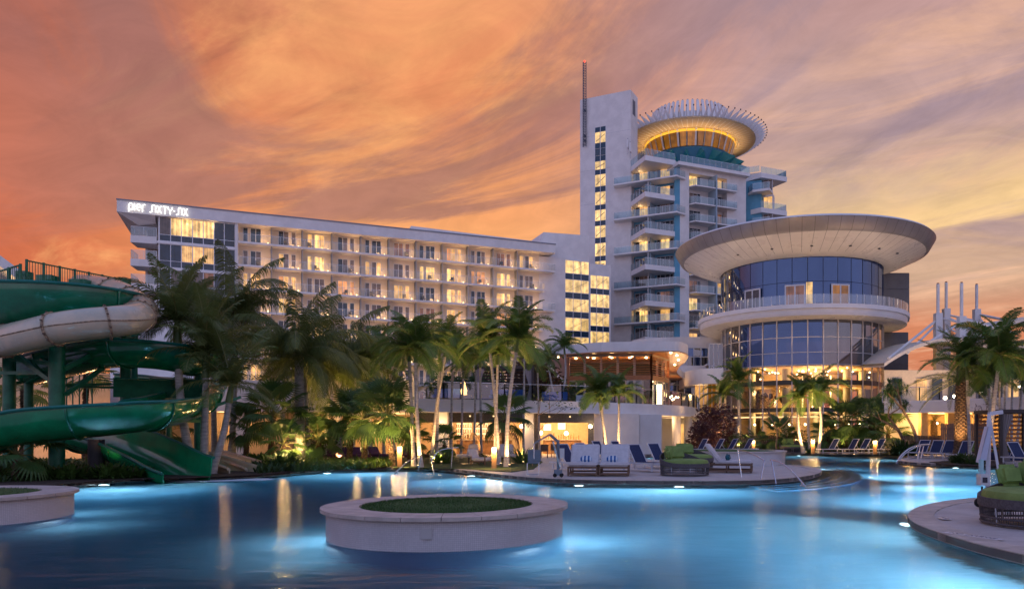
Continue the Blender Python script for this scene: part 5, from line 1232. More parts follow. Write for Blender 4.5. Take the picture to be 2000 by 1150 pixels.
# ================================================================ pool furniture
def lounger_proto(label, loc, rot, group):
    t_ = thing('sun_lounger', label, 'sun lounger', loc, rot, group)
    f = MB()
    for sy in (-.33, .33): f.beam((-.95, sy, .33), (1.0, sy, .33), .045, .06)
    for x in (-.95, 1.0): f.beam((x, -.35, .33), (x, .35, .33), .045, .06)
    f.build('frame', alu, t_)
    for x in (-.8, .85):
        for sy in (-.31, .31): MB().box(x-.025, x+.025, sy-.025, sy+.025, 0, .31).build('leg', alu, t_)
    for sy in (-.31, .31): MB().beam((-.8, sy, .09), (.85, sy, .09), .03).build('stretcher', alu, t_)
    MB().box(-.1, .96, -.31, .31, .345, .365).build('seat', navy, t_)
    b_ = MB(); ang_ = rad(58); L_ = .86; c_, s_ = math.cos(ang_), math.sin(ang_)
    b_.add([(-.1, -.31, .36), (-.1, .31, .36), (-.1-L_*c_, .31, .36+L_*s_), (-.1-L_*c_, -.31, .36+L_*s_), (-.12, -.31, .345), (-.12, .31, .345), (-.12-L_*c_, .31, .345+L_*s_), (-.12-L_*c_, -.31, .345+L_*s_)],
           [(0, 1, 2, 3), (7, 6, 5, 4), (0, 3, 7, 4), (1, 5, 6, 2), (3, 2, 6, 7), (0, 4, 5, 1)]); b_.build('backrest', navy, t_)
    bf = MB()
    for sy in (-.335, .335): bf.beam((-.1, sy, .35), (-.1-L_*c_, sy, .35+L_*s_), .035)
    bf.beam((-.1-L_*c_, -.335, .35+L_*s_), (-.1-L_*c_, .335, .35+L_*s_), .035); bf.build('back_frame', alu, t_)
    MB().beam((-.42, 0, .85), (-.75, 0, .33), .025).build('prop', alu, t_)
    return t_
def gp(px, py, h=DZ+.022): x, y = G(px, py, h); return (x, y, h)
GL = 'blue sling sun loungers'
lg = lounger_proto('blue sling lounger just right of the pool lift on the round deck', gp(1118, 918), rad(-38), GL)
for (px, py, ro_, lb_) in ((1150, 911, -38, 'blue sling lounger half hidden behind the left end of the double daybed'), (1255, 919, -50, 'blue sling lounger in the gap between the double and the lime daybed'), (1292, 913, -50, 'blue sling lounger directly behind the green wicker daybed'),
    (1178, 898, -40, 'blue backrest showing above the left cushion of the double daybed'), (1215, 899, -40, 'blue backrest at the foot of the palm pair, above the double daybed'),
    (1366, 885.3, 205, 'blue lounger furthest left behind the far tiled planter'), (1398, 885.2, 200, 'second blue lounger behind the far tiled planter'), (1424, 885.2, 198, 'third blue lounger behind the far tiled planter'), (1455, 885.0, 198, 'blue lounger beside the bollard at the right end of the far planter'),
    (1622, 885.3, 197, 'first blue lounger of the far row, right of the palm pair'), (1660, 885.4, 197, 'second blue lounger of the far row'), (1683, 885.3, 197, 'third blue lounger of the far row'), (1712, 885.2, 195, 'blue lounger of the far row behind a bollard and handrail'),
    (1798, 893, 215, 'first blue lounger beyond the arched handrails'), (1824, 894, 215, 'second blue lounger beyond the arched handrails'), (1848, 895, 213, 'third blue lounger beyond the arched handrails, by the date palm'), (1880, 898, 210, 'blue lounger in front of the thick date palm trunk'), (1995, 906, -75, 'blue lounger at the right edge behind the second pool lift')):
    dup(lg, lb_, gp(px, py), rad(ro_))
def cushion(x0, x1, y0, y1, z0, z1, r=.05):
    """soft box: rounded, slightly pillowed"""
    bm_ = bmesh.new(); bmesh.ops.create_cube(bm_, size=1)
    for v in bm_.verts: v.co = ((x0+x1)/2+v.co.x*(x1-x0), (y0+y1)/2+v.co.y*(y1-y0), (z0+z1)/2+v.co.z*(z1-z0))
    bmesh.ops.bevel(bm_, geom=bm_.edges[:], offset=min(r, (z1-z0)*.45, (x1-x0)*.45, (y1-y0)*.45), segments=3, affect='EDGES')
    m = MB(); m.add([v.co[:] for v in bm_.verts], [[v.index for v in f.verts] for f in bm_.faces]); bm_.free(); return m
# double daybed on teak
def daybed(label, loc, rot, single=False):
    t_ = thing('teak_daybed', label, 'daybed', loc, rot, 'cushioned teak daybeds'); Wd = 1.12 if not single else 1.4; D_ = 2.0
    for s_ in ((-1, 1) if not single else (0,)):
        cx_ = s_*(Wd/2+.012)
        f = MB()
        for z in (.30, .08): 
            for y in (-D_/2+.05, D_/2-.05): f.beam((cx_-Wd/2+.04, y, z), (cx_+Wd/2-.04, y, z), .05, .06)
            for x in (-1, 1): f.beam((cx_+x*(Wd/2-.06), -D_/2+.05, z), (cx_+x*(Wd/2-.06), D_/2-.05, z), .05, .06)
        f.build('frame', teak, t_)
        for x in (-1, 1):
            for y in (-D_/2+.06, 0, D_/2-.06): MB().box(cx_+x*(Wd/2-.04)-.03, cx_+x*(Wd/2-.04)+.03, y-.03, y+.03, 0, .33).build('leg', teak, t_)
        for k in range(9): MB().box(cx_-Wd/2+.05, cx_+Wd/2-.05, -D_/2+.15+k*.2, -D_/2+.22+k*.2, .33, .345).build('slat', teak, t_)
        cushion(cx_-Wd/2+.01, cx_+Wd/2-.01, -D_/2, D_/2-.5, .35, .47).build('seat_cushion', cush, t_, True)
        b_ = cushion(cx_-Wd/2+.01, cx_+Wd/2-.01, 0, .12, 0, .92); o = b_.build('back_cushion', cush, t_, True, loc=(0, D_/2-.78, .43), rot=(rad(-38), 0, 0))
        if not single:
            p_ = cushion(-.22, .22, -.07, .07, -.13, .13, .07).build('pillow', STRIPE, t_, True, loc=(cx_+(.06 if s_ < 0 else -.1), D_/2-1.0, .58), rot=(rad(-20), 0, 0))
        else:
            for kx in (-.25, .25): cushion(-.17, .17, -.08, .08, -.14, .14, .08).build('pillow', teal_c, t_, True, loc=(kx, D_/2-1.02, .58), rot=(rad(-20), rad(20*kx*4), 0))
    return t_
STRIPE = bpy.data.materials.new('striped_pillow'); STRIPE.use_nodes = True; t = STRIPE.node_tree; q = NB(t); co = q.n('ShaderNodeTexCoord').outputs['Object']; sp = q.n('ShaderNodeSeparateXYZ'); t.links.new(co, sp.inputs[0])
q.put(t.nodes['Principled BSDF'].inputs['Base Color'], q.mix(q.m('GREATER_THAN', q.m('FRACT', q.m('MULTIPLY', sp.outputs[0], 7.2)), .5), (.62, .66, .70, 1), (.03, .12, .33, 1))); t.nodes['Principled BSDF'].inputs['Roughness'].default_value = .85
def at_(px, z, h=DZ+.022): return (XZ(px, z), z, h)
daybed('double teak daybed with grey cushions and two striped pillows facing the pool', at_(1171, 27.9), rad(-4))
daybed('grey daybed with two dark teal pillows, seen from its side', at_(1421, 29.8), rad(76), True)
# round wicker daybeds
def wicker_bed(label, loc, rot, Rr, pillows=True, scale=1.):
    t_ = thing('round_wicker_daybed', label, 'daybed', loc, rot, 'round wicker daybeds with lime cushions', scale)
    def hb(a): # rim height: low at the front (-y), high at the back
        return .44+.42*max(0, (math.sin(a)*.5+.5))**2.2
    n = 150; m = MB()
    for k in range(n):
        a = 2*PI*k/n; c_, s_ = math.cos(a), math.sin(a); m.tube([(Rr*c_*.96, Rr*s_*.96, .03), (Rr*c_, Rr*s_, hb(a))], .0075, 4, cap=False)
    m.build('rope_weave', wicker, t_, kind='stuff')
    for z in (.03, .12): MB().tube([(Rr*.965*math.cos(2*PI*k/60), Rr*.965*math.sin(2*PI*k/60), z) for k in range(60)], .02, 6, closed=True).build('ring', wicker, t_, True)
    b_ = MB(); n2 = 72
    for k in range(n2):
        a = 2*PI*k/n2; c_, s_ = math.cos(a), math.sin(a); h = hb(a); b_.v += [(Rr*c_*1.015, Rr*s_*1.015, h), (Rr*c_*1.01, Rr*s_*1.01, h-.15-.25*(h-.44)), (Rr*c_*.97, Rr*s_*.97, h-.15-.25*(h-.44)), (Rr*c_*.97, Rr*s_*.97, h)]
    for k in range(n2):
        for j in range(4): b_.f.append((k*4+j, ((k+1) % n2)*4+j, ((k+1) % n2)*4+(j+1) % 4, k*4+(j+1) % 4)); b_.mi.append(0)
    b_.build('woven_rim', wicker, t_, True)
    for k in range(8): a = 2*PI*(k+.5)/8; MB().tube([(Rr*.94*math.cos(a), Rr*.94*math.sin(a), 0), (Rr*.98*math.cos(a), Rr*.98*math.sin(a), hb(a)-.1)], .016, 6).build('upright', alu, t_)
    MB().lathe([(.01, .30), (Rr*.9, .30), (Rr*.955, .36), (Rr*.96, .47), (Rr*.92, .55), (Rr*.8, .585), (.01, .60)], 72).build('seat_cushion', lime, t_, True)
    if pillows:
        for k, (a, rr, w, h) in enumerate(((165, .70, .26, .20), (122, .66, .31, .26), (84, .66, .31, .26))):
            a = rad(a); cushion(-w, w, -.09, .09, -h, h, .09).build('back_pillow', lime, t_, True, loc=(Rr*rr*math.cos(a), Rr*rr*math.sin(a), .60+h*.85), rot=(rad(-16), 0, a-PI/2))
    return t_
wicker_bed('round wicker daybed with lime cushions, next to the double daybed', at_(1337, 27.7), rad(28), .92)
wicker_bed('round wicker daybed with lime pillows half hidden behind the nearer one', at_(1352, 33.5), rad(20), .95)
wicker_bed('large round wicker daybed with a lime seat cut off by the right edge', at_(2042, 12.9), rad(-55), 1.0, True, 1.04)
wicker_bed('low lime daybed under the palm pair across the pool', at_(1548, 58), rad(10), 1.0)
wicker_bed('bright lit lime daybed behind the leaning palm trunks at the right', at_(1905, 45), rad(0), 1.3)
# bollards
def bollard(px, py, label, h=.96, w=.20, pw=26):
    x, y, z = gp(px, py); t_ = thing('bollard_light', label, 'bollard light', (x, y, DZ), R.uniform(-.2, .2), 'wooden bollard lights')
    MB().box(-w/2, w/2, -w/2, w/2, 0, h-.22).build('post', mat('bollard_wood', (.50, .27, .10), .55, vary=.2, vscale=6, stretch=(1, 1, 8)), t_)
    MB().box(-w/2+.004, w/2-.004, -w/2+.004, w/2-.004, h-.218, h-.03).build('lit_head', emis('bollard_glow', (1, .68, .32), 8), t_); MB().box(-w/2, w/2, -w/2, w/2, h-.03, h).build('cap', frame_m, t_)
    for dx_, dy_ in ((0, -.26), (.26, .0), (-.26, 0)): lamp('POINT', (dx_, dy_, h-.2), pw*.9, (1, .58, .22), .05, t_, name='bollard_lamp')
    return t_
bollard(780.5, 911.5, 'bollard light behind the left handrail near the fern bed', pw=44); bollard(965, 914.5, 'bollard light between the hanging chairs and the slender palm trunks', pw=44)
for px, py, lb_, h in ((1471.5, 883, 'bollard light just right of the far tiled planter', .95), (1446, 877, 'smaller bollard light behind the far loungers, left of the brighter one', .8), (1543, 878, 'bollard light beside the low lime daybed', .85), (1587.5, 885.6, 'bollard light at the foot of the pair of leaning lit palms', 1.0), (1709, 886.4, 'bollard light behind the long handrail across the pool', 1.0), (1774, 877, 'bollard light left of the arched handrails', .85), (1656, 876, 'bollard light showing only its head above a far blue lounger', .9), (1353, 882, 'slim bollard light by the purple leafed shrub', .8), (1375, 882, 'slim bollard light right of the purple leafed shrub', .8)): bollard(px, py, lb_, h, pw=34)
# handrails
def handrail(label, pts, h=DZ, r=.024, legs=()):
    x, y = pts[0][0], pts[0][1]; t_ = thing('pool_handrail', label, 'handrail', (x, y, h)); q_ = [(p[0]-x, p[1]-y, p[2]-h) for p in pts]
    MB().tube(catmull(q_, 6), r, 8).build('rail', steel, t_, True)
    for l in legs: MB().tube([(l[0][0]-x, l[0][1]-y, l[0][2]-h), (l[1][0]-x, l[1][1]-y, l[1][2]-h)], r, 8).build('leg', steel, t_, True)
zr = 31.5
handrail('left curved steel handrail sloping into the water beside the bollard', [W(770, 928, 30.6), W(776, 919, 30.8), W(795, 902, 31.4), W(812, 893, 31.9), W(824, 888, 32.3)], legs=[(W(817, 920, 32.2), W(822, 888, 32.2)), (W(776, 926, 30.6), W(774, 921, 30.7))])
handrail('right steel handrail of the pair by the fern bed', [W(842, 900, 32), W(855, 882, 32.3), W(872, 876, 32.6), W(895, 873.5, 33)], legs=[(W(848, 926, 31), W(841, 888, 31.9)), (W(881, 918, 32.8), W(884, 874.5, 32.8))])
handrail('steel handrail behind the right daybed running toward the steps', [W(1441, 879, 27.5), W(1458, 882, 27.0), W(1478, 890, 26.4), W(1493, 899, 26.0)], legs=[(W(1449, 936, 26.5), W(1441, 879, 26.7)), (W(1484, 945, 25.2), W(1493, 899, 25.6))])
handrail('curved steel handrail dropping into the water over the steps', [W(1505, 898, 25.6), W(1522, 902, 25.2), W(1545, 918, 24.6), W(1566, 941, 24.1), W(1574, 951, 23.9)], legs=[(W(1516, 946, 25), W(1507, 898, 25.4)), (W(1563, 951, 24), W(1568, 943, 24.1))])
handrail('far handrail across the pool in front of the bollard', [W(1667, 888, 54), W(1682, 876, 54.5), W(1700, 868, 55), W(1725, 862.5, 55.5), W(1751, 862, 56)], legs=[(W(1749, 889, 56), W(1751, 862, 56)), (W(1704, 890, 54.5), W(1706, 868, 54.5)), (W(1718, 890, 55), W(1714, 868, 55))])
handrail('arched steel handrail nearer the water, at the right side of the pool', [W(1751, 906, 41), W(1758, 891, 41.3), W(1775, 876, 41.6), W(1795, 868, 42), W(1816, 867, 42.4)], r=.035, legs=[(W(1791, 904, 42.2), W(1798, 868, 42.2))])
handrail('second arched steel handrail just behind the first one', [W(1756, 902, 43), W(1764, 889, 43.3), W(1780, 877, 43.6), W(1798, 870, 44), W(1815, 869, 44.4)], r=.035, legs=[(W(1797, 903, 44), W(1804, 870, 44))])
# pool lifts
def pool_lift(label, loc, rot, s=1.):
    t_ = thing('pool_lift', label, 'pool lift', loc, rot, None, s); gm_ = mat('lift_paint', (.16, .21, .26), .4, vary=.1)
    MB().box(-.16, .16, -.2, .2, .08, .30).build('base', gm_, t_); MB().cyl(0, 0, .25, 1.5, .06, 14).build('mast', gm_, t_, True)
    MB().beam((0, -.02, 1.42), (-.32, -.25, 1.72), .09).build('upper_arm', gm_, t_); MB().beam((-.32, -.25, 1.72), (-.95, -.25, 1.35), .07).build('arm', gm_, t_)
    MB().tube([(-.95, -.25, 1.35), (-.95, -.25, .75)], .03, 8).build('hanger', steel, t_); MB().tube([(.09, -.04, .35), (-.2, -.2, 1.45)], .035, 10).build('actuator', steel, t_)
    cushion(-1.2, -.72, -.5, -.05, .56, .62, .02).build('seat', gm_, t_); cushion(-1.22, -.70, -.03, .03, .62, 1.1, .02).build('backrest', gm_, t_)
    MB().tube([(-1.2, -.48, .58), (-1.2, -.55, .15), (-.74, -.55, .15), (-.74, -.48, .58)], .018, 6).build('footrest', steel, t_)
    MB().box(.07, .25, -.12, .12, .75, 1.15).build('control_box', mat('box_white', (.6, .6, .6), .4), t_)
    for y in (-.18, .18):
        for x in (-.12, .14): MB().tube([(x, y-.02, .08), (x, y+.02, .08)], .08, 14).build('wheel', mat('rubber', (.015, .015, .015), .7), t_)
    return t_
pool_lift('blue-grey pool lift with its seat raised, left of the loungers on the round deck', at_(1090, 26.3), rad(0), .88)
# tall lift at the right
x, y, h = at_(1935, 15.6); t_ = thing('pool_lift', 'tall pool lift with two white slanted masts and a control box beside the green daybed', 'pool lift', (x, y, h)); gm_ = alu
MB().box(-.12, .25, -.25, .25, 0, .12).build('base', mat('lift_dark', (.05, .05, .06), .5), t_)
for (a, c, w, nm) in (((-.07, 0, .1), (.02, .1, 1.85), .075, 'mast'), ((.28, 0, .1), (.04, .1, 1.85), .05, 'strut'), ((.02, .1, 1.8), (.03, .12, 1.98), .07, 'head'), ((.03, .12, 1.98), (.32, .15, 2.02), .08, 'arm'), ((-.22, .05, .95), (0, .12, 1.7), .09, 'panel')): MB().beam(a, c, w).build(nm, gm_, t_)
MB().add([(-.24, -.02, 1.0), (-.10, -.02, 1.0), (.06, .03, 1.72), (-.02, .03, 1.72)], [(0, 1, 2, 3)]).build('spine_board', mat('lift_board', (.45, .48, .6), .35), t_)
MB().box(-.26, -.09, -.1, .08, .48, .72).build('control_box', mat('box_white', (.6, .6, .6), .4), t_); MB().box(-.225, -.125, -.11, -.1, .54, .65).build('display', mat('display_dark', (.03, .03, .05), .2), t_); MB().cyl(-.2, 0, .72, 1.02, .05, 12).build('battery', mat('cyan_box', (.35, .6, .62), .35), t_)
for (xx, yy) in ((-.16, -.12), (.22, -.1), (-.16, .16)): MB().tube([(xx, yy-.02, .1), (xx, yy+.02, .1)], .1, 14).build('wheel', mat('rubber', (.015, .015, .015), .7), t_)
MB().tube([(-.18, 0, .45), (-.17, .05, .3), (-.1, 0, .12)], .02, 6).build('cable', frame_d, t_)
# hanging/lounge chairs on the lawn and other seats
def egg(label, px, z, rot):
    t_ = thing('wicker_egg_chair', label, 'lounge chair', at_(px, z, DZ), rot, 'tall wicker shell chairs'); n = 40; m = MB()
    for k in range(n+1):
        a = PI*.02+PI*.96*k/n; pts = []
        for j in range(9): e = -.15+1.6*j/8*.9; r_ = .62*math.cos(e*.78); pts.append((r_*math.cos(a)*1.05, r_*math.sin(a)*.8, .75+.85*math.sin(e)))
        m.tube(pts, .008, 4, cap=False)
    m.build('woven_shell', mat('honey_wicker', (.26, .15, .07), .7, vary=.3), t_, kind='stuff'); cushion(-.42, .42, -.5, .3, .35, .5).build('seat_cushion', cush, t_, True); cushion(-.40, .40, 0, .12, 0, .6).build('back_cushion', cush, t_, True, loc=(0, .2, .45), rot=(rad(-20), 0, 0))
    MB().tube([(0, .0, 0), (0, 0, .36)], .05, 8).build('stem', frame_d, t_); MB().lathe([(.01, .04), (.42, .03), (.42, 0)], 24).build('foot', frame_d, t_)
egg('tall woven shell chair with white cushions, left of the slender palm trunks', 915, 37.5, rad(-35)); egg('tall woven shell chair behind the palm trunks, right of the bollard', 990, 38, rad(15))
def lowchair(label, px, z, rot, m_):
    t_ = thing('lounge_chair', label, 'lounge chair', at_(px, z, DZ), rot); cushion(-.38, .38, -.4, .35, .22, .38).build('seat', m_, t_, True); cushion(-.38, .38, 0, .14, 0, .55).build('backrest', m_, t_, True, loc=(0, .3, .3), rot=(rad(-25), 0, 0))
    for s_ in (-.4, .4): MB().beam((s_, -.4, .2), (s_, .45, .2), .05).build('side_rail', teak, t_); MB().beam((s_, -.35, 0), (s_, -.35, .45), .05).build('leg', teak, t_); MB().beam((s_, .4, 0), (s_, .4, .45), .05).build('leg', teak, t_)
pur = mat('purple_fabric', (.10, .03, .09), .8, vary=.2)
for k, (px, z) in enumerate(((640, 41), (672, 41.5), (705, 41), (742, 42), (804, 41.5), (828, 41.5))): lowchair('purple lounge chair in the shaded seating area, '+('furthest left', 'second from the left', 'behind the left fan palm trunk', 'between the two fan palms', 'just right of the left bollard', 'right of the paired palm trunks')[k], px, z, rad(20*k), pur)
lowchair('white low rocking seat on the lawn between the shell chairs', 942, 36, rad(70), cush)
for k, (px, z) in enumerate(((1063, 46), (1085, 47), (1125, 47.5), (1148, 47))):
    t_ = thing('dining_chair', 'dark dining chair outside the restaurant, '+('at its left end', 'below the drum pendant', 'below the globe pendants', 'beside the slate pier')[k], 'chair', at_(px, z, DZ), rad(30*k)); MB().box(-.24, .24, -.24, .24, .42, .47).build('seat', teak, t_); MB().box(-.24, .24, .2, .24, .47, .85).build('backrest', teak, t_)
    for sx_ in (-.2, .2):
        for sy in (-.2, .2): MB().box(sx_-.02, sx_+.02, sy-.02, sy+.02, 0, .42).build('leg', teak, t_)
def sofa(label, px, z, col_, w=1.9): 
    t_ = thing('terrace_sofa', label, 'sofa', (XZ(px, z), z, ZT)); cushion(-w/2, w/2, -.4, .4, .2, .45).build('seat', col_, t_, True); cushion(-w/2, w/2, .3, .5, .4, .85).build('backrest', col_, t_, True); MB().box(-w/2, w/2, -.38, .45, .03, .2).build('base', frame_d, t_)
bl = mat('royal_blue_fabric', (.02, .10, .35), .8)
sofa('blue sofa on the terrace behind the glass rail, left of the pavilion', 1083, 54.5, bl); sofa('dark blue sofa on the terrace behind the palm trunks', 990, 51.5, bl, 2.4); sofa('blue sofa on the terrace left of the flame', 875, 50.5, bl, 2.0)
# fire bowl
t_ = thing('fire_torch', 'tall flame burning on the terrace behind the palm trunks', 'fire feature', (XZ(906, 50.5), 50.5, ZT)); MB().lathe([(.01, 0), (.3, 0), (.45, .35), (.4, .4), (.01, .4)], 20).build('bowl', frame_d, t_)
m = MB()
for k in range(5): a = k*1.3; m.tube([(.12*math.cos(a), .12*math.sin(a), .4), (.14*math.cos(a+1), .12*math.sin(a+1), .7), (.05*math.cos(a+2), .05, 1.0+.08*k)], [.1, .09, .01], 8)
m.build('flame', flame_m, t_, True); lamp('POINT', (0, -.3, .9), 90, (1, .45, .12), .2, t_, name='fire_glow')
# cabanas
def cabana(label, px, z, w, base, rot=0):
    t_ = thing('cabana', label, 'cabana', (XZ(px, z), z, base), rot); fd = mat('cabana_frame', (.05, .035, .03), .6)
    for sx_ in (-1, 1):
        for y in (0, 2.4): MB().box(sx_*w/2-.07, sx_*w/2+.07, y-.07, y+.07, 0, 2.6).build('post', fd, t_)
    MB().box(-w/2-.1, w/2+.1, -.1, 2.5, 2.6, 2.78).build('roof', fd, t_)
    for k in range(10): MB().box(-w/2, w/2, 2.45, 2.49, .3+k*.23, .42+k*.23).build('slat', wood if base < 1 else fd, t_)
    for sx_ in (-1, 1):
        m = MB(); n = 16; x0 = sx_*(w/2-.08)
        for i in range(n+1):
            u_ = i/n; m.v += [(x0-sx_*u_*.55, -.02+.05*math.sin(u_*24), 2.55), (x0-sx_*u_*.16, .0+.03*math.sin(u_*24), 1.2), (x0-sx_*u_*.42, .0+.05*math.sin(u_*24), .08)]
        for i in range(n):
            for j in range(2): a = i*3+j; m.f.append((a, a+3, a+4, a+1)); m.mi.append(0)
        m.build('curtain', mat('grey_curtain', (.34, .30, .30), .85), t_, True)
    cushion(-w/2+.3, w/2-.3, .7, 2.1, .1, .5).build('sofa_seat', navy, t_, True)
cabana('dark framed cabana with tied grey curtains at the right edge', 2003, 38.5, 2.6, DZ); cabana('dark cabana with pale curtains on the planted terrace behind the coconut palms', 600, 52, 3.4, 4.95); cabana('second dark cabana on the planted terrace, further right', 662, 52.5, 2.8, 4.95); cabana('dark pergola on the terrace behind the central palms', 985, 55, 4.2, ZT)
# ================================================================ plants
def frond_mesh(name, L, a0, droop, n, ll, lw, m_, hang=.5, vee=.35, twist=0., seed=1):
    """pinnate leaf: curved rachis along +X with two rows of leaflets"""
    q_ = random.Random(seed); pts = []; x = z = 0; N = n
    for i in range(N+1):
        s_ = i/N; a = rad(a0-droop*s_**1.25); pts.append(Vector((x, 0, z))); x += math.cos(a)*L/N; z += math.sin(a)*L/N
    m = MB(); m.cur = 1; m.tube([pts[i] for i in range(0, N+1, 3)], [.028*(1-.8*i/N)+.004 for i in range(0, N+1, 3)], 4); m.cur = 0
    for i in range(2, N+1):
        s_ = i/N; t_ = (pts[min(i+1, N)]-pts[i-1]).normalized(); up = Vector((0, 1, 0)).cross(t_)*-1
        le = ll*(math.sin(PI*min(1, (.12+.88*s_))**.8)**.6*.9+.12)*(1 if s_ < .97 else .8)
        for sd in (-1, 1):
            fw = .35+.75*s_; d = (Vector((0, sd, 0))+t_*fw+up*(vee+q_.uniform(-.15, .15))).normalized()
            p0 = pts[i]; hg = hang*q_.uniform(.7, 1.2)
            p1 = p0+d*le*.45+Vector((0, 0, -hg*le*.10)); p2 = p0+d*le*.80+Vector((0, 0, -hg*le*.38)); p3 = p0+d*le+Vector((0, 0, -hg*le*.72))
            w = t_*lw/2; o = len(m.v)
            m.add([p0-w*.6, p0+w*.6, p1+w, p1-w, p2+w*.7, p2-w*.7, p3], [(0, 1, 2, 3), (3, 2, 4, 5), (5, 4, 6)])
    return m.mesh(name, [m_, mat('rachis', (.16, .17, .05), .5)])
def frset(key, L, n, ll, lw, m_, hang, vee, specs): return [frond_mesh('frond', L, a, d, n, ll, lw, m_, hang, vee, seed=i+hash(key) % 97 if False else i+7) for i, (a, d) in enumerate(specs)]
FR = {
 'coco': frset('coco', 4.4, 66, .90, .055, leaf_c, 1.5, .2, [(78, 60), (62, 85), (45, 95), (25, 95), (5, 70), (-25, 50), (50, 105)]),
 'manila': frset('manila', 2.2, 46, .62, .052, leaf_r, .7, .55, [(84, 60), (68, 85), (52, 100), (34, 95), (14, 80), (58, 110), (-8, 55)]),
 'date': frset('date', 3.0, 46, .42, .03, leaf_d, .15, .45, [(80, 30), (60, 45), (42, 55), (22, 55), (2, 50), (-22, 40)]),
 'kingp': frset('kingp', 3.0, 52, .68, .052, leaf_c, .8, .35, [(86, 30), (74, 50), (60, 70), (44, 80), (24, 80), (0, 60)]),
}
trunk_cache = {}
def palm(label, px, py, z, tx, ty, kind='manila', nf=16, fs=1., r0=.11, r1=.07, base=None, bend=.0, ring=True, dz=0., lo=-30, hi=85, shaft=None, seed=None, mtr=None, group=None, cat='palm tree'):
    rr = random.Random(seed if seed is not None else int(px*7+py)); b0 = DZ if base is None else base
    x0, y0 = XZ(px, z), z; x1, y1, z1 = W(tx, ty, z+dz); h = z1-b0
    name = {'coco': 'coconut_palm', 'manila': 'manila_palm', 'date': 'date_palm', 'kingp': 'feather_palm'}[kind]
    th = thing(name, label, cat, (x0, y0, b0)); d = Vector((x1-x0, y1-y0, h)); N = 14; pts = []; rs = []
    for i in range(N+1):
        t_ = i/N; off = Vector((bend*math.sin(PI*t_)*h*.12, 0, 0)); pts.append(d*t_+off)
        flare = (r0*.5*(1-t_*6) if t_ < .16 else 0); rs.append(r0+(r1-r0)*t_+flare)
    if ring:
        m = MB(); fine_ = catmull([tuple(p)+(r,) for p, r in zip(pts, rs)], 5); m.tube([p[:3] for p in fine_], [p[3]*(1.05 if i % 2 else .98) for i, p in enumerate(fine_)], 10)
    else:
        m = MB().tube(pts, rs, 10)
        for i in range(int(h/.11)):
            t_ = (i+.5)/(h/.11)
            if t_ > .98: break
            p = d*t_; rr_ = r0+(r1-r0)*t_
            for k in range(9): a = 2*PI*(k+.5*(i % 2))/9; m.cbox(p+Vector((math.cos(a)*rr_, math.sin(a)*rr_, 0)), (.09, .12, .07), Matrix.Rotation(a, 3, 'Z') @ Matrix.Rotation(-.5, 3, 'Y'))
    m.build('trunk', mtr or (trunk_g if ring else trunk_d), th, True)
    top = d.copy()
    if shaft is None: shaft = .75 if kind in ('manila', 'kingp') else 0
    shaft *= fs
    if shaft:
        u_ = (pts[-1]-pts[-2]).normalized(); MB().tube([top, top+u_*shaft*.5, top+u_*shaft], [r1*1.35, r1*1.15, r1*.6], 10).build('crownshaft', shaft_m, th, True); top = top+u_*shaft*.85
    else:
        m = MB()
        for k in range(10): a = k*2.4; m.tube([top+Vector((0, 0, -.35)), top+Vector((math.cos(a)*.22*fs, math.sin(a)*.22*fs, .05))], [.05, .035], 5)
        m.build('leaf_bases', trunk_d, th)
    F_ = FR[kind]; els = sorted([rr.random() for _ in range(nf)], reverse=True)
    nf = int(nf*1.12)
    for i in range(nf):
        e = (i+.5)/nf; idx = min(len(F_)-1, int(e*len(F_))) if rr.random() < .8 else rr.randrange(len(F_))
        if kind in ('manila',) and idx == 5: idx = rr.choice((1, 2))
        o = put('frond', F_[idx], th, top, (rr.uniform(-.25, .25), rr.uniform(-.12, .16), i*2.39996+rr.uniform(-.3, .3)), fs*rr.uniform(.85, 1.08))
    return th
palm('tall coconut palm leaning left, standing furthest left in the trio by the slide exits', 378, 912, 28.6, 347, 672, 'kingp', 17, .92, .17, .12, bend=-.25, shaft=1.1)
palm('straight grey-trunked palm in the middle of the trio by the slide exits', 398, 930, 28.4, 402, 738, 'kingp', 16, .88, .15, .11, shaft=1.2)
palm('right palm of the trio, its trunk curving up to the right over the cream slides', 411, 930, 28.3, 447, 786, 'kingp', 15, .85, .15, .10, bend=.3, shaft=.9)
palm('dark feathery palm rising behind the slide trio, its crown beside the corner windows', 452, 890, 38, 462, 610, 'coco', 18, .92, .16, .12)
palm('dark palm crown above the middle of the slide trio', 420, 888, 40, 412, 615, 'coco', 15, .82, .15, .11)
palm('big coconut palm with a stout grey trunk lit at its foot', 586, 905, 37.5, 584, 690, 'coco', 24, 1.0, .27, .20)
palm('second coconut palm just right of the stout one, fronds reaching over the balconies', 662, 888, 42, 655, 700, 'coco', 22, 1.0, .22, .17)
palm('slim palm leaning right with a thin reddish trunk between the coconut palms', 633, 890, 41, 645, 735, 'coco', 11, .55, .10, .08)
palm('slim palm left of the stout coconut palm', 549, 885, 40, 558, 708, 'coco', 11, .52, .10, .08)
palm('slim trunk palm right beside the stout coconut palm', 605, 893, 39, 595, 720, 'coco', 10, .5, .10, .08)
palm('shaggy coconut palm with hanging yellow fronds left of the paired trunks', 722, 880, 45, 718, 712, 'coco', 18, .78, .17, .15, lo=-60)
palm('manila palm with its crown left of the twin trunks', 770, 880, 46, 762, 730, 'manila', 13, .9, .10, .08)
palm('front trunk of the twin palms beside the left bollard', 822, 924, 33.5, 812, 708, 'manila', 18, 1.0, .095, .07, bend=-.1)
palm('rear trunk of the twin palms beside the left bollard', 808, 918, 34.5, 800, 706, 'manila', 15, .95, .09, .07)
palm('palm leaning right from near the right handrail', 843, 903, 38, 869, 697, 'manila', 17, .95, .095, .07, bend=-.15)
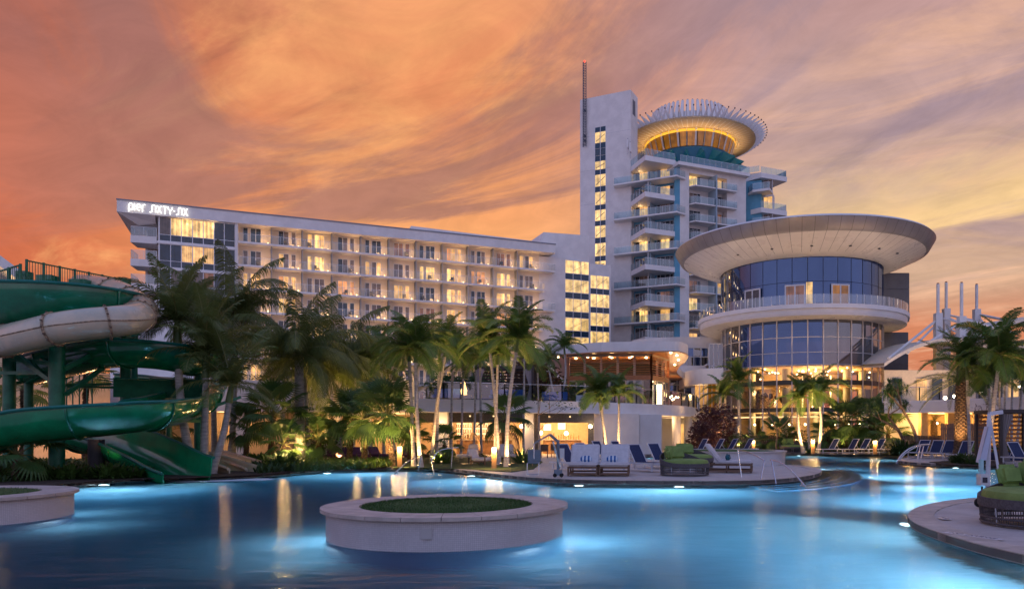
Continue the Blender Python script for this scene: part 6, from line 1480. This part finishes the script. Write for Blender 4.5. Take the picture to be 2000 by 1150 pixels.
palm('thin dark trunked palm behind the handrail', 852, 898, 39, 858, 705, 'manila', 12, .85, .08, .06)
palm('thin palm in front of the bar opening', 940, 893, 43, 938, 718, 'manila', 14, 1.0, .08, .06)
palm('left palm of the slender group above the right bollard', 974, 911, 36, 957, 688, 'manila', 18, .98, .09, .065, bend=.1)
palm('middle slender palm crossing behind its neighbour by the right bollard', 966, 903, 37.5, 972, 712, 'manila', 12, .8, .085, .06)
palm('right slender palm leaning right above the shell chairs', 989, 914, 34, 1008, 688, 'manila', 19, 1.0, .105, .07, bend=-.2)
palm('short manila palm behind the slender group', 925, 886, 46, 930, 722, 'manila', 13, .9, .08, .06)
palm('manila palm between the slender group and the terrace palms', 1022, 886, 47, 1024, 700, 'manila', 13, .85, .08, .06)
palm('dark terrace palm curving up just left of the pavilion', 1093, 785, 56, 1103, 692, 'manila', 14, .85, .09, .065, base=ZT, bend=.5)
palm('smaller terrace palm leaning left of the curved one', 1088, 785, 57, 1071, 712, 'manila', 11, .75, .08, .06, base=ZT, bend=-.2)
palm('left palm of the uplit pair in front of the white wall', 1186, 876, 45, 1171, 786, 'manila', 15, .98, .09, .06, bend=.1)
palm('second stem palm just left in the uplit pair', 1181, 876, 45.5, 1176, 790, 'manila', 10, .8, .07, .05)
palm('right palm of the uplit pair in front of the white wall', 1208, 876, 45, 1209, 788, 'manila', 13, .85, .08, .06)
palm('tall palm in front of the left side of the rotunda', 1443, 870, 62, 1443, 762, 'manila', 15, 1.25, .13, .09)
palm('shorter palm left of the tall one at the rotunda', 1411, 868, 66, 1412, 786, 'manila', 13, 1.15, .11, .08)
palm('left one of the two leaning palms lit from below across the pool', 1570, 884, 56, 1559, 795, 'manila', 15, 1.05, .13, .09, bend=-.45)
palm('right one of the two leaning palms lit from below across the pool', 1597, 884, 56, 1601, 784, 'manila', 16, 1.15, .13, .09, bend=.4)
palm('thin middle palm between the two leaning lit palms', 1580, 880, 58, 1581, 778, 'manila', 10, .9, .07, .05)
palm('thick date palm with a rough diamond-patterned trunk lit from its foot', 1876, 878, 44, 1880, 742, 'date', 32, 1.16, .36, .34, ring=False)
palm('bright green palm with a thin trunk just right of the date palm', 1895, 902, 38, 1889, 742, 'manila', 16, 1.12, .09, .065)
palm('large bright palm leaning right at the right side of the pool', 1921, 905, 36, 1949, 724, 'manila', 19, 1.28, .125, .08, bend=.1)
palm('palm close behind the large leaning one, trunk slightly bowed', 1922, 900, 38, 1931, 758, 'manila', 12, .95, .08, .06, bend=.3)
palm('thin brown trunk palm to the left of the cabana', 1953, 888, 44, 1953, 740, 'manila', 12, 1.0, .08, .06)
palm('second thin brown trunk palm beside the cabana', 1961, 888, 44, 1963, 752, 'manila', 9, .85, .07, .06)
palm('palm at the right edge rising past the cabana roof', 1984, 880, 46, 1996, 755, 'manila', 16, 1.2, .09, .07)
palm('small palm behind the date palm, above the slatted fences', 1824, 866, 60, 1824, 822, 'date', 14, .5, .25, .22, ring=False)
palm('slender palm behind the left wall globe lamp', 880, 886, 46, 884, 706, 'manila', 14, .95, .08, .06)
palm('slender palm just left of the bar opening', 900, 886, 45, 905, 722, 'manila', 12, .85, .07, .055)
palm('slim palm behind the fan palm clump', 690, 886, 44, 694, 730, 'manila', 13, .95, .08, .06)
palm('slim palm between the shaggy palm and the twin trunks', 750, 888, 43, 745, 716, 'manila', 14, .95, .08, .06)
palm('slim palm left of the uplit palm pair', 1054, 884, 48, 1050, 728, 'manila', 12, .8, .07, .055)
palm('slim palm at the right edge beside the cabana post', 1975, 886, 43, 1977, 738, 'manila', 13, 1.0, .08, .06)
# fan palms
def fan_mesh(name, Rf, pet, seed, m_=leaf_f, n=26, span=310, cup=.25):
    q_ = random.Random(seed); m = MB(); m.cur = 1; sag = .18*pet
    P0 = [Vector((0, 0, 0)), Vector((pet*.5, 0, sag*.6)), Vector((pet, 0, 0))]; m.tube(P0, [.02, .014, .01], 4); m.cur = 0; c_ = P0[-1]
    for k in range(n):
        a0 = rad(-span/2+span*k/n); a1 = rad(-span/2+span*(k+1)/n); am = (a0+a1)/2; Rk = Rf*(.82+.18*math.cos(am))*q_.uniform(.92, 1.05)
        def pt(a, r, dzz): x, y = math.cos(a)*r, math.sin(a)*r; return c_+Vector((x*.92, y, -cup*r*r/Rf*.9+dzz-.16*x))
        rid = .03*Rf; h = .62*Rk
        m.add([c_, pt(a0, h, 0), pt(am, h, rid), pt(a1, h, 0)], [(0, 1, 2), (0, 2, 3)])
        tipd = pt(am, Rk, -.12*Rf*q_.uniform(.3, 1.6)); w0, w1 = pt(a0+(am-a0)*.05, h, 0), pt(a1-(a1-am)*.05, h, 0); o = len(m.v); m.add([w0, pt(am, h, rid), w1, tipd], [(0, 1, 3), (1, 2, 3)])
    return m.mesh(name, [m_, MAT['rachis']])
FAN = [fan_mesh('fan_leaf', .62, .85, s_) for s_ in (1, 2)]+[fan_mesh('fan_leaf', .62, .7, 3, cup=.6)]
def fanpalm(label, px, py, z, tx, ty, n=18, s=1., r0=.12, base=None, shaggy=True):
    rr = random.Random(int(px*3+py)); b0 = DZ if base is None else base; x0, y0 = XZ(px, z), z; x1, y1, z1 = W(tx, ty, z); th = thing('fan_palm', label, 'fan palm', (x0, y0, b0)); d = Vector((x1-x0, y1-y0, z1-b0))
    m = MB().tube([d*i/8 for i in range(9)], [r0*(1.15-.3*i/8) for i in range(9)], 9)
    for i in range(int(d.z/.09)):
        p = d*((i+.5)/(d.z/.09))
        for k in range(6): a = rr.uniform(0, 6.28); m.cbox(p+Vector((math.cos(a)*r0, math.sin(a)*r0, 0)), (.06, .07, .1), Matrix.Rotation(a, 3, 'Z') @ Matrix.Rotation(-.6, 3, 'Y'))
    m.build('trunk', trunk_d, th)
    for i in range(n):
        e = (i+.5)/n; el_ = rad(82-115*e+rr.uniform(-8, 8)); o = put('fan_leaf', FAN[2 if e > .7 else rr.randrange(2)], th, d, (rr.uniform(-.3, .3), -el_, i*2.4+rr.uniform(-.3, .3)), s*rr.uniform(.85, 1.15))
    return th
fanpalm('green fan palm in front of the left white wall, pale fan facing the pool', 528, 882, 36, 533, 812, 24, 1.45, .13)
fanpalm('low drooping fan palm at the foot of the stout coconut palm', 553, 895, 34, 553, 868, 12, .95, .09)
fanpalm('left fan palm of the clump by the lit fern bed', 682, 898, 37, 686, 832, 22, 1.35, .12)
fanpalm('middle fan palm of the clump with a bearded trunk', 712, 902, 36, 712, 818, 22, 1.3, .12)
fanpalm('right fan palm of the clump with bright yellow-lit fans beside the bollard', 767, 906, 34.5, 756, 818, 26, 1.5, .12)
fanpalm('fan palm in the bottom left corner before the green slide', 32, 924, 24.5, 33, 888, 15, 1.12, .11)
fanpalm('small fan palm low at the left edge', -6, 918, 26, -6, 893, 10, .8, .09)
fanpalm('dark fan palm behind the palm trio, in front of the white wall', 480, 880, 38, 482, 838, 16, 1.1, .10)
fanpalm('fan palm behind the green exit flume', 260, 880, 37, 262, 848, 14, 1.15, .1)
fanpalm('second fan palm behind the green exit flume', 325, 880, 37.5, 327, 842, 14, 1.2, .1)
fanpalm('lit fan palm seen between the slide tower columns', 45, 870, 40, 46, 760, 16, 1.3, .12)
fanpalm('fan palm seen behind the slide tower stairs', 165, 870, 41, 168, 730, 16, 1.2, .12)
fanpalm('dark fan palm before the bar opening, among the slender trunks', 985, 893, 41, 985, 818, 18, 1.3, .11)
fanpalm('dark fan palm in front of the rotunda, left of the far loungers', 1652, 872, 60, 1650, 830, 22, 1.9, .2)
fanpalm('wide dark fan palm in front of the right side of the rotunda', 1702, 872, 60, 1702, 826, 24, 2.1, .2)
fanpalm('spreading fan palm shrub behind the far handrail', 1735, 876, 57, 1735, 846, 18, 1.6, .15)
fanpalm('dark low fan palm beside the palm pair, under the rotunda', 1618, 876, 60, 1616, 852, 14, 1.4, .13)
fanpalm('low fan palm left of the thin palm pair across the pool', 1520, 872, 60, 1520, 852, 14, 1.4, .13)
fanpalm('low fan palm in the shade right of the left bollard', 800, 893, 40, 801, 862, 14, 1.05, .1)
fanpalm('low fan palm left of the bar opening', 868, 895, 40, 868, 868, 12, .9, .09)
fanpalm('low fan palm behind the fern bed, near the coconut palms', 620, 897, 38, 622, 858, 16, 1.15, .1)
fanpalm('small fan palm before the left slatted fence', 1480, 870, 60, 1480, 862, 10, 1.1, .1)
# leafy shrubs and small trees
def leaf_cloud(m, cx_, cy_, cz_, rx, ry, rz, n, s, rr, shell=.5):
    for _ in range(n):
        while True:
            p = Vector((rr.uniform(-1, 1), rr.uniform(-1, 1), rr.uniform(-1, 1)))
            if shell*shell < p.length_squared < 1: break
        c_ = Vector((cx_+p.x*rx, cy_+p.y*ry, cz_+p.z*rz)); a = Vector((rr.gauss(0, 1), rr.gauss(0, 1), rr.gauss(0, .6))).normalized(); b_ = a.cross(Vector((rr.gauss(0, 1), rr.gauss(0, 1), rr.gauss(0, 1)))).normalized(); l = s*rr.uniform(.7, 1.3)
        m.add([c_-a*l, c_+b_*l*.38, c_+a*l, c_-b_*l*.38], [(0, 1, 2, 3)])
def bush(label, px, py, z, w, h, m_=None, n=420, s=.09, base=None, name='leafy_shrub', upright=False, cat='shrub', seed=3):
    rr = random.Random(int(px*5+py*3)); b0 = DZ if base is None else base; th = thing(name, label, cat, (XZ(px, z), z, b0)); m = MB()
    if upright:
        for k in range(n):
            a = rr.uniform(0, 6.283); e = rr.uniform(.25, 1.35); L_ = h*rr.uniform(.6, 1.1); r_ = w*.35*rr.random(); d = Vector((math.cos(a)*math.cos(e), math.sin(a)*math.cos(e), math.sin(e))); p0 = Vector((math.cos(a)*r_, math.sin(a)*r_, 0)); sd = Vector((-math.sin(a), math.cos(a), 0))*s*.5
            p1 = p0+d*L_*.6; p2 = p0+d*L_+Vector((0, 0, -.22*L_)); m.add([p0-sd*.4, p0+sd*.4, p1+sd, p1-sd, p2], [(0, 1, 2, 3), (3, 2, 4)])
    else:
        for k in range(5): leaf_cloud(m, rr.uniform(-.45, .45)*w*.6, rr.uniform(-.3, .3)*w*.5, h*rr.uniform(.35, .6), w*.36, w*.34, h*.42, n//5, s, rr)
        for k in range(6): a = k*1.05; m2 = MB()
    st_ = MB()
    for k in range(6): a = k*1.05+.3; st_.tube([(0, 0, -.02), (math.cos(a)*w*.12, math.sin(a)*w*.1, h*.3), (math.cos(a)*w*.28, math.sin(a)*w*.25, h*.62)], [.03, .02, .008], 5)
    st_.build('stems', bark, th); m.build('foliage', m_ or leaf_s, th); return th
for a in [('low fern-like shrub at the far left by the pool coping', 95, 930, 25.5, 1.5, .62, fern_m, 260, .10, True), ('feathery philodendron shrub left of the dark pier', 135, 932, 25.2, 1.5, .7, fern_m, 300, .10, True), ('feathery shrub right of the dark pier beside the green exit', 215, 934, 25.6, 1.4, .75, fern_m, 300, .1, True), ('second feathery shrub touching the green slide exit', 255, 935, 25.8, 1.2, .6, fern_m, 220, .09, True),
    ('broad leafed shrub by the cream slide exits', 548, 918, 31.5, 1.9, .95, leaf_s, 330, .12, True), ('dark shrub between the cream exits and the fan palm', 505, 905, 34.5, 1.8, .9, leaf_s, 300, .12, True), ('climbing sea grape with round dark leaves before the white wall', 616, 880, 41, 2.0, 3.6, leaf_s, 1100, .12, False), ('sea grape bush between the coconut trunks', 645, 885, 42, 1.7, 2.6, leaf_s, 900, .12, False),
    ('pale lit grassy shrub left of the right handrail', 862, 905, 38, 1.3, .9, fern_m, 220, .06, True), ('dark leafy clump beside the left shell chair', 945, 905, 38.5, 1.1, .7, leaf_s, 160, .08, False), ('spiky lit clump right of the shell chairs', 1022, 903, 38, 1.2, 1.2, leaf_f, 150, .06, True),
    ('purple leafed shrub at the left of the rotunda, taller part', 1392, 878, 60, 3.2, 4.3, leaf_p, 2000, .17, False), ('purple leafed shrub at the left of the rotunda, lower part', 1368, 880, 58, 2.4, 2.6, leaf_p, 1200, .16, False), ('green shrub behind the far loungers', 1430, 876, 60, 3.0, 1.9, leaf_s, 420, .13, False), ('dark shrub mass under the rotunda, left of centre', 1552, 874, 61, 3.2, 2.4, leaf_s, 600, .13, False), ('dark shrub mass in front of the right half of the rotunda', 1640, 876, 62, 3.6, 2.2, leaf_s, 560, .13, False), ('shrub behind the row of far blue loungers', 1690, 876, 59, 3.2, 1.8, leaf_s, 460, .12, False), ('low dense shrub left of the arched handrails', 1765, 880, 50, 2.4, 1.6, leaf_s, 420, .11, True),
    ('glossy lit shrub at the water edge below the leaning palms', 1880, 905, 37.6, 1.5, .75, leaf_s, 300, .10, True), ('small dark shrub right of the leaning palm bases', 1905, 908, 36.2, 1.2, .6, leaf_s, 200, .09, True), ('dark bush beside the cabana curtains', 1962, 899, 41, 2.0, 1.1, leaf_s, 380, .10, False), ('small shrub with yellow glow under the pair of far palms', 1584, 884, 56.5, 1.6, .6, fern_m, 160, .08, True)]:
    bush(a[0], a[1], a[2], a[3], a[4], a[5], a[6], a[7], a[8], upright=a[9])
for a in [('reddish green tree on the terrace left of the pavilion', 1050, 785, 60, 4.2, 4.6, leaf_o, 2600, .2, ZT), ('dark green tree on the terrace behind the slender palms', 1080, 785, 64, 3.6, 3.2, leaf_s, 1800, .2, ZT), ('dark leafy tree behind the cabanas', 930, 780, 66, 5, 3.4, leaf_s, 1700, .22, ZT), ('terrace tree behind the twin palms', 880, 780, 60, 4, 3.0, leaf_s, 1500, .2, ZT), ('dark hedge clump on the terrace behind the blue sofa', 1112, 785, 56, 2.2, 1.6, leaf_s, 320, .11, ZT)]:
    bush(a[0], a[1], a[2], a[3], a[4], a[5], a[6], a[7], a[8], base=a[9], name='leafy_tree', cat='tree')
bush('large potted plant in a white pot on the terrace behind the palm pair', 1135, 785, 54, .9, 1.0, leaf_s, 160, .1, base=ZT+.5, name='potted_plant', cat='potted plant')
pot = [o for o in bpy.data.objects if o.name.startswith('potted_plant')][0]; MB().box(-.35, .35, -.35, .35, -.5, .05).build('pot', white2, pot)
for k in range(9):
    pxx_ = 470+k*38
    bush(['low hedge clump on the white planter wall, %s' % s_ for s_ in ('far left', 'behind the fan palm', 'left of the stout coconut palm', 'right of the stout coconut palm', 'below the pale cabana curtains', 'behind the second coconut palm', 'right of the second coconut palm', 'above the fan palm clump', 'at the right end of the wall')][k], pxx_, 742, 46.6, 1.6, .55, leaf_s, 170, .08, base=4.93, name='hedge_clump', cat='hedge')
# bare and branching trees
def branch_tree(label, px, py, z, h, lean, m_leaf, nl, ls, depth=4, base=None, name='slender_tree', spread=.6, th0=.07, tuft=False, seed=1):
    rr = random.Random(seed); b0 = DZ if base is None else base; th = thing(name, label, 'tree', (XZ(px, z), z, b0)); tr = MB(); lf = MB(); tips = []
    def go(p, d, L_, r, k):
        n = 4; pts = [p]; dd = d
        for i in range(n): dd = (dd+Vector((rr.gauss(0, .12), rr.gauss(0, .12), rr.gauss(0, .05)))).normalized(); pts.append(pts[-1]+dd*L_/n)
        tr.tube(pts, [r*(1-.3*i/n) for i in range(n+1)], 6)
        if k == 0: tips.append((pts[-1], dd)); return
        for j in range(2 if rr.random() < .5 else 3): go(pts[-1], (dd+Vector((rr.gauss(0, spread), rr.gauss(0, spread), rr.uniform(0, .35)))).normalized(), L_*rr.uniform(.6, .8), r*.66, k-1)
    go(Vector((0, 0, 0)), Vector((lean, 0, 1)).normalized(), h*.38, th0, depth)
    for p, d in tips:
        if tuft:
            for _ in range(nl):
                a = Vector((rr.gauss(0, 1), rr.gauss(0, 1), rr.gauss(.3, .8))).normalized(); s_ = a.cross(Vector((0, 0, 1))).normalized()*.025; p2 = p+a*ls*.6; p3 = p+a*ls+Vector((0, 0, -.25*ls)); lf.add([p-s_*.4, p+s_*.4, p2+s_, p2-s_, p3], [(0, 1, 2, 3), (3, 2, 4)])
        else: leaf_cloud(lf, p.x, p.y, p.z, .35, .35, .28, nl, ls, rr, 0)
    tr.build('trunk', bark, th, True); lf.build('crown', m_leaf, th); return th
branch_tree('slender young tree with a flat crown in front of the terrace wall', 1040, 908, 35, 3.6, .0, leaf_s, 9, .07, 3, spread=.9, th0=.035, seed=4)
branch_tree('thin bare russet tree in front of the rotunda', 1517, 876, 58, 4.6, .02, leaf_o, 7, .07, 4, spread=.35, th0=.07, seed=9)
branch_tree('left branching dragon tree with spiky tufts beside the rotunda', 1778, 872, 50, 5.3, -.2, leaf_f, 60, .6, 3, spread=.6, th0=.13, tuft=True, seed=5)
branch_tree('right branching dragon tree with spiky tufts, lit from below', 1795, 873, 49, 5.7, .12, leaf_f, 60, .6, 3, spread=.55, th0=.13, tuft=True, seed=12)
branch_tree('bare flowering tree under the right terrace between palm trunks', 1915, 868, 50, 3.4, .0, leaf_p, 5, .07, 4, spread=.5, th0=.06, seed=21)
# ground cover masses
def cover(name, label, quad_px, n, h, m_, s, base=DZ, cat='ground cover', seed=1):
    rr = random.Random(seed); m = MB(); A, B, C_, D_ = [Vector((*p, 0)) for p in quad_px]
    for _ in range(n):
        u_, v_ = rr.random(), rr.random(); p = (A*(1-u_)+B*u_)*(1-v_)+(D_*(1-u_)+C_*u_)*v_; p.z = base; a = rr.uniform(0, 6.283); e = rr.uniform(.4, 1.3); L_ = h*rr.uniform(.5, 1.2); d = Vector((math.cos(a)*math.cos(e), math.sin(a)*math.cos(e), math.sin(e))); sd = Vector((-math.sin(a), math.cos(a), 0))*s*.5
        p1 = p+d*L_*.6; p2 = p+d*L_+Vector((0, 0, -.2*L_)); m.add([p-sd*.4, p+sd*.4, p1+sd, p1-sd, p2], [(0, 1, 2, 3), (3, 2, 4)])
    m.build(name, m_, kind='stuff', label=label, category=cat)
def gpx(px, py): return G(px, py, DZ)
cover('fern_bed', 'bright lit fern bed along the pool edge left of the bollard', [gpx(575, 922), gpx(762, 913), gpx(762, 903), gpx(575, 905)], 5200, .5, fern_m, .05, seed=2)
cover('fern_bed', 'dark leafy ground cover between the cream slides and the ferns', [gpx(505, 926), gpx(580, 920), gpx(580, 900), gpx(440, 898)], 2600, .55, leaf_s, .08, seed=3)
cover('undergrowth', 'dark undergrowth beneath the water slides', [gpx(-60, 946), gpx(300, 931), gpx(380, 905), gpx(-60, 900)], 5200, .42, leaf_s, .08, seed=4)
cover('undergrowth', 'low planting below the rotunda along the far pool edge', [gpx(1490, 882), gpx(1765, 883), gpx(1765, 873), gpx(1340, 875)], 4200, .8, leaf_s, .12, seed=5)
cover('undergrowth', 'planting behind the loungers at the right', [gpx(1760, 884), gpx(2010, 890), gpx(2010, 880), gpx(1770, 878)], 2600, .7, leaf_s, .1, seed=6)
# planting soil and lawns lie on the paving
def bed(name, pts, m_, dzz=.006): MB().prism([gpx(*p) for p in pts], DZ+.002, DZ+dzz, bottom=False).build(name, m_, kind='structure')
bed('planting_bed', [(-200, 962), (0, 955), (100, 948), (200, 939.5), (295, 935), (380, 933), (455, 929.5), (520, 926), (580, 921), (640, 917), (700, 915), (765, 913.5), (768, 904), (600, 895), (400, 884), (-200, 884)], mulch_m, .03)
bed('lawn', [(768, 914), (830, 914.5), (900, 916.5), (1000, 922), (1042, 916), (1060, 902), (1040, 893), (770, 893)], lawn_m, .03)
bed('planting_bed', [(1360, 882), (1470, 883), (1560, 883.6), (1740, 883.6), (1775, 883), (1775, 866), (1340, 866)], mulch_m, .03)
bed('planting_bed', [(1815, 903), (1845, 908), (1925, 911), (1965, 909.5), (1960, 902), (1890, 899)], mulch_m, .05)
bed('lawn', [(1790, 882), (2020, 890), (2020, 876), (1790, 873)], lawn_m, .03)
# uplights in the planting
def up(px, z, h, label, pw=55, tgt=(0, .1, 1), col=(1, .56, .2), spot=95):
    x = XZ(px, z); th = thing('garden_uplight', label, 'uplight', (x, z, h)); MB().cyl(0, 0, 0, .12, .05, 10).build('housing', frame_d, th); MB().cyl(0, 0, .121, .13, .042, 10).build('lens', lamp_w, th)
    l = lamp('SPOT', (0, 0, .2), pw*4.6, col, .04, th, name='uplight_lamp', spot=spot); aim(l, tgt)
for k, (px, z, tgt, pw, lb_) in enumerate([(590, 36.6, (-.05, .25, 1), 330, 'garden uplight at the foot of the stout coconut palm'), (572, 34, (.1, .3, 1), 80, 'garden uplight in the ferns left of the stout palm'), (640, 40, (0, .1, 1), 260, 'garden uplight between the coconut palms'), (662, 41, (0, .15, 1), 300, 'garden uplight at the foot of the second coconut palm'), (702, 34.8, (.1, .3, 1), 190, 'garden uplight under the fan palm clump'), (745, 33.6, (.1, .3, 1), 190, 'garden uplight under the right fan palm'), (725, 43.8, (0, .1, 1), 260, 'garden uplight under the shaggy coconut palm'), (816, 33.0, (0, .2, 1), 130, 'garden uplight at the foot of the twin palms'), (846, 37.2, (.05, .1, 1), 130, 'garden uplight at the palm by the right handrail'), (945, 36.5, (0, .3, 1), 130, 'garden uplight near the left shell chair'), (978, 35.2, (0, .15, 1), 150, 'garden uplight at the slender palm group'), (995, 33.6, (.05, .1, 1), 130, 'garden uplight at the right slender palm'), (1188, 44.3, (-.06, .1, 1), 150, 'left garden uplight at the palm pair before the white wall'), (1206, 44.3, (0, .1, 1), 150, 'right garden uplight at the palm pair before the white wall'), (1574, 55.3, (-.1, .1, 1), 420, 'left garden uplight at the leaning palms across the pool'), (1594, 55.3, (.05, .1, 1), 420, 'right garden uplight at the leaning palms across the pool'), (1443, 60.5, (0, .1, 1), 280, 'garden uplight below the tall palm at the rotunda'), (1873, 42.6, (.03, .2, 1), 420, 'garden uplight at the thick date palm'), (1790, 47.5, (0, .2, 1), 260, 'garden uplight under the branching dragon trees'), (1893, 37.2, (0, .1, 1), 130, 'garden uplight at the bright green palm'), (1930, 35.2, (.08, .1, 1), 160, 'garden uplight at the large leaning palm'), (1517, 57, (0, .1, 1), 160, 'garden uplight under the russet tree'), (1650, 58.2, (0, .2, 1), 110, 'garden uplight under the rotunda fan palms'), (1022, 37, (0, .2, 1), 90, 'garden uplight at the spiky clump'), (862, 37, (0, .3, 1), 90, 'garden uplight at the pale grassy shrub'), (1385, 58.5, (.1, .2, 1), 130, 'garden uplight under the purple shrub'), (170, 26.0, (.1, .5, 1), 10, 'added uplight brightening the green slide from below'), (560, 32.3, (.3, .2, .6), 45, 'garden uplight at the pool end of the fern bed')]):  # the one under the green slide is added to brighten it
    up(px, z, DZ+.02, lb_, pw, tgt)
    if k in (1, 4, 5, 27, 0): lamp('POINT', (XZ(px, z), z-.5, DZ+.85), 34, (1, .62, .22), .08, [o for o in bpy.data.objects if o.get('label') == lb_][0], name='fern_fill').matrix_parent_inverse = Matrix.Translation((-XZ(px, z), -z, -DZ-.02))  # bare point lamps added above the ferns to brighten the bed
